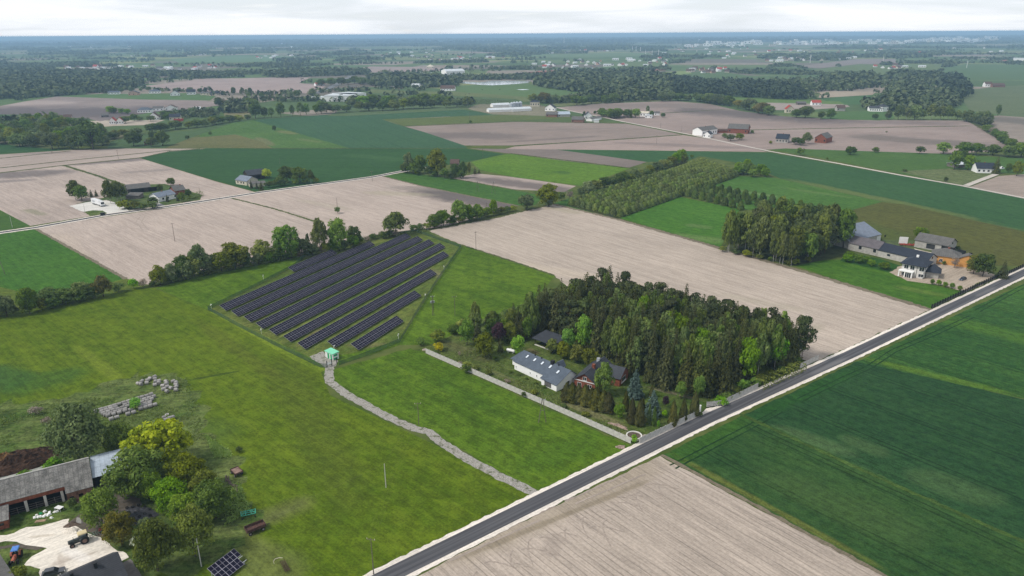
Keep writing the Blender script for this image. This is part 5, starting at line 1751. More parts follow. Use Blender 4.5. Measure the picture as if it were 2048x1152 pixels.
# ------------------------------------------------------------------ wrapped bales
m, t = newmat('bale_film')
o = t.obj()
n = t.noise(o, 2.0, 4, .65)
s = t.n('ShaderNodeSeparateXYZ', {0: o})
wv = t.n('ShaderNodeTexNoise', {'Vector': t.mapping(o, 0, (9, .6, .6)), 'Scale': 1.5, 'Detail': 2}).outputs[0]
ri = t.n('ShaderNodeObjectInfo').outputs['Random']
c0 = t.mix(ri, (.25, .238, .225), (.36, .34, .32))
t.out(t.mix(t.ramp(t.math('ADD', t.math('MULTIPLY', n, .6), t.math('MULTIPLY', wv, .4)), .35, .6), t.mix(.5, c0, (.22, .20, .185)), c0), .45, .4, t.bump(wv, .4, .05))
BFILM = m
mb = MB()
pr = [(-.62, .0), (-.62, .52), (-.55, .6), (.55, .6), (.62, .52), (.62, 0)]
N = 18
for (x0, r0), (x1, r1) in zip(pr, pr[1:]):
    for k in range(N):
        a0, a1 = 2 * math.pi * k / N, 2 * math.pi * (k + 1) / N
        q = [(x0, r0 * math.cos(a0), .58 + r0 * math.sin(a0)), (x1, r1 * math.cos(a0), .58 + r1 * math.sin(a0)), (x1, r1 * math.cos(a1), .58 + r1 * math.sin(a1)), (x0, r0 * math.cos(a1), .58 + r0 * math.sin(a1))]
        if r0 == 0:
            q = [q[0], q[1], q[2]]
        elif r1 == 0:
            q = [q[0], q[1], q[3]]
        mb.poly([(x, y, max(0.0, z)) for x, y, z in q])
BALE = mb.mesh('round_bale', [BFILM])
BM = lambda X, Y: (180 + X / 9.29, 740 + Y / 9.29)


def bale(u, v, rz, label, group, sc=1.0):
    p = at(u, v)
    o = setp(link('round_bale', BALE, None, p, rz), label, 'bale', group)
    o.scale = (sc * rnd.uniform(.95, 1.05), sc * rnd.uniform(.96, 1.05), sc * rnd.uniform(.93, 1.04))
    return o


rrow = line_angle(BM(100, 760), BM(1140, 440))
for (x0, y0), (x1, y1), skip in (((120, 790), (1140, 480), ()), ((215, 800), (1190, 520), ((.35, .42),)), ((250, 830), (1150, 570), ((.55, .70),)), ((290, 860), (1115, 630), ((.5, .72),)),
                                 ((340, 875), (760, 760), ()), ((960, 700), (1110, 660), ()), ((400, 935), (815, 810), ((.42, .58),)), ((945, 745), (1210, 670), ())):
    A, B = BM(x0, y0), BM(x1, y1)
    L = (at2(B) - at2(A)).length
    n = max(2, int(L / 1.33))
    for i in range(n + 1):
        s = i / n
        if any(a < s < b for a, b in skip):
            continue
        bale(A[0] + (B[0] - A[0]) * s, A[1] + (B[1] - A[1]) * s, rrow + rnd.uniform(-.06, .06), 'pale grey film wrapped bale lying end to end in the long rows', 'bales in the long rows')
for x, y in ((900, 275), (970, 235), (950, 285), (1075, 215), (1060, 262), (1125, 180), (1205, 150), (1212, 190), (1285, 225), (1220, 245), (1280, 265), (1210, 300), (1420, 235), (1420, 280), (1360, 320), (1440, 335),
             (1370, 380), (1435, 420), (1512, 360), (1550, 235), (1600, 260), (1605, 300), (1600, 340), (1605, 395)):
    bale(*BM(x, y), rnd.uniform(0, 3.14), 'pale film wrapped bale lying loose in the scattered ring', 'bales scattered in a ring')
for i, (x, y) in enumerate(((1380, 905), (1410, 950), (1490, 915), (1540, 905), (1350, 965))):
    bale(*BM(x, y), rnd.uniform(0, 3.14), 'slumped bale on the bare patch above the yellow tree', 'slumped bales on the bare patch', .95)
p = at(*BM(1432, 835))
mb = MB()
for k in range(20):
    a0, a1 = 2 * math.pi * k / 20, 2 * math.pi * (k + 1) / 20
    mb.hull8([(r * math.cos(a), r * math.sin(a), 0) for r, a in ((.38, a0), (.62, a0), (.62, a1), (.38, a1))], [(r * math.cos(a), r * math.sin(a), .32) for r, a in ((.4, a0), (.58, a0), (.58, a1), (.4, a1))])
setp(mb.build('tyre', CONC, None, p), 'pale ring shaped tyre lying on the bare patch', 'tyre')

# ------------------------------------------------------------------ farmyard, bottom left of the photo
F3 = lambda X, Y: (X / 7.877, 860 + Y / 7.877)
F4 = lambda X, Y: (X / 7.877, 1006 + Y / 7.877)
F5 = lambda X, Y: (X / 3.938, 860 + Y / 3.938)
dirt = soil('dark_dirt', (.115, .098, .078), RD, .6, (), .3)
chalk = soil('chalk_gravel', (.68, .625, .545), RD, .86, [((110, 1128), (150, 1112), 1.2, (.48, .42, .36), .8), ((150, 1120), (190, 1105), .5, (.42, .36, .3), .8), ((60, 1075), (110, 1070), .5, (.5, .44, .36), .7), ((120, 1110), (125, 1140), .8, (.46, .4, .34), .7), ((130, 1098), (170, 1118), 1.6, (.74, .70, .65), .6)], .3)
rsheet('ground', [F4(-150, 560), (0, 1072), F4(220, 480), F4(420, 390), F4(640, 370), F4(1000, 260), F4(1100, 250), F4(1090, 340), F4(1230, 370), F4(1300, 440), F4(1560, 550), F4(1700, 600), F4(1760, 700), F4(1990, 800), F4(2040, 870), F4(1880, 950), F4(1500, 1150), F4(620, 1160), F4(640, 1040), F4(480, 1000),
                  F4(380, 990), F4(520, 850), F4(760, 700), F4(500, 670), F4(330, 640), F4(180, 600), F4(-150, 640)], chalk, .10, .35, 1.2, 'bright chalky gravel of the farmyard')
rsheet('ground', [F4(1000, 350), F4(1330, 140), F4(1440, 60), F5(760, 420), F5(1100, 540), F5(1120, 600), F5(960, 640), F4(1700, 480), F4(1640, 560), F4(1300, 430), F4(1230, 360)], dirt, .085, .3, 1.2, 'dark trodden soil between shed and trees')
rsheet('ground', [F5(60, 690), F5(500, 530), F5(545, 600), F5(740, 540), F5(760, 430), F5(900, 400), F5(740, 420), F5(500, 520)], dirt, .09, .3, 1.2, 'dark soil before the open barn')
rsheet('ground', [F4(-40, 690), F4(250, 640), F4(800, 670), F4(560, 760), F4(240, 690), F4(-40, 740)], dirt, .09, .3, 1.2, 'muddy strip by the small tractor')
rsheet('ground', [F4(1900, 960), F4(2060, 880), (300, 1175), (262, 1175)], soil('tarmac_drive', (.17, .155, .145), RD, .75, (), .4), .11, .2, 1.2, 'grey drive beside the dark roofed house')
slabm = plain('silage_concrete', (.36, .37, .33), .85, .2, .3, .3)
rsheet('ground', [(-60, 975), F5(0, 365), F5(210, 270), F5(380, 215), F5(410, 235), F5(360, 300), F5(200, 370), F5(0, 440), (-60, 990)], slabm, .095, .15, 1.5, 'grey concrete silage floor behind the barn')
man = plain('manure', (.070, .040, .026), .95, .1, .5, .9)
man2 = plain('straw_manure', (.20, .115, .052), .95, .1, .5, .9)
heap('manure_heap', 'large dark brown manure heap behind the barn', 'heap', (45, 925), 11, 6.0, 2.6, man, R(28), 34, None, .3, 4)
heap('manure_heap', 'straw coloured manure heap in front of the dark one', 'heap', (10, 930), 6, 4.0, 2.8, man2, R(20), 30, None, .3, 9)
heap('gravel_heap', 'low heap of pale gravel behind the dark tractor', 'heap', F4(1130, 450), 1.9, 1.2, .9, chalk, 0, 18, None, .15, 5)

# long barn with open bays, and its wings: local frame along the front wall
A, B = at(10, 1035.3), at(137, 1000.3)
ux = (B - A).normalized()
rz = math.atan2(ux.y, ux.x)
e = T('barn', 'old brick barn with grey fibre cement roof and open front bays', 'barn', A, rz)
L = (B - A).length
x_end = (at(187, 992) - A).dot(ux)
uy = Vector((-ux.y, ux.x, 0))
hw, D, hr = 4.6, 10.5, 3.0
x0 = -16.0
MB().box(x0, L, D - .3, D, 0, hw).build('back_wall', OLDBRICK, e)
MB().box(x0, L, .0, .3, hw - 1.5, hw).build('lintel', BRICK, e)
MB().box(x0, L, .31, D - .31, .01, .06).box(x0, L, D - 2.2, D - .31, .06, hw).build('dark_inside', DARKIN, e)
MB().hullN([(x0, y, z) for y, z in ((0, 0), (D, 0), (D, hw), (D / 2, hw + hr - .2), (0, hw))][::-1], [(x0 + .3, y, z) for y, z in ((0, 0), (D, 0), (D, hw), (D / 2, hw + hr - .2), (0, hw))][::-1]).build('end_wall', BRICK, e)
for q in ((56, 1022.5), (94, 1012), (128, 1002)):
    x = (at(*q) - A).dot(ux)
    MB().box(x - .3, x + .3, -.12, .32, 0, hw - 1.502).build('pillar', CONC, e)
for a_, b_ in (((20, 1033), (54, 1023)), ((58, 1022), (92, 1012)), ((96, 1011), (127, 1003))):
    xa, xb = (at(*a_) - A).dot(ux), (at(*b_) - A).dot(ux)
    mb = MB()
    for z in (.5, 1.1, 1.7):
        mb.box(xa, xb, -.02, .05, z, z + .07)
    mb.box((xa + xb) / 2 - .05, (xa + xb) / 2 + .05, -.08, -.021, 0, 2.0)
    mb.build('cattle_rail', GREYWOOD, e)
# closed right section, standing a little proud
y1 = -1.9
MB().hullN([(L + .01, y, z) for y, z in ((y1, 0), (D, 0), (D, hw), (D / 2, hw + hr - .2), (y1, hw - 1.25))][::-1], [(x_end, y, z) for y, z in ((y1, 0), (D, 0), (D, hw), (D / 2, hw + hr - .2), (y1, hw - 1.25))][::-1]).build('brick_section', OLDBRICK, e)
w_ = x_end - L
for nm, xa, za, ww, hh, mt in (('window', .10, 1.3, .9, .6, DARKIN), ('door', .45, .1, 1.0, 1.9, DARKIN), ('window', .78, .9, .8, .9, GREYWOOD)):
    MB().box(L + w_ * xa, L + w_ * xa + ww, y1 - .05, y1 - .003, za, za + hh).build(nm, mt, e)
s_ = hr / (D / 2)
rz_ = lambda y: hw + s_ * y + .12
rf = MB()
rf.slab([(x0 - .4, -.5, rz_(-.5)), (L - .1, -.5, rz_(-.5)), (L - .1, D / 2, rz_(D / 2)), (x0 - .4, D / 2, rz_(D / 2))], .12)
rf.slab([(L - .098, y1 - .5, rz_(y1 - .5)), (x_end + .5, y1 - .5, rz_(y1 - .5)), (x_end + .5, D / 2, rz_(D / 2)), (L - .098, D / 2, rz_(D / 2))], .12)
rf.slab([(x0 - .4, D + .5, rz_(-.5)), (x_end + .5, D + .5, rz_(-.5)), (x_end + .5, D / 2, rz_(D / 2) + .003), (x0 - .4, D / 2, rz_(D / 2) + .003)], .12)
r = rf.build('roof', ETERNIT, e)
MB().tube((x0, D / 2, rz_(D / 2) + .04), (x_end + .5, D / 2, rz_(D / 2) + .04), .16, .16, 6).build('ridge_cap', CONC, r)
# red front wing at the left edge of the picture
xa = (at(19, 1054) - A).dot(ux)
mb = MB().hullN([(xa - 9, y, z) for y, z in ((-5.2, 0), (-.02, 0), (-.02, 3.6), (-5.2, 2.6))][::-1], [(xa, y, z) for y, z in ((-5.2, 0), (-.02, 0), (-.02, 3.6), (-5.2, 2.6))][::-1])
o = mb.build('front_wing', BRICK, e)
MB().box(xa - 2.2, xa - .8, -5.25, -5.202, 1.1, 1.8).build('window', GLASS, e)
MB().slab([(xa - 9, -5.8, 2.62), (xa + .4, -5.8, 2.62), (xa + .4, -.4, 3.75), (xa - 9, -.4, 3.75)], .12).build('wing_roof', ETERNIT, e)
# metal roofed open shed in line with the barn
xb, xc = x_end + .55, (at(240, 931, 4.2) - A).dot(ux)
e2 = T('open_shed', 'open shed with bright metal roof joined to the old barn', 'shed', A + ux * xb, rz)
Ls = max(9, xc - xb)
Ds = 8.6
MB().slab([(0, .4, 4.2), (Ls, .4, 4.2), (Ls, Ds * .62, 6.5), (0, Ds * .62, 6.5)], .1).slab([(Ls, D + .6, 4.9), (0, D + .6, 4.9), (0, Ds * .62, 6.503), (Ls, Ds * .62, 6.503)], .1).build('roof', ZINC, e2)
MB().box(0, Ls, D - .2, D, 0, 4.7).box(Ls - .2, Ls, 1.5, D - .21, 0, 4.1).build('back_wall', DARKWOOD, e2)
for x in (.2, Ls * .5, Ls - .4):
    MB().box(x, x + .22, .7, .92, 0, 4.1).build('post', DARKWOOD, e2)
mb = MB()
for k in range(4):
    mb.box(.6, Ls - .6, D - 3, D - 2.8 + k * .02, .5 + k * .6, .62 + k * .6)
mb.build('rack', RUST, e2)
MB().box(0, Ls, .93, D - .21, .01, .05).build('floor_slab', dirt, e2)

# dark roofed house at the bottom edge
A1, B1 = at(137, 1146, 6.3), at(230, 1106, 6.3)
ux1 = (B1 - A1).normalized()
uy1 = Vector((-ux1.y, ux1.x, 0))
Lq = (B1 - A1).length + 6
org = B1 - ux1 * Lq
org.z = 0
e = T('house', 'house with anthracite tiled roof at the bottom edge of the farmyard', 'house', org, math.atan2(ux1.y, ux1.x))
hf = 5.2
MB().box(0, Lq, -hf, hf, 0, 3.0).hullN([(.01, y, z) for y, z in ((-hf, 3), (hf, 3), (0, 6.1))][::-1], [(Lq, y, z) for y, z in ((-hf, 3), (hf, 3), (0, 6.1))][::-1]).build('wall', CREAM, e)
s1 = 3.2 / hf
r = MB().slab([(-.5, -hf - .7, 3.1 - .7 * s1), (Lq + .6, -hf - .7, 3.1 - .7 * s1), (Lq + .6, 0, 6.3), (-.5, 0, 6.3)], .15).slab([(Lq + .6, hf + .7, 3.1 - .7 * s1), (-.5, hf + .7, 3.1 - .7 * s1), (-.5, 0, 6.303), (Lq + .6, 0, 6.303)], .15).build('roof', ANTHR, e)
for fx in (.70, .40):
    MB().box(Lq * fx, Lq * fx + .65, -1.3, -.7, 4.9, 6.7).box(Lq * fx - .08, Lq * fx + .73, -1.38, -.62, 6.7, 6.78).build('chimney', BLACK, r)
# grey shed at the left edge
q0, q1 = at(-6, 1108, 2.9), at(25, 1156, 2.9)
d_ = (q1 - q0).normalized()
n_ = Vector((d_.y, -d_.x, 0))
q0.z = 0
e = T('shed', 'grey roofed shed cut by the left edge of the picture', 'shed', q0, math.atan2(d_.y, d_.x))
MB().hull8([(0, -9, 0), (14, -9, 0), (14, 0, 0), (0, 0, 0)], [(0, -9, 3.9), (14, -9, 3.9), (14, 0, 2.6), (0, 0, 2.6)]).build('wall', OLDBRICK, e)
MB().slab([(-.3, .5, 2.66), (14.3, .5, 2.66), (14.3, -9.3, 4.08), (-.3, -9.3, 4.08)], .12).build('roof', GREYROOF, e)


def wheel(par, x, y, r, w_, name='wheel', hub=None):
    o = MB().tube((x, y - w_ / 2, r), (x, y + w_ / 2, r), r, r, 16).build(name, RUBBER, par)
    MB().tube((x, y - w_ / 2 - .015, r), (x, y + w_ / 2 + .015, r), r * .55, r * .55, 12).build('rim', hub or RUST, o)
    return o


def tractor(label, q, rz, body, roof, hub, cab=True, sc=1.0):
    e = T('tractor', label, 'tractor', at(*q), rz)
    for y in (-.78, .78):
        wheel(e, -.95, y, .82, .42, 'wheel', hub)
        wheel(e, 1.35, y * .92, .48, .28, 'wheel', hub)
    MB().box(-.1, 1.9, -.30, .30, .75, 1.35).hull8([(-.1, -.3, 1.35), (1.9, -.3, 1.35), (1.9, .3, 1.35), (-.1, .3, 1.35)], [(-.1, -.2, 1.5), (1.8, -.22, 1.42), (1.8, .22, 1.42), (-.1, .2, 1.5)]).build('bonnet', body, e)
    MB().box(1.902, 1.95, -.26, .26, .8, 1.3).build('grille', BLACK, e)
    MB().box(-1.5, 1.5, -.24, .24, .5, .748).build('chassis', BLACK, e)
    for y in (-.78, .78):
        s = 1 if y > 0 else -1
        mb = MB()
        for k in range(6):
            a0, a1 = R(20 + k * 24), R(20 + (k + 1) * 24)
            c = lambda a, rr, yy: (-.95 + rr * math.cos(a), yy, .82 + rr * math.sin(a))
            mb.hull8([c(a0, .88, y - .22), c(a1, .88, y - .22), c(a1, .88, y + .22), c(a0, .88, y + .22)], [c(a0, .93, y - .22), c(a1, .93, y - .22), c(a1, .93, y + .22), c(a0, .93, y + .22)])
        mb.build('mudguard', body, e)
    if cab:
        mb = MB()
        for x, y in ((-1.5, -.55), (-1.5, .55), (-.15, -.55), (-.15, .55)):
            mb.tube((x, y, .8), (x * .95, y * .95, 2.35), .045, .045, 5)
        mb.build('cab_frame', body, e)
        MB().box(-1.4, -.25, -.50, -.47, 1.3, 2.3).box(-1.4, -.25, .47, .50, 1.3, 2.3).box(-.24, -.2, -.48, .48, 1.35, 2.3).build('cab_glass', plain('cab_glass', (.16, .19, .20), .2, .6, .1, 1), e)
    else:
        mb = MB()
        for y in (-.5, .5):
            mb.tube((-1.3, y, .8), (-1.2, y, 2.2), .04, .04, 5)
            mb.tube((-.1, y, .9), (-.15, y, 2.2), .04, .04, 5)
        mb.build('canopy_frame', BLACK, e)
    MB().hull8([(-1.75, -.72, 2.3), (.05, -.72, 2.3), (.05, .72, 2.3), (-1.75, .72, 2.3)], [(-1.65, -.62, 2.5), (-.05, -.62, 2.5), (-.05, .62, 2.5), (-1.65, .62, 2.5)]).build('cab_roof', roof, e)
    MB().box(-1.1, -.6, -.25, .25, .9, 1.3).box(-1.2, -1.1, -.25, .25, 1.3, 1.8).build('seat', BLACK, e)
    MB().tube((.9, .22, 1.4), (.9, .22, 2.2), .04, .04, 6).build('exhaust', BLACK, e)
    for y in (-.22, .22):
        MB().tube((1.96, y, 1.15), (1.99, y, 1.15), .08, .08, 8).build('headlight', FRAME, e)
    e.scale = (sc, sc, sc)
    return e


tractor('dark grey tractor with cream cab roof on the chalky farmyard', F4(1255, 640), line_angle(F4(1340, 610), F4(1120, 690)), plain('tractor_dark', (.045, .055, .055), .5, .4, .3, 2), plain('cream_roof', (.66, .55, .33), .6, .3, .1, 1), plain('hub_pink', (.22, .14, .115), .8, .2, .2, 2), True, 1.12)
tractor('small old orange tractor with a blue canopy on the grass', F4(255, 900), R(-72), plain('tractor_orange', (.42, .12, .07), .6, .3, .3, 2), plain('blue_canopy', (.10, .24, .60), .6, .3, .15, 2), BLACK, False, 1.05)


def trailer(label, q, rz, L, W, side, mat, z=.95, floor=None, sc=1.0):
    e = T('farm_trailer', label, 'trailer', at(*q), rz)
    MB().box(-L / 2, L / 2, -W / 2, W / 2, z, z + .1).build('floor', floor or mat, e)
    if side:
        MB().box(-L / 2, L / 2, -W / 2, -W / 2 + .06, z + .102, z + side).build('side_board', mat, e)
        MB().box(-L / 2, L / 2, W / 2 - .06, W / 2, z + .102, z + side).build('side_board', mat, e)
        MB().box(-L / 2, -L / 2 + .06, -W / 2 + .062, W / 2 - .062, z + .102, z + side).build('tail_board', mat, e)
        MB().box(L / 2 - .06, L / 2, -W / 2 + .062, W / 2 - .062, z + .102, z + side).build('front_board', mat, e)
        mb = MB()
        for i in range(9):
            x = -L / 2 + .3 + i * (L - .6) / 8
            for y in (-W / 2 - .05, W / 2 + .002):
                mb.box(x, x + .07, y, y + .048, z, z + side)
        mb.build('rib', mat, e)
    MB().box(-L / 2 + .2, L / 2 - .2, -.4, -.28, z - .2, z - .002).box(-L / 2 + .2, L / 2 - .2, .28, .4, z - .2, z - .002).build('chassis', BLACK, e)
    for x in (-L * .33, L * .33):
        MB().box(x - .06, x + .06, -W / 2 + .1, W / 2 - .1, .38, .5).build('axle', BLACK, e)
        for y in (-W / 2 + .1, W / 2 - .1):
            wheel(e, x, y, .44, .24, 'wheel', plain('trailer_hub', (.25, .23, .21), .8, .2, .2, 2) if 'TH' not in globals() else TH)
    MB().tube((L / 2, -.35, z - .25), (L / 2 + 1.3, 0, .6), .05, .05, 5).tube((L / 2, .35, z - .25), (L / 2 + 1.3, 0, .6), .05, .05, 5).build('drawbar', BLACK, e)
    e.scale = (sc, sc, sc)
    return e


TH = plain('trailer_hub', (.25, .23, .21), .8, .2, .2, 2)
Z8 = lambda X, Y: (380 + X / 7.877, 1006 + Y / 7.877)
trailer('empty rusty brown box trailer with two axles on the grass', Z8(1035, 440), line_angle(Z8(950, 480), Z8(1150, 400)), 4.6, 2.2, .75, RUST)
trailer('rusty flatbed trailer with pinkish floor parked by the weeds', (474, 948), line_angle((468, 940), (481, 952)), 3.3, 2.2, .35, RUST, .95, plain('flatbed_floor', (.30, .20, .165), .9, .1, .3, 1))
# green cultivator frame
e = T('cultivator', 'turquoise green cultivator frame standing on the grass', 'farm machine', at(*Z8(925, 200)), line_angle(Z8(870, 215), Z8(1025, 180)))
TURQ = plain('turquoise_paint', (.06, .42, .28), .5, .4, .2, 2)
mb = MB()
for y in (-.9, 0, .85):
    mb.box(-1.75, 1.75, y, y + .13, .8, .93)
for x in (-1.75, -.7, .6, 1.62):
    mb.box(x, x + .13, -.9, .98, .932, 1.04)
mb.tube((-1.6, -.8, 1.0), (-.6, .9, 1.05), .07, .07, 5).tube((1.6, -.8, 1.0), (.6, .9, 1.05), .07, .07, 5).tube((-.6, .0, .95), (0, .1, 1.6), .06, .06, 5).tube((.6, 0, .95), (0, .1, 1.6), .06, .06, 5)
mb.build('frame', TURQ, e)
mb = MB()
for i in range(8):
    x = -1.6 + i * .45
    for y in (-.85, .05, .9):
        mb.box(x, x + .05, y, y + .05, .15, .8)
mb.build('tines', BLACK, e)
for x in (-1.5, 1.5):
    MB().tube((x - .1, -1.15, .3), (x + .1, -1.15, .3), .3, .3, 12).build('wheel', RUBBER, e)
# logs
LOGM = plain('grey_logs', (.13, .105, .082), .95, .1, .4, 2)
for i in range(11):
    s = i / 10
    q = (452 + 22 * s + rnd.uniform(-1.5, 1.5), 956 + 24 * s + rnd.uniform(-2, 2))
    o = MB().tube((-1.6, 0, .16), (1.6, rnd.uniform(-.2, .2), .16), .17, .13, 8).build('log', LOGM, None, at(*q), R(-58) + rnd.uniform(-.3, .3))
    setp(o, 'weathered grey log in the loose pile beside the trees', 'log', 'logs in the loose pile')
# bent hoop and rusty harrow by the free standing panels
mb = MB()
pts = [(-1.0, 0, .0), (-1.1, 0, .7), (-.7, .15, 1.2), (.2, .2, 1.35), (.9, .2, 1.2)]
for a, b in zip(pts, pts[1:]):
    mb.tube(a, b, .07, .07, 6)
setp(mb.build('bent_pipe', plain('pale_pipe', (.52, .47, .38), .6, .3, .15, 2), None, at(*Z8(1400, 950)), R(10)), 'pale bent pipe hoop standing in the grass', 'pipe')
e = T('rusty_harrow', 'long rusty harrow lying in the grass at the bottom edge', 'farm machine', at(*Z8(1500, 1020)), line_angle(Z8(1450, 930), Z8(1550, 1110)))
mb = MB()
for y in (-.45, 0, .45):
    mb.box(-2.0, 2.0, y, y + .08, .5, .6)
for i in range(9):
    x = -2 + i * .48
    mb.box(x, x + .07, -.5, .55, .602, .68)
mb.build('frame', RUST, e)
mb = MB()
for i in range(9):
    for y in (-.45, 0, .45):
        mb.box(-2 + i * .48, -1.95 + i * .48, y + .01, y + .06, 0, .5)
mb.build('tines', RUST, e)
# silage tarp with tyres
p = at(277, 1030)
tarp = plain('black_tarp', (.048, .048, .056), .45, .4, .3, .8)
heap('silage_clamp', 'low silage clamp covered with black sheet', 'silage clamp', (277, 1030), 4.6, 3.4, .55, tarp, R(-25), 20, None, .12, 2)
tm_ = MB()
for k in range(14):
    a0, a1 = 2 * math.pi * k / 14, 2 * math.pi * (k + 1) / 14
    tm_.hull8([(r * math.cos(a), r * math.sin(a), 0) for r, a in ((.24, a0), (.42, a0), (.42, a1), (.24, a1))], [(r * math.cos(a), r * math.sin(a), .2) for r, a in ((.26, a0), (.38, a0), (.38, a1), (.26, a1))])
TYRE = tm_.mesh('tyre', [RUBBER])
for x, y in ((1000, 610), (1045, 605), (1090, 590), (1140, 600), (1180, 620), (1100, 680), (1140, 660), (1180, 670), (1200, 690), (1075, 715), (1010, 645)):
    q = at(*F5(x, y), .5)
    setp(link('tyre', TYRE, None, (q.x, q.y, .42), rnd.uniform(0, 3)), 'old tyre weighing down the black silage sheet', 'tyre', 'tyres on the silage sheet')
# brush pile behind the yellow tree
mb = MB()
for k in range(60):
    a = Vector((rnd.uniform(-2.6, 2.6), rnd.uniform(-1, 1), rnd.uniform(0, .7)))
    mb.tube(a, a + Vector((rnd.uniform(-1.2, 1.2), rnd.uniform(-.6, .6), rnd.uniform(.1, .6))), .05, .03, 4)
setp(mb.build('brush_pile', plain('dry_branches', (.40, .33, .27), .9, .1, .3, 2), None, at(238, 862), R(10)), 'pile of pale dry branches between willow and yellow tree', 'brush pile')
# junk by the barn
for i, (x, y, lab) in enumerate(((575, 195, 'white sack'), (545, 235, 'white sack'), (600, 225, 'white sack'), (640, 215, 'white sack'), (690, 215, 'white sack'), (720, 190, 'white sack'), (770, 185, 'large white tub'), (710, 135, 'white sack'), (815, 235, 'white board'),
                                 (650, 170, 'green tub'), (860, 145, 'white sack'), (905, 135, 'white sack'), (780, 150, 'white sack'))):
    mt = GREENP if 'green' in lab else WHITE
    s = .55 if 'large' in lab else .38
    mb = MB()
    b = [(s * rnd.uniform(.8, 1.2) * x_, s * rnd.uniform(.7, 1.1) * y_, 0) for x_, y_ in ((-1, -1), (1, -1), (1, 1), (-1, 1))]
    mb.hull8(b, [(q[0] * rnd.uniform(.5, .8), q[1] * rnd.uniform(.5, .8), s * rnd.uniform(.6, 1.1)) for q in b])
    o = mb.build('sack' if 'sack' in lab else ('tub' if 'tub' in lab else 'board'), mt, None, at(*F4(x, y)), rnd.uniform(0, 3))
    if 'sack' in lab:
        setp(o, 'crumpled white sack on the junk pile before the barn', 'sack', 'white sacks on the junk pile')
    else:
        setp(o, lab + ' lying on the junk pile before the barn', lab.split()[-1])
o = MB().hull8([(-1.2, -.5, 0), (1.1, -.4, 0), (1.2, .5, 0), (-1.1, .5, 0)], [(-1.2, -.5, .14), (1.1, -.4, .1), (1.2, .5, .12), (-1.1, .5, .1)]).build('board', plain('old_board', (.36, .25, .17), .9, .1, .3, 2), None, at(*F4(640, 285)), R(12))
setp(o, 'worn brown board in front of the junk pile', 'board')
e = T('table', 'table with a white top standing by the junk pile', 'table', at(*F4(940, 115)), R(-18))
MB().box(-.95, .95, -.6, .6, .85, .93).build('tabletop', FRAME, e)
for x, y in ((-.85, -.5), (.85, -.5), (.85, .5), (-.85, .5)):
    MB().box(x - .05, x + .05, y - .05, y + .05, 0, .848).build('leg', STEEL, e)
e = T('concrete_slab', 'broken concrete slabs leaning at the yard edge', 'slab', at(*F4(1260, 320)), R(20))
MB().hull8([(-.9, -.1, 0), (.6, -.3, 0), (.6, -.15, 0), (-.9, .1, 0)], [(-.5, .3, 1.5), (.2, .2, 1.3), (.2, .35, 1.3), (-.5, .45, 1.5)]).build('slab', CONC, e)
MB().hull8([(.3, -.6, 0), (1.3, -.4, 0), (1.3, -.25, 0), (.3, -.45, 0)], [(.5, .1, .9), (1.4, .2, .8), (1.4, .35, .8), (.5, .25, .9)]).build('slab', GREYWOOD, e)
heap('soil_heap', 'small heap of dark soil with a hole at the yard edge', 'heap', F4(1130, 350), 1.8, 1.1, .6, plain('heap_soil', (.16, .12, .095), .95, .1, .4, 2), R(20), 16, None, .3, 12)
e = T('field_roller', 'green and grey spike harrow hitched behind the dark tractor', 'farm machine', at(*F4(1500, 500)), line_angle(F4(1400, 540), F4(1600, 450)))
mb = MB()
for i in range(6):
    mb.box(-1.3 + i * .5, -1.24 + i * .5, -.9, .9, .4, .5)
mb.box(-1.4, 1.4, -.5, -.42, .502, .6).box(-1.4, 1.4, .42, .5, .502, .6)
mb.build('frame', plain('harrow_green', (.14, .22, .17), .7, .3, .3, 3), e)
e = T('red_mower', 'red mower standing under the bronze tree', 'farm machine', at(*F4(1610, 440)), R(30))
MB().hull8([(-.8, -.6, .3), (.8, -.6, .3), (.8, .6, .3), (-.8, .6, .3)], [(-.5, -.4, .9), (.6, -.5, .8), (.6, .5, .8), (-.5, .4, .9)]).build('body', plain('mower_red', (.30, .075, .055), .7, .3, .35, 2), e)
for y in (-.7, .7):
    MB().tube((0, y - .1, .32), (0, y + .1, .32), .32, .32, 10).build('wheel', RUBBER, e)
e = T('red_tub', 'bright red container with blue lid by the bronze tree', 'container', at(*F4(1745, 535)), R(15))
MB().hull8([(-.5, -.4, 0), (.5, -.4, 0), (.5, .4, 0), (-.5, .4, 0)], [(-.62, -.5, .75), (.62, -.5, .75), (.62, .5, .75), (-.62, .5, .75)]).build('body', RED, e)
MB().box(-.3, .35, -.25, .3, .752, .95).build('lid', plain('blue_lid', (.05, .09, .36), .5, .3, .1, 2), e)


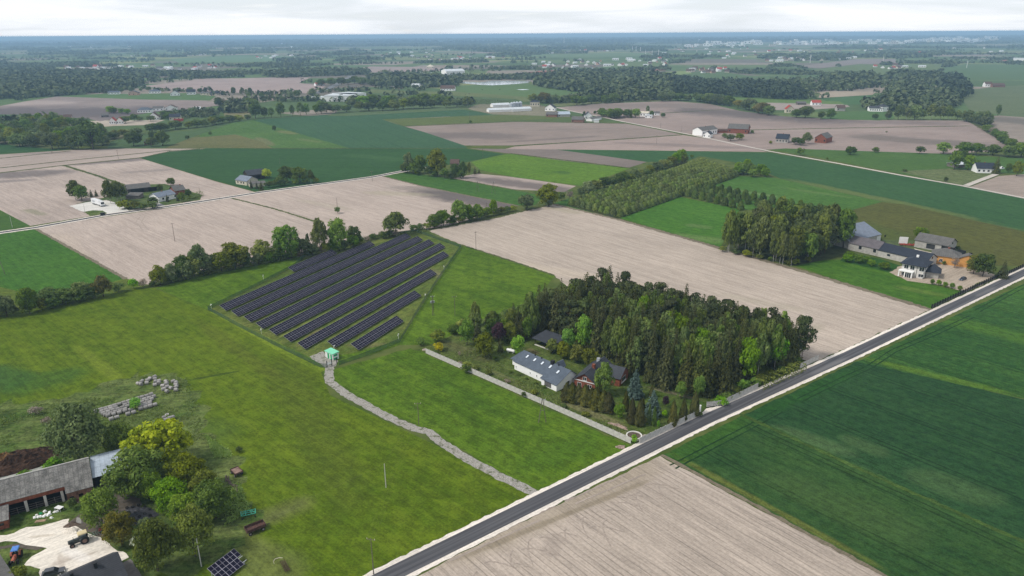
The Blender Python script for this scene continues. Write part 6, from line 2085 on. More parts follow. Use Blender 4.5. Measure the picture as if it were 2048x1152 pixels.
def car(label, q, rz, mat, L=4.5, W=1.8, H=1.5):
    e = T('parked_car', label, 'car', at(*q), rz)
    h2 = H * .56
    MB().hull8([(-L / 2, -W / 2, .28), (L / 2, -W / 2, .28), (L / 2, W / 2, .28), (-L / 2, W / 2, .28)], [(-L / 2 + .05, -W / 2 + .04, h2), (L / 2 - .15, -W / 2 + .06, h2 - .08), (L / 2 - .15, W / 2 - .06, h2 - .08), (-L / 2 + .05, W / 2 - .04, h2)]).hull8(
        [(-L * .44, -W / 2 + .08, h2 - .03), (L * .2, -W / 2 + .08, h2 - .03), (L * .2, W / 2 - .08, h2 - .03), (-L * .44, W / 2 - .08, h2 - .03)], [(-L * .33, -W / 2 + .25, H), (L * .05, -W / 2 + .25, H), (L * .05, W / 2 - .25, H), (-L * .33, W / 2 - .25, H)]).build('body', mat, e)
    g = MB()
    for s in (-1, 1):
        g.hull8([(-L * .40, s * (W / 2 - .105), h2 + .02), (L * .17, s * (W / 2 - .105), h2 + .02), (L * .17, s * (W / 2 - .07), h2 + .02), (-L * .40, s * (W / 2 - .07), h2 + .02)],
                [(-L * .33, s * (W / 2 - .24), H - .1), (L * .06, s * (W / 2 - .24), H - .1), (L * .06, s * (W / 2 - .20), H - .1), (-L * .33, s * (W / 2 - .20), H - .1)])
    g.build('side_glass', GLASS, e)
    MB().hull8([(L * .21, -W / 2 + .14, h2), (L * .225, -W / 2 + .14, h2), (L * .225, W / 2 - .14, h2), (L * .21, W / 2 - .14, h2)], [(L * .06, -W / 2 + .28, H - .05), (L * .075, -W / 2 + .28, H - .05), (L * .075, W / 2 - .28, H - .05), (L * .06, W / 2 - .28, H - .05)]).build('windscreen', GLASS, e)
    for x in (-L * .3, L * .31):
        for y in (-W / 2 + .1, W / 2 - .1):
            wheel(e, x, y, .33, .22, 'wheel', STEEL)
    for y in (-W * .35, W * .35):
        MB().box(L / 2 - .06, L / 2 + .01, y - .18, y + .18, .55, .7).build('headlight', FRAME, e)
    return e


CARB = plain('car_dark_blue', (.035, .045, .065), .25, .5, .1, 1)
car('dark blue car parked on the dirt yard of the villa', (1925, 560), line_angle((1934, 556), (1918, 562)), CARB)
car('dark grey car half hidden behind the anthracite roof', F4(850, 1120), line_angle(F4(680, 1150), F4(960, 1080)), plain('car_grey', (.07, .075, .085), .25, .5, .1, 1))

# ------------------------------------------------------------------ roadside farms on the left
rsheet('ground', [(139, 412), (182, 403), (213, 401), (240, 408), (262, 424), (214, 428.5), (206, 422), (165, 424)], soil('white_yard', (.56, .54, .50), RD, .88, (), .3), .10, .5, 2, 'white gravel truck yard beside the far road')
rsheet('ground', [(168, 424), (185, 421), (205, 421.5), (214, 427), (180, 432)], GM['weeds'], .13, .3, 2, 'dry grass island at the truck yard')
rsheet('ground', [(295, 399), (305, 400), (332, 412), (318, 415)], soil('grey_drive', (.30, .29, .28), RD, .8, (), .3), .11, .2, 2, 'grey drive of the white roadside house')
field('lawn', [(150, 408), (215, 394), (255, 370), (330, 368), (404, 390), (400, 400), (320, 412), (255, 420), (240, 408), (213, 400)], grass('roadside_grass', (.04, .075, .016), (.10, .125, .04), amount=.9), 3, 'rough grass around the roadside farm')
building('barn', 'dark weathered barn with open side behind the roadside farm', 'barn', (257, 388), (302, 383), 12, 3.6, 2.4, DARKWOOD, GREYROOF, 'x', .5, fine=False, doors=[('f', 2, .1, 9, 3.2, DARKIN), ('f', 14, .1, 8, 3.2, DARKIN)])
building('shed', 'low grey shed between trees and barn', 'shed', (252, 398), (278, 398), 7, 2.3, .9, GREYWOOD, GREYROOF, 'shed', .4, fine=False)
building('house', 'white roadside house with blue grey roof behind small conifers', 'house', (318, 404.5), (352, 397), 10, 3.6, 2.4, WHITE, BLUEROOF, 'x', .5, fine=False, wins=[('f', 3, 1.2, 1.5, 1.4), ('f', 7, 1.2, 1.5, 1.4), ('f', 13, 1.2, 1.5, 1.4), ('l', 3, 1.2, 1.2, 1.3)], chim=((.5, .5, .6, .6),))
building('house', 'red brick house with grey roof behind the white roadside house', 'house', (351, 391), (372, 388), 11, 3.4, 2.8, BRICK, GREYROOF, 'x', .5, fine=False, wins=[('r', 3, 1.2, 1.4, 1.4), ('f', 9, 1.2, 1.3, 1.3)], chim=((.8, .5, .7, .7),))
building('house', 'pale yellow house with blue grey roof beside the far road', 'house', (472, 368), (494, 371.5), 11, 3.5, 2.8, CREAM, BLUEROOF, 'x', .5, fine=False, wins=[('f', 2, 1.2, 1.4, 1.3), ('f', 6, 1.2, 1.4, 1.3), ('f', 9, 1.2, 1.4, 1.3)])
building('barn', 'black tarred barn next to the pale yellow house', 'barn', (497, 361), (531, 357), 12, 4.2, 3.2, DARKWOOD, GRAPH, 'x', .5, fine=False, doors=[('f', 6, .1, 4, 3.4, DARKIN)])
building('outhouse', 'low cream outhouse behind the conifers by the far road', 'shed', (500, 375), (532, 372), 6, 2.6, .6, CREAM, GREYROOF, 'shed', .3, fine=False)
building('house', 'dark roofed house hidden in the copse by the lime field', 'house', (901, 334), (917, 334), 9, 3.2, 3.0, GREYWOOD, BROWNROOF, 'x', .5, fine=False)
# white lorry
e = T('lorry', 'white lorry with long white trailer on the gravel yard', 'lorry', at(197, 410.5), line_angle((185, 405.5), (208, 413)))
LW = plain('lorry_white', (.74, .74, .74), .4, .4, .05, 1)
MB().box(-8.2, 5.2, -1.25, 1.25, 1.1, 4.0).build('trailer_box', LW, e)
MB().box(-6.5, -2.0, -1.26, -1.252, 2.0, 3.2).build('side_lettering', plain('grey_print', (.4, .42, .45), .5, .3, .1, 1), e)
MB().hull8([(5.5, -1.2, .9), (7.9, -1.2, .9), (7.9, 1.2, .9), (5.5, 1.2, .9)], [(5.5, -1.2, 3.7), (7.5, -1.2, 3.4), (7.5, 1.2, 3.4), (5.5, 1.2, 3.7)]).build('cab', LW, e)
MB().hull8([(7.74, -1.05, 2.0), (7.8, -1.05, 2.0), (7.8, 1.05, 2.0), (7.74, 1.05, 2.0)], [(7.56, -1.0, 3.2), (7.62, -1.0, 3.2), (7.62, 1.0, 3.2), (7.56, 1.0, 3.2)]).build('windscreen', GLASS, e)
MB().box(-8.0, 7.2, -.5, .5, .7, 1.098).build('chassis', BLACK, e)
for x in (-6.5, -5.2, -3.9, 4.6, 6.9):
    for y in (-1.05, 1.05):
        wheel(e, x, y, .5, .3, 'wheel', STEEL)
car('white car under the bushes by the truck yard', (262, 415), R(20), LW)
car('white van beside the far white farmhouse', (2003, 338), R(30), LW, 5.2, 2, 2.2)
o = MB().box(-1.3, 1.3, -.9, .9, 0, 1.4).box(-1.4, 1.4, -1, 1, 1.4, 1.55).build('waste_bin', BLACK, None, at(206, 430), R(15))
setp(o, 'black waste container where the truck yard meets the road', 'bin')

# ------------------------------------------------------------------ middle distance houses and farm buildings
G1, G2, G3, G4 = 'houses of the hamlet on the left', 'houses in the second hamlet row', 'buildings of the feed farm', 'houses right of the big wood'
HB = [
    # name, label, left mark, right mark, depth, wall h, roof h, wall, roof, ridge, windows
    ('house', 'white bungalow with grey roof, leftmost of the hamlet', (216, 189), (239, 188.6), 11, 3, 2.6, WHITE, SLATE, 'x', 4),
    ('house', 'brick coloured house with dark grey roof in the hamlet', (257, 191), (278, 190.6), 12, 3.6, 4.2, PINKW, GRAPH, 'y', 3),
    ('house', 'long white house with blue grey hip roof in the hamlet', (298, 187), (320, 186.6), 12, 3.2, 3.4, WHITE, SLATE, 'hip', 4),
    ('house', 'white house with steep slate roof in the hamlet', (341, 192), (360, 191.4), 12, 3.4, 5.2, WHITE, SLATE, 'y', 3),
    ('house', 'white house with dark gable roof, tall and narrow', (374, 189.6), (391, 189.2), 11, 4, 5, WHITE, NAVY, 'x', 3),
    ('house', 'low cream bungalow with flat roof in the hamlet', (401, 190), (417, 190), 11, 3, 1.2, CREAM, GREYROOF, 'x', 3),
    ('house', 'dark hip roofed house at the right end of the hamlet', (419, 191), (438, 191), 12, 3, 4.6, CREAM, NAVY, 'hip', 3),
    ('house', 'pinkish house with brown red gable roof at the wood edge', (95, 244), (112, 243), 11, 4.2, 4.2, PINKW, BROWNROOF, 'x', 3),
    ('house', 'pinkish cottage with red brown roof beside the gable house', (128, 240), (143, 239.4), 10, 3, 3, PINKW, BROWNROOF, 'x', 2),
    ('house', 'left of two joined white houses with bright red roofs', (219, 249), (232, 248.6), 12, 3.6, 4, WHITE, REDROOF, 'y', 3),
    ('house', 'right of two joined white houses with bright red roofs', (234, 248.6), (247, 248), 12, 3.6, 4, WHITE, REDROOF, 'y', 3),
    ('shed', 'grey weathered shed at the edge of the dark plough', (203, 235), (217, 234.4), 9, 3, 2.2, GREYWOOD, GREYROOF, 'x', 1),
    ('house', 'white bungalow with blue grey hip roof and columns', (275, 226), (302, 225.6), 14, 3.4, 3.6, WHITE, SLATE, 'hip', 5),
    ('house', 'pale house with pale grey roof behind the hip roofed bungalow', (306, 222), (326, 221.6), 11, 3.2, 2.8, WHITE, GREYROOF, 'x', 3),
    ('house', 'white house with dark brown roof behind the gardens', (331, 221), (354, 220.4), 12, 3.2, 4, WHITE, BROWNROOF, 'y', 2),
    ('house', 'white house with tall brown gable roof and triangular front', (297, 240), (319, 239.4), 12, 3, 6, WHITE, BROWNROOF, 'y', 4),
    ('house', 'tan house with dark blue roof above the red container', (339, 241), (361, 240.4), 12, 3.6, 4, CREAM, NAVY, 'x', 3),
    ('house', 'small white house with white roof among the bushes', (387, 222), (402, 221.6), 9, 2.8, 2.4, WHITE, WHITEROOF, 'x', 2),
    ('container', 'red shipping container beside the tan house', (348, 243), (366, 242.4), 4, 2.8, .1, RED, RED, 'flat', 0),
    ('ruin', 'small ruined brick hut between bushes', (289, 290), (304, 290), 7, 3.4, 2.0, OLDBRICK, GREYROOF, 'shed', 1),
    ('warehouse', 'big white flat roofed warehouse behind the tree belt', (649, 203), (700, 203), 60, 10, .6, WHITE, WHITEROOF, 'flat', 0),
    ('warehouse', 'white rear bay of the big warehouse', (700.5, 200), (733, 197), 50, 10, .6, WHITE, WHITEROOF, 'flat', 0),
    ('warehouse', 'pale sheds at the foot of the big warehouse', (622, 198), (648, 199), 20, 4, .5, WHITE, WHITEROOF, 'flat', 0),
    ('factory_hall', 'tall white factory hall with dark striped end', (893, 153), (930, 152), 50, 14, 5, WHITE, WHITEROOF, 'x', 4),
    ('factory', 'low white office block before the factory hall', (832, 151), (861, 151), 20, 7, .4, WHITE, WHITEROOF, 'flat', 8),
    ('barn', 'white ruined barn with brown thatched roof by the pasture', (881, 182), (909, 182), 18, 5, 6, WHITE, BROWNROOF, 'x', 5),
    ('hall', 'white hall with pale blue roof among the dark yards', (823, 175), (848, 175), 16, 5, 3, WHITE, WHITEROOF, 'x', 3),
    ('shed', 'low pink shed row beside the white hall', (776, 177), (800, 177.6), 12, 3.4, 1.4, PINKW, GREYROOF, 'x', 4),
    ('shed', 'long dark roofed shed row at the yards', (760, 171), (812, 173), 18, 3.4, 1.8, GREYWOOD, GRAPH, 'x', 0),
    ('house', 'pinkish house with pale roof at the highway trees', (695, 178), (714, 178), 12, 3.4, 3.2, PINKW, GREYROOF, 'x', 3),
    ('house', 'white house with red roof left of the highway', (632, 172), (650, 171), 11, 3.4, 3.4, WHITE, REDROOF, 'x', 2),
    ('dome_hall', 'cream domed building on the pink plough far off', (853, 137), (866, 137), 22, 6, 7, CREAM, CREAM, 'hip', 2),
    ('poultry_shed', 'long white poultry shed nearest the olive crop', (978, 225), (1022, 223.4), 14, 3.4, 2.4, WHITE, WHITEROOF, 'x', 0),
    ('poultry_shed', 'long white poultry shed right of the silos', (1024, 223.6), (1063, 221.4), 14, 3.4, 2.4, WHITE, WHITEROOF, 'x', 0),
    ('poultry_shed', 'white shed behind the poultry sheds', (986, 215), (1020, 213.6), 14, 3.6, 2.4, WHITE, WHITEROOF, 'x', 0),
    ('house', 'white cube house with dark hip roof behind the feed farm', (1060, 213), (1079, 213), 12, 5.4, 2.6, CREAM, NAVY, 'hip', 4),
    ('house', 'white house with steep dark roof and gable front', (1090, 222), (1109, 222.6), 12, 4, 5, WHITE, NAVY, 'y', 3),
    ('barn', 'brown grey barn left of the pale blue roofed barn', (1092, 234), (1114, 234.6), 12, 3.8, 3, OLDBRICK, GREYROOF, 'x', 1),
    ('barn', 'pale barn with light blue metal roof', (1116, 234.4), (1140, 234), 12, 4, 3.2, BLOCK, ZINC, 'x', 1),
    ('barn', 'grey brick barn nearest the brown ploughed field', (1143, 245), (1166, 245.6), 12, 4, 3.6, OLDBRICK, GREYROOF, 'x', 1),
    ('house', 'white house with dark roof beside the grey brick barn', (1170, 238.6), (1184, 238.4), 11, 4, 4.4, WHITE, GRAPH, 'y', 2),
    ('shed', 'white walled farm shed at the bend of the white lane', (1184, 243), (1203, 239), 9, 3.4, 1.2, WHITE, GREYROOF, 'x', 1),
    ('garage', 'small white garage in front of the farm shed', (1188, 245), (1198, 245), 6, 3, .3, WHITE, WHITEROOF, 'flat', 0),
    ('house', 'white farmhouse with low white annexe behind the lane trees', (1280, 233), (1296, 233.6), 12, 4, 1.6, WHITE, CREAM, 'x', 3),
    ('annexe', 'low white annexe right of the farmhouse', (1290, 236), (1303, 236.4), 9, 3.6, .4, WHITE, WHITEROOF, 'flat', 2),
    ('house', 'small white cottage at the field edge right of the annexe', (1309, 231), (1319, 231), 8, 2.8, 1.8, WHITE, GREYROOF, 'x', 1),
    ('house', 'tall white house with pale roof beside the lane', (1404, 272), (1434, 268), 14, 6, 3.2, WHITE, GREYROOF, 'x', 6),
    ('house', 'white front wing of the tall white house', (1406, 275), (1420, 276), 9, 4, 3, WHITE, GRAPH, 'y', 2),
    ('barn', 'large red brick barn with grey roof by the lane', (1455, 266), (1495, 268), 16, 5.5, 4.6, BRICK, GREYROOF, 'x', 2),
    ('shed', 'long low red brick shed linking house and barn', (1434, 266), (1456, 266), 8, 3, 1.4, BRICK, BROWNROOF, 'x', 1),
    ('house', 'grey house with dark blue roof left of the twin trees', (1551, 285), (1575, 286.4), 14, 4.4, 4.2, BLOCK, NAVY, 'x', 4),
    ('barn', 'red brick barn with grey roof right of the twin trees', (1629, 285), (1651, 287), 18, 5.5, 4.2, BRICK, GREYROOF, 'y', 2),
    ('house', 'cream house with dark red gable roof beyond the plough', (1572, 226), (1587, 226), 11, 4.4, 5, CREAM, REDROOF, 'y', 3),
    ('house', 'white house with bright red roof at the tan field', (1624, 211), (1642, 211), 12, 3.6, 3.6, WHITE, REDROOF, 'x', 3),
    ('shed', 'grey ruined shed left of the bright red roof', (1595, 210), (1612, 210), 10, 3.2, 2.2, GREYWOOD, GREYROOF, 'x', 1),
    ('house', 'brown roofed house among bushes right of the red gable house', (1674, 222), (1690, 222), 12, 3.4, 3.8, BLOCK, BROWNROOF, 'x', 1),
    ('mansion', 'long white mansion with grey roof at the edge of the wood', (1738, 223), (1766, 223.6), 16, 5, 2.4, WHITE, GRAPH, 'x', 6),
    ('turret', 'round fronted end wing of the white mansion', (1764, 223.6), (1776, 223), 12, 7, 4, WHITE, GRAPH, 'hip', 2),
    ('house', 'white house with red brown roof above the allotments', (1970, 174), (1984, 174), 14, 5, 4, WHITE, BROWNROOF, 'x', 3),
    ('barn', 'long red brown roofed barn above the allotments', (1985, 174.6), (2010, 174.6), 14, 4, 4, OLDBRICK, BROWNROOF, 'x', 1),
    ('warehouse', 'long white warehouse at the right edge far off', (2027, 124), (2080, 124.6), 50, 14, 1, WHITE, WHITEROOF, 'flat', 0),
    ('house', 'white far farmhouse with navy roof under the dark conifer', (1953, 346), (1990, 347), 12, 4, 3.8, WHITE, NAVY, 'x', 4),
    ('shed', 'white roofed shed left of the far farmhouse', (1911, 336), (1930, 335), 10, 2.8, 1.4, GREYWOOD, WHITEROOF, 'x', 0),
    ('warehouse', 'white factory roof by the trees left of the highway', (705, 149), (728, 147), 30, 6, .5, WHITE, WHITEROOF, 'flat', 0),
]
for nm, lab, q0, q1, D, hw, hr, wl, rf_, rg, nw in HB:
    L = (at2(q1) - at2(q0)).length
    if q0[1] < 256 and nm == 'house':
        hw *= 1.3
        D *= .8
    wins = frow(L, nw, hw * .32, min(1.5, L / (nw * 2 + 1)), hw * .36, L * .07) if nw else ()
    chim = ((.5, .5, .7, .5),) if nm == 'house' and rg in ('x', 'y') else ()
    building(nm, lab, nm.split('_')[-1], q0, q1, D, hw, hr, wl, rf_, rg, .5, wins, chim, None, False)
SILO = plain('silo_steel', (.45, .49, .54), .4, .5, .15, .5)
for u, v in ((1023.5, 218.5), (1028.5, 217.5), (1034, 217), (1040.5, 216.5)):
    p = at(u, v)
    e = T('grain_silo', 'round steel grain silo of the feed farm', 'silo', p, 0, 'steel silos of the feed farm')
    MB().tube((0, 0, 0), (0, 0, 9), 3.2, 3.2, 18).build('shell', SILO, e)
    MB().tube((0, 0, 9), (0, 0, 11), 3.3, .4, 18).build('cone_roof', SILO, e)

# ------------------------------------------------------------------ trees named one by one
for a in (
    # farmyard, bottom left
    ('bigwillow', 163, 930, 806, 122, 'large grey green willow beside the manure heap'),
    ('bigleaf', 245, 912, 845, 62, 'green tree between the willow and the yellow crown'),
    ('gold', 322, 938, 843, 145, 'big yellow green tree with feathery crown'),
    ('chestnut', 280, 988, 898, 112, 'broad dark green chestnut tree covering the end of the metal roof'),
    ('bigolive', 378, 985, 908, 82, 'olive tree at the right foot of the yellow crown'),
    ('bigleaf', 304, 1002, 938, 56, 'middle green tree right below the chestnut'),
    ('bigleaf', 346, 1022, 958, 84, 'middle green tree in the heart of the farm grove'),
    ('bigolive', 416, 1010, 941, 66, 'yellowish olive tree at the right edge of the farm grove'),
    ('bigleaf', 432, 1036, 962, 88, 'dark green tree nearest the log pile'),
    ('bigleaf', 375, 1050, 988, 72, 'bright green tree in front of the farm grove'),
    ('bigleaf', 208, 1056, 978, 76, 'round bright green tree between barn and dark tractor'),
    ('bigbronze', 244, 1090, 1024, 66, 'bronze leaved tree beside the silage sheet'),
    ('bigolive', 316, 1142, 1036, 90, 'large olive tree at the bottom of the farm grove'),
    ('bigolive', 392, 1112, 1010, 84, 'large olive tree left of the solar table'),
    ('willow', 294, 1064, 1036, 34, 'small drooping pale tree at the silage sheet'),
    ('bush', 147, 1018, 995, 20, 'round green bush at the brick barn corner'),
    ('limebush', 50, 960, 941, 34, 'bright bush on the silage floor behind the barn'),
    ('limebush', 113, 934, 914, 44, 'yellow green bush behind the barn roof'),
    ('limebush', 95, 944, 930, 26, 'low bush left of the yellow green bush'),
    ('olivebush', 38, 1160, 1134, 40, 'olive bush at the bottom edge by the grey shed'),
    ('white', 273, 1094, 1073, 20, 'white blossoming bush under the bronze tree'),
    ('limebush', 272, 818, 795, 24, 'green bush growing out of the bale rows'),
    ('bush', 60, 1000, 985, 14, 'small dark bush by the cattle rails') if 0 else ('thorn', 72, 830, 812, 30, 'grey thorn bush in the weeds left of the willow'),
    ('thorn', 95, 850, 834, 26, 'bare thorn bush close to the willow'),
    ('bush', 478, 905, 893, 16, 'low bush in the weeds above the flatbed trailer'),
    # garden of the white house
    ('birch', 951, 668, 603, 30, 'slender pale birch at the far left of the garden'),
    ('farm', 934, 690, 638, 38, 'green tree in front of the slender birch'),
    ('olive', 970, 714, 662, 48, 'wide olive tree on the garden lawn'),
    ('plum', 998, 690, 644, 32, 'dark purple leaved tree'),
    ('spruce', 1001, 704, 676, 17, 'small dark spruce beside the purple tree'),
    ('lime', 1036, 709, 670, 30, 'round bright green tree beside the gas tank'),
    ('farm', 1054, 680, 630, 24, 'slim green tree left of the open shed'),
    ('olive', 1020, 684, 640, 36, 'olive tree behind the round bright tree'),
    ('yellow', 877, 702, 686, 26, 'yellow flowering bush inside the fence corner'),
    ('lime', 1137, 696, 655, 32, 'bright green tree right of the open shed'),
    ('lime', 1169, 700, 627, 42, 'tall bright green tree in front of the dark wood'),
    ('olive', 1105, 706, 678, 30, 'first olive orchard tree beside the open shed'),
    ('olive', 1128, 716, 682, 34, 'second olive orchard tree from the open shed'),
    ('olive', 1154, 724, 686, 38, 'third olive orchard tree from the open shed'),
    ('olive', 1180, 733, 694, 36, 'olive orchard tree nearest the red brick house'),
    ('freshbirch', 1207, 790, 725, 50, 'fresh green birch in front of the red brick house'),
    ('blue', 1270, 794, 736, 42, 'tall silvery blue spruce right of the red brick house'),
    ('blue', 1305, 831, 779, 42, 'blue spruce among the thujas by the road'),
    ('thuja', 1345, 851, 802, 24, 'golden thuja left of three behind the roadside fence'),
    ('thuja', 1366, 840, 798, 21, 'golden thuja in the middle of three behind the roadside fence'),
    ('thuja', 1388, 831, 785, 25, 'golden thuja nearest the gateway'),
    ('thuja', 1263, 847, 797, 24, 'broad bronze thuja left of the columns'),
    ('thuja', 1279, 850, 800, 26, 'broad bronze thuja touching the columns'),
    ('column', 1298, 845, 809, 11, 'dark clipped thuja column behind its twin'),
    ('column', 1308, 851, 813, 12, 'dark clipped thuja column in front of its twin'),
    ('lime', 1239, 836, 807, 24, 'small lime yellow tree before the thuja hedge'),
    ('limebush', 1317, 855, 840, 8, 'tiny lime shrub beside the thuja columns'),
    ('limebush', 1329, 836, 819, 12, 'bright bush between column and golden thuja'),
    ('thuja', 1251, 822, 782, 18, 'bronze thuja at the end of the hedge row'),
    ('thuja', 1303, 795, 770, 13, 'golden thuja tip behind the blue spruce'),
    ('thuja', 1285, 825, 796, 13, 'small golden thuja left of the blue spruce'),
    ('plum', 1330, 815, 791, 17, 'dark brown rounded shrub right of the blue spruce'),
    ('farm', 1361, 797, 762, 24, 'green garden tree at the wood edge'),
    ('lime', 1397, 796, 749, 28, 'bright olive green tree beside the gateway'),
    ('limebush', 1441, 808, 793, 30, 'bright green bush behind the gate panel'),
    ('bush', 1401, 833, 824, 10, 'low dark bush at the gateway fence end'),
    ('limebush', 1268, 886, 868, 13, 'green shrub at the fence corner by the planter'),
    ('bush', 932, 746, 727, 22, 'green creeper bush on the concrete fence'),
    ('bush', 1047, 795, 783, 12, 'small dark bush at the middle of the concrete fence'),
    ('farm', 908, 668, 652, 16, 'small bush at the grass edge above the yellow bush'),
    ('bush', 990, 722, 711, 12, 'dark shrub on the lawn before the white house'),
    ('olivebush', 935, 735, 724, 24, 'tangle of olive shrubs inside the fence'),
    ('thorn', 919, 712, 702, 8, 'small reddish shrub on the lawn'),
    ('farm', 1010, 668, 636, 26, 'green tree behind the purple tree'),
    ('oak', 985, 668, 640, 26, 'dark green tree left of the purple tree'),
    ('lime', 958, 650, 632, 12, 'lime bush at the grass edge'),
    ('lime', 1262, 792, 780, 12, 'low bright bush by the blue spruce'),
    # right farm
    ('farm', 1841, 480, 453, 31, 'round green tree behind the grey workshop'),
    ('olive', 1946, 548, 508, 34, 'brownish green tree left of the pair by the driveway'),
    ('oak', 1965, 553, 504, 42, 'large dark tree right of the pair by the driveway'),
    ('spruce', 2004, 556, 520, 28, 'dark spruce at the driveway'),
    ('thorn', 1908, 536, 513, 18, 'bare branched little tree before the orange house'),
    ('bush', 1887, 530, 521, 9, 'dark green bush at the orange house window'),
    ('bush', 1915, 500, 491, 14, 'dark bush behind the workshop gable'),
    ('bush', 1760, 480, 475, 10, 'dark bush beside the tall hall'),
    # left hedgerow end
    ('oak', 165, 600, 566, 46, 'round grey green bush in the left hedgerow'),
    ('brown', 207, 593, 548, 44, 'dark brownish tree in the left hedgerow'),
    ('bush', 238, 584, 563, 30, 'dark bush right of the brownish tree'),
    ('limebush', 268, 578, 556, 22, 'bright green bush in the left hedgerow'),
    ('thorn', 287, 575, 557, 24, 'grey leafless bush in the left hedgerow'),
    # along the solar park
    ('oak', 369, 558, 508, 42, 'dark green tree left of the pale willow in the hedgerow'),
    ('willow', 401, 549, 489, 46, 'pale grey willow in the hedgerow'),
    ('willow', 429, 543, 508, 18, 'slim pale willow right of the grey willow'),
    ('olive', 472, 537, 482, 64, 'wide pale olive tree in the hedgerow'),
    ('olive', 528, 523, 478, 44, 'olive tree left of the big dark hedgerow tree'),
    ('farm', 577, 518, 445, 54, 'tall dense green tree, biggest of the hedgerow'),
    ('poplar', 617, 499, 466, 13, 'thin upright tree in the hedgerow gap'),
    ('birch', 642, 507, 436, 44, 'open crowned birch in the hedgerow'),
    ('farm', 678, 502, 431, 42, 'tall green tree right of the hedgerow birch'),
    ('oak', 709, 492, 449, 32, 'dark hedgerow tree nearest the solar tables'),
    ('birch', 793, 472, 425, 62, 'broad drooping tree at the far corner of the solar park'),
    ('bush', 826, 463, 447, 16, 'dark bush right of the drooping tree'),
    # hedge in front of the pale field
    ('oak', 882, 452, 419, 30, 'dark bushy tree, leftmost of the group by the ditch'),
    ('farm', 918, 445, 399, 34, 'pointed tree, tallest of the group by the ditch'),
    ('farm', 938, 443, 408, 24, 'tree right of the pointed one by the ditch'),
    ('farm', 955, 441, 407, 22, 'upright tree in the ditch group'),
    ('farm', 987, 431, 398, 18, 'slender pointed tree at the right end of the ditch group'),
    ('willow', 1052, 419, 388, 38, 'round pale green tree on the ditch bank'),
    ('olive', 1097, 413, 366, 46, 'dense olive tree where the ditch meets the plantation lane'),
    ('willow', 1099, 414, 391, 16, 'pale bush at the foot of the dense olive tree'),
    ('bush', 1123, 402, 384, 18, 'dark bush beside the plantation lane'),
    ('thorn', 1139, 397, 381, 20, 'brownish bush at the start of the lane hedge'),
    # copse and farms on the far road
    ('willow', 818, 342, 304, 22, 'thin pale tree at the left of the copse'),
    ('oak', 840, 347, 308, 26, 'dark tree in the middle of the copse'),
    ('olive', 875, 352, 294, 48, 'big rounded tree, highest of the copse'),
    ('oak', 910, 356, 326, 22, 'dark tree beside the hidden house of the copse'),
    ('oak', 926, 356, 321, 22, 'dark tree at the right end of the copse'),
    ('olive', 938, 351, 322, 10, 'thin tree at the edge of the copse'),
    ('spruce', 950, 348, 332, 9, 'left small conifer right of the copse'),
    ('spruce', 958, 347, 337, 8, 'right small conifer right of the copse'),
    ('birch', 152, 400, 361, 40, 'birch left of the truck yard'),
    ('oak', 164, 402, 368, 30, 'dark tree beside the birch at the truck yard'),
    ('spruce', 183, 394, 378, 10, 'left small conifer behind the lorry'),
    ('spruce', 193, 393, 378, 9, 'right small conifer behind the lorry'),
    ('birch', 222, 408, 360, 30, 'tall drooping birch behind the lorry'),
    ('birch', 244, 404, 364, 28, 'drooping birch beside the dark barn'),
    ('birch', 235, 400, 362, 30, 'birch between two drooping birches'),
    ('oak', 321, 384, 367, 14, 'small tree between barn and red house'),
    ('oak', 342, 371, 355, 20, 'dark tree behind the red brick house roof'),
    ('spruce', 335, 404, 387, 9, 'conifer before the white roadside house'),
    ('spruce', 356, 402, 389, 9, 'conifer right of the white roadside house'),
    ('oak', 364, 404, 384, 17, 'dark garden tree at the red house'),
    ('oak', 378, 398, 377, 16, 'tree right of the red house gable'),
    ('gold', 534, 357, 337, 23, 'yellow green tree beside the black barn'),
    ('oak', 574, 365, 329, 40, 'broad dark tree in the roadside grove'),
    ('oak', 600, 367, 331, 36, 'dark tree in the middle of the roadside grove'),
    ('birch', 622, 367, 340, 20, 'birch at the right end of the roadside grove'),
    ('oak', 560, 372, 352, 22, 'front tree of the roadside grove'),
    ('spruce', 503, 377, 359, 9, 'left of three conifers by the cream outhouse'),
    ('spruce', 514, 378, 362, 8, 'middle of three conifers by the cream outhouse'),
    ('spruce', 523, 381, 361, 15, 'broad one of three conifers by the cream outhouse'),
    ('bush', 675, 427, 413, 14, 'round bush at the foot of the lone field pole'),
    # single trees farther off
    ('oak', 549, 262, 250, 10, 'lone small tree in the mid green field'),
    ('oak', 375, 279, 270, 10, 'lone round bush in the grey green field'),
    ('oak', 421, 270, 262, 8, 'lone bush near the top of the grey green field'),
    ('bush', 1383, 317, 309, 8, 'lone bush at the far end of the plantation lane'),
    ('oak', 941, 247, 240, 7, 'small bush in the olive crop'),
    ('oak', 1995, 231, 208, 12, 'tall lone tree in the allotment field'),
    ('oak', 1891, 364, 353, 10, 'lone round bush in the rough paddock'),
    ('bush', 1809, 343, 337, 13, 'flat bush at the paddock corner'),
    ('bush', 1654, 319, 314, 6, 'small bush beside the white lane'),
    ('bush', 1773, 265, 262, 6, 'tiny bush on the dotted baulk'),
    ('oak', 1750, 239, 226, 15, 'round dark tree in the green below the mansion'),
    ('oak', 1292, 203, 192, 16, 'round tree on the pale meadow'),
    ('spruce', 1262, 236, 216, 8, 'dark pointed conifer by the lane farm'),
    ('poplar', 1295, 226, 211, 12, 'tall tree behind the lane farmhouse'),
    ('oak', 1303, 234, 220, 10, 'round tree right of the lane farmhouse'),
    ('oak', 1326, 235, 225, 11, 'round bush right of the white cottage'),
    ('poplar', 1168, 237, 222, 9, 'tall tree beside the grey brick barn'),
    ('oak', 1190, 228, 221, 8, 'pointed tree behind the white house at the lane'),
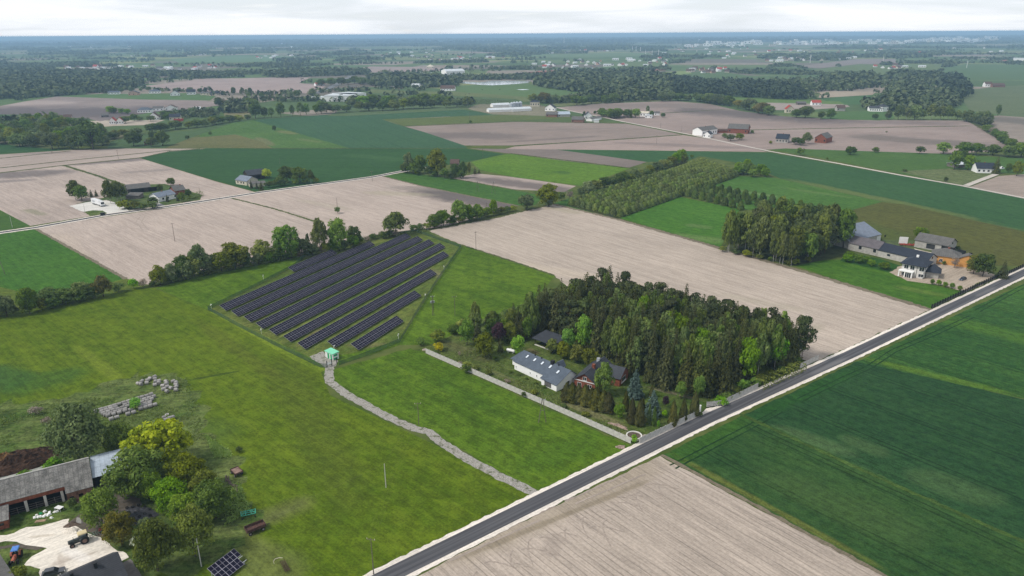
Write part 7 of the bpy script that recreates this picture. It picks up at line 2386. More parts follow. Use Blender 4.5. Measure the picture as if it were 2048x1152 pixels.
    ('spruce', 1991, 347, 311, 22, 'very dark tall conifer beside the navy roofed farmhouse'),
    ('farm', 1908, 339, 300, 28, 'big tree left of the far farmhouse'),
    ('farm', 1936, 340, 309, 28, 'green tree before the far farmhouse shed'),
    ('oak', 1920, 330, 298, 26, 'dark tree behind the far farmhouse shed'),
    ('bush', 1956, 328, 318, 10, 'small round tree left of the navy roof'),
    ('olive', 2033, 352, 320, 22, 'brownish tree at the right of the far farmhouse'),
    ('oak', 2017, 345, 326, 16, 'dark tree behind the white van'),
    ('willow', 1449, 276, 266, 14, 'pale round tree left of the lane barn'),
    ('olive', 1478, 280, 265, 20, 'olive tree right of the lane barn'),
    ('oak', 1504, 267, 260, 9, 'small bush right of the red barn'),
    ('oak', 1592, 289, 273, 24, 'dark tree left of two between grey house and red barn'),
    ('oak', 1602, 291, 275, 18, 'bushy tree between the two tall trees by the red barn'),
    ('willow', 1461, 282, 268, 18, 'grey willow left of the olive tree by the lane barn'),
    ('olive', 1541, 288, 281, 8, 'small bush left of the grey house with dark blue roof'),
    ('birch', 1613, 288, 265, 24, 'tall pale tree right of two between grey house and red barn'),
):
    tr(*a)

# ------------------------------------------------------------------ groups of trees
def row(kinds, marks, step, h, wd, label, group, jit=1.0, cat='tree', hv=.25):
    for p in along(marks, step, jit):
        k = rnd.choice(kinds)
        s = rnd.uniform(1 - hv, 1 + hv)
        tree(k, p, h * s, wd * s * rnd.uniform(.9, 1.15), label, 'bush' if 'bush' in TNAME[k] else cat, group)


row(('bush', 'olivebush', 'thorn', 'bush'), [(310, 572), (350, 562), (440, 543), (560, 520), (660, 506), (745, 480), (800, 472)], 4.5, 4.0, 5.2, 'low bush in the hedgerow strip behind the solar park', 'bushes of the solar hedgerow', 1.2)
row(('bush', 'olivebush'), [(835, 462), (880, 453), (985, 431), (1030, 421)], 5.5, 4.0, 6, 'bush on the ditch bank of the pale field', 'bushes of the ditch bank', 1.5)
row(('bush', 'olivebush'), [(-20, 634), (60, 628), (130, 610), (190, 596)], 5.0, 5, 6, 'low bush at the foot of the left hedgerow', 'bushes of the left hedgerow', 1.2)
row(('willow', 'oak', 'oak'), [(-14, 634), (14, 632), (70, 627)], 6.5, 11, 9, 'grey green tree at the left edge hedgerow', 'trees of the left edge hedgerow', 1.0)
row(('olive', 'oak', 'willow', 'olivebush'), [(1160, 391), (1200, 379), (1260, 362), (1330, 338), (1366, 326)], 9, 8, 9.5, 'bushy tree of the hedge along the plantation lane', 'trees of the lane hedge', 2.0)
row(('oak', 'farm'), [(1352, 330), (1366, 325)], 11, 14, 11, 'tall tree at the far end of the plantation lane hedge', 'tall trees at the lane hedge end', 1)
row(('bush', 'bush', 'olivebush'), [(245, 418), (300, 419), (308, 412)], 5, 5.5, 8, 'dense bush between truck yard and grey drive', 'bushes of the truck yard', 1.5)
row(('bush', 'olivebush'), [(540, 376), (575, 371), (630, 366)], 7, 6, 8, 'undergrowth bush of the roadside grove', 'bushes of the roadside grove', 2)
row(('bush', 'oak'), [(815, 346), (850, 352), (900, 358), (930, 356)], 8, 8, 9, 'undergrowth bush of the copse by the lime field', 'bushes of the copse', 2)
row(('farm',), [(1693, 523), (1720, 527), (1750, 534), (1774, 541)], 6.2, 4.2, 5.5, 'round shrub in the row below the long barns', 'shrubs below the long barns', .6)
row(('farm',), [(1696, 517), (1725, 521), (1757, 529)], 9, 3.0, 4.5, 'small shrub in the second row below the long barns', 'second row of shrubs below the long barns', .8)
for i, (u, v) in enumerate(((1864, 569), (1877, 571), (1890, 574), (1904, 577), (1919, 582))):
    tr('farm', u, v, v - 11 - i % 2, 11, 'small round tree in the row between villa yard and crop', 'row of small trees by the villa yard')
row(('oak', 'willow', 'willow', 'farm', 'olive'), [(318, 571), (350, 563), (440, 544), (560, 521), (660, 506), (720, 490)], 6.0, 8.5, 8.0, 'middle sized tree filling the hedgerow behind the solar park', 'filling trees of the solar hedgerow', 1.0, 'tree', .35)
row(('oak', 'farm'), [(868, 455), (920, 445), (985, 432)], 7.0, 8.0, 8.0, 'middle sized tree of the group by the ditch', 'filling trees by the ditch', 1.0, 'tree', .3)
row(('oak', 'willow'), [(100, 612), (160, 600), (215, 591)], 6, 7, 8, 'bushy tree filling the left hedgerow', 'filling trees of the left hedgerow', 1.0, 'tree', .3)
for p in fill([(925, 692), (950, 660), (990, 645), (1045, 632), (1062, 668), (1040, 690), (985, 680)], 6.5, .4):
    k = rnd.choice(('farm', 'olive', 'freshbirch', 'oak', 'spruce'))
    tree(k, p, rnd.uniform(6, 11), rnd.uniform(5, 8), 'leafy tree of the mixed grove at the upper end of the garden', 'tree', 'mixed grove of the garden')
# thuja hedge before the red house
row(('thuja',), [(1134, 800), (1160, 806), (1190, 815), (1222, 826)], 2.1, 7.0, 5.6, 'bronze thuja of the dense hedge before the red brick house', 'thujas of the garden hedge', .3, 'tree', .12)
row(('olivebush', 'bush', 'thorn'), [(868, 708), (920, 728), (1010, 768), (1100, 806), (1180, 840)], 7, 1.5, 2.6, 'low garden shrub inside the concrete fence', 'shrubs inside the concrete fence', 1.5)
row(('bush',), [(1022, 745), (1060, 762), (1095, 778)], 4, 1.0, 1.8, 'low shrub at the foot of the white house wall', 'shrubs at the white house wall', .4)
row(('olivebush', 'bush', 'farm'), [(850, 690), (890, 672), (930, 658), (1000, 640), (1040, 628)], 7, 4, 5, 'bush on the grassy bank above the garden', 'bushes of the garden bank', 1.5)


def clipped(name, label, q0, q1, wd, h, leaf, seed=1):
    """a clipped hedge: one body of leaf clumps"""
    a, b = at2(q0), at2(q1)
    L = (b - a).length
    n = int(L * 46)
    x = rng.uniform(0, L, n)
    s = rng.uniform(0, wd + 2 * h, n)
    lump = 1 + .12 * np.sin(x * 1.7) + .08 * np.sin(x * 4.1)
    y = np.where(s < h, 0, np.where(s < h + wd, s - h, wd)) - wd / 2
    z = np.where(s < h, s, np.where(s < h + wd, h, wd + 2 * h - s)) * lump
    N = np.stack([np.zeros(n), np.where(s < h, -1, np.where(s < h + wd, 0, 1)), np.where((s >= h) & (s < h + wd), 1, .2)], 1)
    me = quadmesh(name, cards(np.stack([x, y + rng.normal(size=n) * .12, z], 1), N, .26), [leaf])
    return setp(link(name, me, None, a, math.atan2(b.y - a.y, b.x - a.x)), label, 'hedge')


clipped('hedge', 'loose green hedge along the road in front of the dark wood', (1517, 778), (1604, 739), 3.4, 2.8, LF['olive'])
clipped('hedge', 'clipped dark hedge of the roadside farm', (373, 402), (404, 391), 3, 3.2, LF['oak'])
clipped('hedge', 'dark conifer hedge behind the tree belt', (735, 198), (1020, 210), 9, 7, LF['spruce'])
clipped('hedge', 'dark hedge left of the red roofed house', (150, 241), (180, 239.6), 4, 3, LF['oak'])

# plantation: planted rows
pl = [(1139, 411), (1236, 435), (1474, 352), (1409, 326)]
pa, pb, pc, pd = (at(*q) for q in pl)
ux = (pc - pb).normalized()
uy = Vector((-ux.y, ux.x, 0))
Wp = abs((pa - pb).dot(uy))
Lp = (pc - pb).length
pts = []
nrow = 9
for r_ in range(nrow):
    s = r_ / (nrow - 1)
    a = pb.lerp(pa, s)
    b = pc.lerp(pd, s)
    L = (b - a).length
    n = int(L / 5.0)
    for i in range(n):
        p = a.lerp(b, (i + .5) / n) + Vector((rnd.uniform(-.3, .3), rnd.uniform(-.3, .3), 0))
        pts.append((depth(p), p, r_))
pts.sort(key=lambda q: q[0])
print('plantation trees', len(pts), 'rows', Wp, Lp)
for d, p, r_ in pts[:298]:
    tree('plant', p, 4.8 * rnd.uniform(.9, 1.1), 5.1 * rnd.uniform(.94, 1.06), 'leafy tree in the dense planted rows beyond the pale field', 'tree', 'trees of the dense plantation', False)
rest = [p for d, p, r_ in pts[298:]]


def mass(name, pts, kind, h, wd, label, mat=None):
    """the farther part of a plantation as one object, each tree a copy of the crown shapes"""
    Vs = []
    for p in pts:
        cm, tm = SPEC[kind][rnd.randrange(len(SPEC[kind]))]
        co = np.empty(len(cm.vertices) * 3, np.float32)
        cm.vertices.foreach_get('co', co)
        co = co.reshape(-1, 3)
        a = rnd.uniform(0, 6.28)
        s = rnd.uniform(.85, 1.15)
        x = (co[:, 0] * math.cos(a) - co[:, 1] * math.sin(a)) * wd * s + p.x
        y = (co[:, 0] * math.sin(a) + co[:, 1] * math.cos(a)) * wd * s + p.y
        Vs.append(np.stack([x, y, co[:, 2] * h * s], 1))
    me = quadmesh(name, np.concatenate(Vs).reshape(-1, 4, 3), [mat or SPEC[kind][0][0].materials[0]])
    return setp(link(name, me), label, 'trees', None, 'stuff')


if rest:
    mass('plantation_rows', rest, 'plant', 4.8, 5.1, 'farther rows of the dense plantation')
# young trees in three spaced rows
for i, (q0, q1) in enumerate((((1362, 389), (1482, 420)), ((1372, 384), (1560, 421)), ((1384, 378), (1600, 420)), ((1396, 373.5), (1646, 428)))):
    for p in along([q0, q1], 7.6 if i else 7.2, .12):
        tree('young', p, 5.6 * rnd.uniform(.92, 1.08), 5.2 * rnd.uniform(.94, 1.06), 'round dark young tree in the spaced rows beside the birch wood', 'tree', 'young trees in spaced rows', False)
for p in fill([(1470, 346), (1490, 338), (1538, 354), (1505, 358), (1475, 352)], 9, .35):
    tree('farm', p, 9 * rnd.uniform(.8, 1.2), 9, 'leafy tree of the clump at the plantation end', 'tree', 'clump at the plantation end', False)

# birch wood by the right farm
bw = fill([(1443, 502), (1492, 468), (1560, 462), (1650, 474), (1690, 490), (1690, 502), (1640, 518), (1588, 530), (1520, 516)], 8.6, .35)
nf = 0
for p in bw:
    k = 'birch' if rnd.random() < .62 else rnd.choice(('oak', 'oak', 'pine', 'olive'))
    lab = {'birch': 'tall birch with white trunk in the wood beside the farm', 'pine': 'dark pine in the birch wood beside the farm'}.get(k, 'leafy tree in the birch wood beside the farm')
    tree(k, p, rnd.uniform(16, 24), rnd.uniform(10.5, 15), lab, 'tree', {'birch': 'birches of the farm wood', 'pine': 'pines of the farm wood'}.get(k, 'leafy trees of the farm wood'), True)
for u, v, vt, w_ in ((1455, 504, 441, 30), (1470, 506, 445, 26), (1546, 525, 457, 24), (1559, 528, 464, 24), (1565, 530, 468, 22), (1582, 532, 472, 26), (1505, 515, 452, 28), (1518, 518, 448, 26)):
    tr('birch', u, v, vt, w_, 'birch with clear white trunk on the field side of the wood', 'front birches of the farm wood', 'tree', True)
row(('bush', 'olivebush'), [(1445, 503), (1500, 514), (1590, 531), (1625, 524)], 7, 3.5, 5, 'low bush at the field edge of the birch wood', 'bushes under the birch wood', 1.5)

# the dark wood behind the white house
wood = [(1046, 672), (1080, 650), (1130, 626), (1192, 610), (1330, 642), (1480, 682), (1622, 721), (1548, 745), (1412, 792), (1330, 774), (1252, 744), (1185, 702), (1120, 676)]
pts = fill(wood, 4.25, .34)
q = [(at(*a).x, at(*a).y) for a in wood]
print('wood trees', len(pts))
ne = [at(*a) for a in ((1130, 626), (1192, 610), (1330, 642), (1480, 682), (1622, 722))]


def dline(p, L):
    best = 1e9
    for a, b in zip(L, L[1:]):
        d = b - a
        t_ = max(0, min(1, (p - a).dot(d) / d.dot(d)))
        best = min(best, (p - a - d * t_).length)
    return best


WL = {'spruce': ('dark spruce of the wood behind the white house', 'spruces of the dark wood'), 'pine': ('dark pine of the wood behind the white house', 'pines of the dark wood'),
      'freshbirch': ('pale green birch rising in the dark wood', 'birches of the dark wood'), 'farm': ('leafy green tree in the dark wood', 'leafy trees of the dark wood')}
for p in pts:
    dn = dline(p, ne)
    mid = at(1420, 700)
    x = rnd.random()
    if dn < 14:
        k = 'pine' if x < .7 else ('spruce' if x < .9 else 'freshbirch')
    elif (p - mid).length < 33:
        k = 'spruce' if x < .42 else ('freshbirch' if x < .84 else ('farm' if x < .92 else 'pine'))
    else:
        k = 'spruce' if x < .74 else ('pine' if x < .84 else 'freshbirch')
    h = {'spruce': 18.8, 'pine': 15.8, 'freshbirch': 16.8, 'farm': 16}[k] * rnd.uniform(.84, 1.1)
    wd = {'spruce': 8.3, 'pine': 8.6, 'freshbirch': 7.2, 'farm': 9}[k] * rnd.uniform(.85, 1.15)
    tree(k, p, h, wd, WL[k][0], 'tree', WL[k][1], True)
tr('lime', 1550, 735, 660, 46, 'bright yellow green broad tree at the corner of the dark wood')
tr('lime', 1440, 742, 668, 54, 'broad fresh green tree in the middle of the dark wood')
tr('farm', 1355, 770, 680, 34, 'pale mint green tree in the dark wood') if 0 else tr('willow', 1356, 768, 682, 36, 'pale mint green tree in the dark wood')
for u, v, vt, w_ in ((1413, 790, 705, 40), (1450, 792, 692, 44), (1330, 776, 668, 40), (1302, 762, 640, 40), (1262, 748, 640, 36)):
    tr('spruce', u, v, vt, w_, 'tall dark spruce at the garden edge of the wood', 'front spruces of the dark wood')
row(('bush', 'olivebush', 'limebush'), [(1450, 796), (1490, 779), (1545, 755), (1600, 731)], 5, 3.0, 4.2, 'bush under the trees behind the roadside fence', 'bushes under the dark wood', 1.2)

# --- middle distance belts, hedges and woods whose trees can be told apart
GR = 'tree row at the left edge of the plough'
for p in fill([(-30, 262), (40, 252), (95, 246), (150, 256), (205, 276), (212, 296), (150, 300), (90, 297), (40, 295), (-30, 290)], 17, .4):
    k = rnd.choice(('oak', 'oak', 'willow', 'farm', 'olive'))
    tree(k, p, rnd.uniform(11, 19), rnd.uniform(12, 18), 'leafy tree of the dense grove left of the grey green field', 'tree', 'trees of the grove on the left', False)
for u, v, vt, w_ in ((12, 288, 264, 30), (40, 293, 265, 40), (64, 295, 267, 26), (105, 298, 263, 42), (145, 299, 266, 26)):
    tr('willow', u, v, vt, w_, 'pale grey green willow in front of the left grove', 'willows of the left grove', 'tree', False)
tr('oak', 186, 299, 236, 58, 'very large rounded dark tree at the right end of the left grove')
tr('oak', 268, 292, 261, 38, 'rounded tree beside the ruined hut')
tr('oak', 304, 280, 261, 14, 'upright tree behind the ruined hut')
row(('oak', 'olive', 'oak'), [(305, 293), (320, 292), (336, 290)], 11, 14, 15, 'bushy tree right of the ruined hut', 'bushes right of the ruined hut', 2, 'tree')
row(('oak', 'willow', 'olive', 'oak'), [(216, 280), (270, 270), (330, 261), (395, 255), (440, 247), (500, 239)], 13, 10, 15, 'bushy tree of the hedge above the grey green field', 'trees of the long hedge on the left', 4)
row(('poplar', 'oak', 'poplar', 'farm'), [(508, 237), (560, 234), (600, 231), (652, 227)], 13, 20, 15, 'tall poplar like tree in the belt above the blue green field', 'poplars of the tree belt', 3)
row(('willow', 'oak', 'olive', 'birch'), [(655, 227), (720, 223), (800, 219), (880, 216), (940, 214)], 17, 14, 20, 'rounded tree in the front of the tree belt', 'front trees of the belt', 5)
row(('oak', 'willow', 'farm'), [(700, 214), (760, 211), (830, 208), (900, 210)], 19, 17, 22, 'rounded tree in the back of the tree belt', 'back trees of the belt', 6)
row(('oak',), [(1072, 204), (1120, 206), (1180, 203), (1220, 204)], 16, 11, 17, 'tree of the line below the cattle pasture', 'trees below the pasture', 5)
row(('oak',), [(1150, 211), (1160, 210), (1170, 208), (1225, 206), (1235, 205)], 22, 15, 18, 'rounded tree at the pale meadow', 'rounded trees of the pale meadow', 3)
row(('willow', 'oak'), [(1322, 203), (1360, 201), (1400, 203), (1450, 211), (1462, 213)], 7.5, 15, 19, 'tree of the thick row behind the ploughed land', 'trees of the thick row', 5)
row(('olive', 'olive', 'brown'), [(1066, 205), (1100, 207)], 15, 17, 20, 'brownish tree behind the white cube house', 'brownish trees by the feed farm', 4)
row(('oak', 'farm'), [(1205, 232), (1225, 238), (1240, 233), (1262, 235), (1275, 236)], 7.5, 11, 14, 'garden tree along the white lane', 'garden trees along the white lane', 5)
row(('oak', 'willow', 'brown', 'oak'), [(1476, 217), (1495, 220), (1520, 227), (1545, 231)], 17, 15, 20, 'rounded tree at the corner of the wide plough', 'rounded trees at the plough corner', 4)
row(('oak',), [(1590, 235), (1615, 236)], 13, 16, 22, 'dark rounded tree right of the red gable house', 'dark trees right of the red gable house', 3)
row(('oak',), [(1640, 238), (1658, 238), (1676, 239)], 14, 14, 15, 'round tree at the edge of the wide plough', 'round trees at the plough edge', 3)
row(('willow', 'willow', 'birch'), [(1780, 240), (1840, 239.5), (1880, 240), (1930, 240)], 11, 17, 14, 'silvery poplar in the straight row at the plough', 'silvery poplars in the straight row', 2)
row(('willow', 'oak'), [(1935, 243), (1960, 250), (1980, 254)], 13, 15, 20, 'pale bush at the end of the silvery row', 'bushes at the end of the silvery row', 5)
row(('bush', 'oak', 'thorn'), [(1975, 262), (1995, 276), (2020, 296), (2048, 306)], 13, 8, 11, 'bush along the overgrown ditch on the right', 'bushes of the right ditch', 3)
row(('bush', 'oak'), [(1700, 308), (1730, 307), (1760, 306), (1800, 307), (1830, 308), (1870, 308)], 36, 7, 9, 'separate bush along the far edge of the pasture', 'bushes along the pasture edge', 8)
row(('farm', 'oak', 'olive', 'farm'), [(1890, 307), (1930, 309), (1990, 312), (2060, 315)], 13, 12, 17, 'tree of the bushy row behind the far farmhouse', 'bushy row behind the far farmhouse', 4)
row(('oak', 'bush'), [(1598, 310), (1612, 313)], 12, 7, 9, 'bush at the bend of the white lane', 'bushes at the lane bend', 3)
row(('oak', 'spruce'), [(215, 186), (250, 185), (300, 182), (340, 181), (372, 184), (400, 186)], 22, 9, 11, 'garden tree of the hamlet', 'garden trees of the hamlet', 8)
row(('oak', 'farm'), [(220, 226), (245, 228), (262, 228)], 14, 10, 14, 'tree beside the grey shed at the dark plough', 'trees by the grey shed', 4)
row(('oak', 'bush', 'spruce'), [(255, 246), (280, 242), (300, 243), (330, 240), (340, 233), (390, 229), (420, 226)], 16, 9, 13, 'garden tree of the second hamlet', 'garden trees of the second hamlet', 8)
row(('oak', 'spruce'), [(437, 213), (470, 210), (500, 208), (505, 222)], 16, 14, 16, 'dark tree of the thicket left of the poplars', 'thicket left of the poplars', 8)
row(('spruce', 'oak', 'willow'), [(505, 196), (560, 197), (600, 196), (640, 194)], 24, 14, 14, 'tree around the houses left of the warehouse', 'trees left of the warehouse', 8)
row(('poplar', 'oak'), [(465, 190), (478, 190), (490, 191), (500, 192), (515, 191)], 14, 14, 9, 'slim tree at the edge of the pink plough', 'slim trees at the pink plough', 4)
row(('oak',), [(650, 172), (690, 170), (715, 166), (745, 172)], 24, 16, 24, 'large tree beside the highway', 'trees beside the highway', 8)

# ------------------------------------------------------------------ woods that read as one mass
FM = forestmat('far_leaves', (.036, .056, .024), (.066, .092, .038), (.112, .138, .064))
FD = forestmat('far_needles', (.024, .040, .022), (.036, .054, .028), (.055, .075, .036))
FL = forestmat('far_light_leaves', (.050, .076, .030), (.074, .104, .042), (.105, .130, .062))


def fwood(marks, step, h, wd, mat, label, per=16):
    forest('forest', fill(marks, step, .45), h, wd, mat, per, label)


fwood([(-60, 150), (60, 146), (178, 147), (279, 163), (285, 170), (265, 178), (216, 185), (112, 193), (0, 199), (-60, 202)], 12, 17, 15, FM, 'wide leafy forest on the left behind the dark plough')
fwood([(1071, 174), (1075, 158), (1130, 150), (1200, 148), (1290, 152), (1345, 160), (1345, 186), (1332, 200), (1262, 203), (1225, 201), (1177, 187), (1132, 181)], 12, 19, 16, FM, 'big leafy wood behind the cattle pasture')
fwood([(1345, 160), (1420, 168), (1540, 172), (1600, 180), (1606, 200), (1540, 199), (1440, 192), (1345, 187)], 11, 16, 12, FD, 'dark conifer wood right of the leafy wood')
fwood([(1440, 166), (1530, 167), (1650, 172), (1718, 172), (1700, 182), (1610, 182), (1540, 174)], 12, 14, 13, FL, 'lighter young wood above the conifers')
fwood([(1640, 160), (1680, 152), (1750, 155), (1762, 164), (1730, 178), (1690, 178)], 13, 17, 16, FM, 'leafy wood in front of the small dark house')
fwood([(1774, 190), (1780, 170), (1830, 172), (1870, 184), (1904, 190), (1921, 206), (1900, 218), (1840, 222), (1785, 224), (1728, 220), (1722, 212), (1760, 202)], 11, 14, 13, FM, 'broad wood behind the white mansion')
fwood([(1874, 168), (1880, 156), (1912, 154), (1936, 176), (1938, 192), (1924, 200), (1895, 188)], 12, 17, 13, FD, 'tall dark wood block on the right')
fwood([(1808, 164), (1830, 150), (1880, 150), (1876, 168), (1830, 168)], 13, 15, 14, FM, 'wood strips left of the tall block')
fwood([(1765, 158), (1790, 148), (1830, 146), (1830, 158), (1800, 160)], 13, 15, 16, FL, 'pale wood before the striped orchard')
fwood([(740, 160), (770, 153), (830, 156), (880, 158), (920, 164), (915, 172), (870, 176), (800, 173), (750, 172)], 13, 17, 17, FM, 'leafy wood behind the white hall')
fwood([(525, 152), (560, 145), (640, 142), (740, 143), (735, 150), (640, 153), (560, 156)], 15, 14, 16, FM, 'tree belt behind the pink plough')
fwood([(920, 160), (935, 156), (1000, 155), (1068, 152), (1066, 160), (1000, 160), (950, 161)], 13, 11, 14, FM, 'trees at the back of the reservoir')
fwood([(1108, 207), (1070, 208), (1085, 202), (1230, 196), (1260, 200), (1250, 204)], 14, 12, 14, FM, 'thicket below the big leafy wood')
fwood([(440, 226), (452, 216), (505, 210), (512, 224), (470, 228)], 13, 13, 14, FM, 'thicket above the dry grass')
fwood([(330, 231), (400, 224), (436, 226), (430, 233), (345, 239)], 12, 8, 13, FL, 'bushy gardens of the second hamlet')
fwood([(-60, 262), (-60, 244), (40, 247), (95, 245), (100, 256), (40, 262)], 14, 14, 16, FL, 'grove behind the left willows')
fwood([(180, 146), (250, 142), (330, 146), (440, 149), (450, 153), (330, 153), (250, 152)], 15, 12, 16, FM, 'wooded strip above the left forest')
fwood([(700, 205), (870, 202), (945, 208), (930, 213), (870, 208), (705, 212)], 14, 12, 16, FM, 'inner trees of the tree belt')


# value noise in world space decides where the distant country is wooded
def vnoise(x, y, seed=0):
    xi, yi = np.floor(x).astype(np.int64), np.floor(y).astype(np.int64)
    fx, fy = x - xi, y - yi
    fx, fy = fx * fx * (3 - 2 * fx), fy * fy * (3 - 2 * fy)
    def h(a, b):
        n = (a * 374761393 + b * 668265263 + seed * 982451653) & 0x7fffffff
        n = ((n ^ (n >> 13)) * 1274126177) & 0x7fffffff
        return ((n ^ (n >> 16)) & 0xffff) / 65535.0
    return (h(xi, yi) * (1 - fx) + h(xi + 1, yi) * fx) * (1 - fy) + (h(xi, yi + 1) * (1 - fx) + h(xi + 1, yi + 1) * fx) * fy


def fbm(x, y, s):
    return .5 * vnoise(x / s, y / s, 1) + .3 * vnoise(x / s * 2.1, y / s * 2.1, 2) + .2 * vnoise(x / s * 4.3, y / s * 4.3, 3)


CLEAR = [[(at(*a).x, at(*a).y) for a in q] for _, q, _ in FAR]
for q in (((1020, 136), (1080, 124), (1200, 122), (1340, 122), (1340, 130), (1200, 137)), ((1290, 107), (1360, 99), (1500, 95), (1600, 101), (1500, 117)), ((1340, 93), (1480, 85), (1700, 81), (1990, 77), (1990, 84), (1700, 91), (1480, 95), (1350, 97))):
    CLEAR.append([(at(*a).x, at(*a).y) for a in q])
CLEAR.append([(at(*a).x, at(*a).y) for a in ((1330, 132), (1400, 120), (1560, 118), (1600, 124), (1500, 134), (1380, 138))])


def far_points(y0, y1, step, thr, seed, scale=520):
    ys = np.arange(y0, y1, step)
    out = []
    for y in ys:
        hw_ = y * .76 + 120
        x = np.arange(-hw_, hw_, step)
        X = x + rng.uniform(-.45, .45, len(x)) * step
        Y = np.full(len(x), y) + rng.uniform(-.45, .45, len(x)) * step
        f = fbm(X * .8 + seed * 977, Y * 1.3 + seed * 311, scale)
        tw = fbm(X + 5000, Y, 90)
        k = (f + .25 * (tw - .5)) > thr
        out.append(np.stack([X[k], Y[k]], 1))
    P = np.concatenate(out)
    keep = np.ones(len(P), bool)
    for q in CLEAR:
        qx, qy = [a for a, b in q], [b for a, b in q]
        cand = np.nonzero((P[:, 0] > min(qx)) & (P[:, 0] < max(qx)) & (P[:, 1] > min(qy)) & (P[:, 1] < max(qy)))[0]
        for i in cand:
            if inside(P[i, 0], P[i, 1], q):
                keep[i] = False
    return P[keep]


KEEP = [[(at(*a).x, at(*a).y) for a in q] for q in (((1111, 215), (1200, 206), (1345, 201), (1480, 221), (1700, 239), (1960, 240), (2040, 305), (1500, 305), (1231, 241)), ((390, 265), (510, 236), (700, 224), (910, 214), (1160, 226), (1260, 248), (1000, 300), (400, 300)), ((-60, 300), (-60, 226), (60, 200), (450, 196), (450, 215), (215, 245), (215, 300)))]
P1 = far_points(1950, 3400, 15, .64, 1, 260)
P2 = far_points(3400, 5600, 23, .62, 2, 380)
P3 = far_points(5600, 9500, 40, .60, 3, 520)
P4 = far_points(9500, 17000, 85, .50, 4, 900)
print('far forest points', len(P1), len(P2), len(P3), len(P4))
# thin broken tree lines and small groves between the far fields
PL_ = []
for i in range(230):
    y = 1300 * math.exp(rnd.random() * 1.5)
    x = rnd.uniform(-.74, .74) * y
    a = rnd.choice((0, 0, .1, -.15, 1.2, 1.5, .5)) + rnd.uniform(-.12, .12)
    L = rnd.uniform(60, 420)
    sp = 11 + y * .003
    for k in range(int(L / sp)):
        if rnd.random() < .2:
            continue
        px, py = x + math.cos(a) * k * sp + rnd.uniform(-3, 3), y + math.sin(a) * k * sp + rnd.uniform(-3, 3)
        if not any(inside(px, py, q) for q in CLEAR) and py > 1250 and not any(inside(px, py, q) for q in KEEP):
            PL_.append((px, py))
forest('forest', PL_, 10, 14, FM, 14, 'thin broken tree lines between the far fields')
forest('forest', P1, 12, 16, FM, 14, 'scattered woods and tree lines of the middle distance')
forest('forest', P2, 12, 26, FM, 9, 'woods of the far middle distance')
forest('forest', P3, 13, 44, FM, 7, 'broad woods far off')
forest('forest', P4, 18, 95, FD, 5, 'forest belt towards the horizon')

# ------------------------------------------------------------------ far villages and the town
def cottage_mesh(nm, w_, d_, h, r, wl, rf_, flat=False):
    mb = MB()
    if flat:
        mb.box(-w_ / 2, w_ / 2, -d_ / 2, d_ / 2, 0, h, 0).box(-w_ / 2 - .2, w_ / 2 + .2, -d_ / 2 - .2, d_ / 2 + .2, h + .003, h + .5, 1)
    else:
        pts = [(-d_ / 2, 0), (d_ / 2, 0), (d_ / 2, h), (0, h + r), (-d_ / 2, h)]
        mb.hullN([(-w_ / 2, a, b) for a, b in pts][::-1], [(w_ / 2, a, b) for a, b in pts][::-1], 0)
        s = r / (d_ / 2)
        for sg in (-1, 1):
            mb.slab([(-w_ / 2 - .5, sg * (d_ / 2 + .6), h - .6 * s + .2), (w_ / 2 + .5, sg * (d_ / 2 + .6), h - .6 * s + .2), (w_ / 2 + .5, 0, h + r + .2 + (sg > 0) * .003), (-w_ / 2 - .5, 0, h + r + .2 + (sg > 0) * .003)], .2, 1)
    for k in range(3):
        x = -w_ / 2 + w_ * (k + .5) / 3
        mb.box(x - w_ * .06, x + w_ * .06, -d_ / 2 - .05, -d_ / 2 - .003, h * .35, h * .7, 2)
    return mb.mesh(nm, [wl, rf_, GLASS])


COT = [cottage_mesh('cottage', 14, 10, 4, 4, WHITE, GREYROOF), cottage_mesh('cottage', 13, 10, 4.5, 4.5, WHITE, REDROOF), cottage_mesh('cottage', 12, 10, 4, 4, CREAM, BROWNROOF),
       cottage_mesh('cottage', 16, 11, 4, 3, WHITE, WHITEROOF), cottage_mesh('cottage', 12, 9, 4, 4, PINKW, BROWNROOF), cottage_mesh('cottage', 22, 14, 5, 2, WHITE, WHITEROOF)]
BLK = [cottage_mesh('block', 60, 14, 15, 0, WHITE, CREAM, True), cottage_mesh('block', 40, 16, 13, 0, CREAM, GREYROOF, True), cottage_mesh('block', 120, 50, 10, 0, WHITE, WHITEROOF, True), cottage_mesh('block', 30, 14, 18, 0, WHITE, WHITE, True)]
CN = ['grey roofed', 'red roofed', 'brown roofed', 'white roofed', 'pink walled', 'white shed like']


def hamlet(n, marks, where, meshes, nm='cottage', sc=1.0, spread=(.8, 1.3), lab=None):
    """houses scattered inside an outline, small and far"""
    q = [(at(*a).x, at(*a).y) for a in marks]
    xs, ys = [a for a, b in q], [b for a, b in q]
    k = tries = 0
    while k < n and tries < n * 60:
        tries += 1
        v = rnd.uniform(min(m[1] for m in marks), max(m[1] for m in marks))
        u = rnd.uniform(min(m[0] for m in marks), max(m[0] for m in marks))
        p = at(u, v)
        if not inside(p.x, p.y, q):
            continue
        j = rnd.randrange(len(meshes))
        o = link(nm, meshes[j], None, p, rnd.choice((0, .3, -.4, 1.57, 1.2, -.2)) + rnd.uniform(-.15, .15))
        s = rnd.uniform(*spread) * sc
        o.scale = (s, s, s)
        kind = CN[COT.index(meshes[j])] if meshes[j] in COT else 'pale flat roofed'
        setp(o, 'small far ' + kind + ' ' + nm.replace('_', ' ') + ' ' + where, nm.split('_')[-1], kind + ' ' + nm.replace('_', ' ') + 's ' + where)
        k += 1


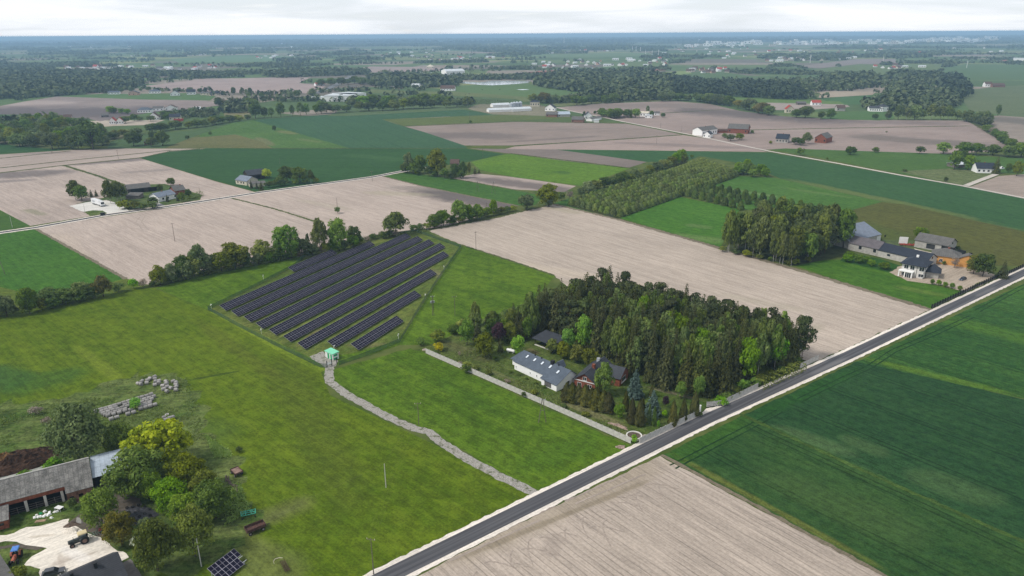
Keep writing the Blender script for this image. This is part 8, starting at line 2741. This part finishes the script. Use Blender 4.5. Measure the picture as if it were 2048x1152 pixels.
V_ = 'house'
hamlet(20, [(110, 138), (140, 132), (320, 131), (330, 136), (200, 140)], 'of the village row on the far left', COT)
hamlet(12, [(300, 138), (420, 130), (440, 136), (330, 144)], 'among the trees of the left country', COT)
hamlet(11, [(230, 114), (380, 106), (420, 110), (300, 116)], 'by the yellow green far strip', COT)
hamlet(12, [(480, 116), (580, 108), (640, 112), (560, 118)], 'beyond the mint meadow', COT)
hamlet(20, [(700, 122), (800, 102), (900, 100), (860, 118)], 'on the wooded slope behind the hall', COT)
hamlet(27, [(830, 120), (930, 112), (1010, 114), (1000, 122), (880, 124)], 'of the grey village behind the factory hall', COT)
hamlet(49, [(1020, 136), (1080, 122), (1200, 118), (1340, 118), (1340, 132), (1200, 138), (1080, 138)], 'of the large village before the town', COT)
hamlet(15, [(1090, 104), (1230, 96), (1240, 102), (1100, 108)], 'at the far mint meadow', COT)
hamlet(17, [(1375, 148), (1380, 138), (1450, 138), (1455, 146)], 'of the dark farm village', COT)
hamlet(46, [(1290, 108), (1360, 96), (1500, 92), (1600, 98), (1620, 112), (1500, 120), (1340, 116)], 'of the red roofed suburb', COT)
hamlet(24, [(1520, 122), (1560, 115), (1700, 112), (1720, 118), (1600, 126)], 'of the white hamlet before the plough', COT)
hamlet(12, [(1720, 136), (1780, 130), (1860, 134), (1780, 140)], 'of the orchard hamlet', COT)
hamlet(22, [(1600, 104), (1700, 98), (1980, 96), (2048, 106), (1900, 112), (1700, 112)], 'in the wooded suburb on the right', COT)
hamlet(70, [(1340, 92), (1480, 84), (1700, 80), (1860, 80), (1860, 88), (1700, 90), (1500, 93), (1360, 96)], 'of the pale town on the horizon', BLK, 'apartment_block', 1.5, (.7, 1.3))
hamlet(41, [(1830, 86), (1880, 76), (1990, 76), (2000, 82), (1900, 86)], 'of the right part of the town', BLK, 'apartment_block', 1.6, (.8, 1.4))
hamlet(17, [(1240, 82), (1400, 77), (1780, 74), (2030, 70), (2030, 78), (1700, 82), (1400, 86)], 'in the forest before the horizon', BLK, 'far_hall', 1.1, (.8, 1.4))
hamlet(20, [(60, 92), (300, 86), (700, 82), (1000, 82), (1000, 90), (600, 96), (200, 98)], 'in the blue forest on the left', BLK, 'far_hall', .9, (.5, 1.0))
# grazing cattle on the pasture
cm = MB().hull8([(-1.1, -.3, .6), (1.0, -.3, .6), (1.0, .3, .6), (-1.1, .3, .6)], [(-1.05, -.28, 1.4), (1.0, -.26, 1.35), (1.0, .26, 1.35), (-1.05, .28, 1.4)])
cm.hull8([(.9, -.16, .7), (1.6, -.14, .2), (1.6, .14, .2), (.9, .16, .7)], [(.9, -.16, 1.3), (1.75, -.12, .5), (1.75, .12, .5), (.9, .16, 1.3)])
for x, y in ((-.9, -.2), (-.9, .2), (.8, -.2), (.8, .2)):
    cm.tube((x, y, .7), (x, y, 0), .11, .07, 5)
COW = cm.mesh('cow', [plain('cow_hide', (.035, .028, .024), .9, .1, .4, 1)])
for X, Y in ((830, 762), (865, 758), (890, 766), (985, 770), (1040, 772), (1115, 776), (1160, 778), (1508, 782), (1555, 774), (1712, 722), (1924, 722)):
    u, v = 680 + X / 6.02, 60 + Y / 6.02
    o = setp(link('cow', COW, None, at(u, v), rnd.uniform(0, 6)), 'tiny dark cow grazing on the far pasture', 'cow', 'cattle on the far pasture')

# rough tufts in the weeds around the farmyard and on the meadows
def tufts(name, marks, n, h, leaf, label, keep=None):
    q = [(at(*a).x, at(*a).y) for a in marks]
    xs, ys = [a for a, b in q], [b for a, b in q]
    P = []
    while len(P) < n:
        x, y = rnd.uniform(min(xs), max(xs)), rnd.uniform(min(ys), max(ys))
        if inside(x, y, q) and (keep is None or rnd.random() < keep(x, y)):
            P.append((x, y))
    P = np.array(P)
    per = 5
    B = np.repeat(P, per, 0) + rng.normal(size=(n * per, 2)) * .22
    hh = np.repeat(rng.uniform(.4, 1.0, n) * h, per)
    pos = np.stack([B[:, 0], B[:, 1], hh * .5], 1)
    N = rdir(n * per)
    N[:, 2] = np.abs(N[:, 2]) * .6
    me = quadmesh(name, cards(pos, N, hh * .55), [leaf])
    return setp(link(name, me), label, 'weeds', None, 'stuff')


nz = lambda x, y: float(max(0, min(1, (vnoise(np.array([x / 6.0]), np.array([y / 6.0]), 5)[0] - .35) * 3)))
LF['weed'] = leafmat('leaves_weeds', (.080, .130, .030), (.150, .180, .070))
tufts('weeds', [(0, 815), (120, 805), (270, 752), (365, 752), (396, 790), (405, 862), (440, 880), (300, 890), (180, 905), (90, 905), (0, 890)], 3000, .4, LF['weed'], 'rank weeds around the bales and the willow', nz)
tufts('weeds', [(410, 870), (460, 905), (485, 985), (500, 1020), (440, 1060), (450, 960)], 1500, .5, LF['weed'], 'rank weeds beside the farm grove', nz)
tufts('weeds', [(875, 712), (1000, 690), (1010, 735), (1100, 785), (1230, 850), (1260, 872), (1150, 830), (1000, 765)], 1800, .4, LF['weed'], 'weeds in the walled garden', nz)
tufts('weeds', [(305, 574), (420, 548), (560, 521), (745, 479), (850, 463), (850, 457), (745, 473), (560, 514), (420, 542), (300, 568)], 2600, .9, LF['weed'], 'weeds under the solar hedgerow')
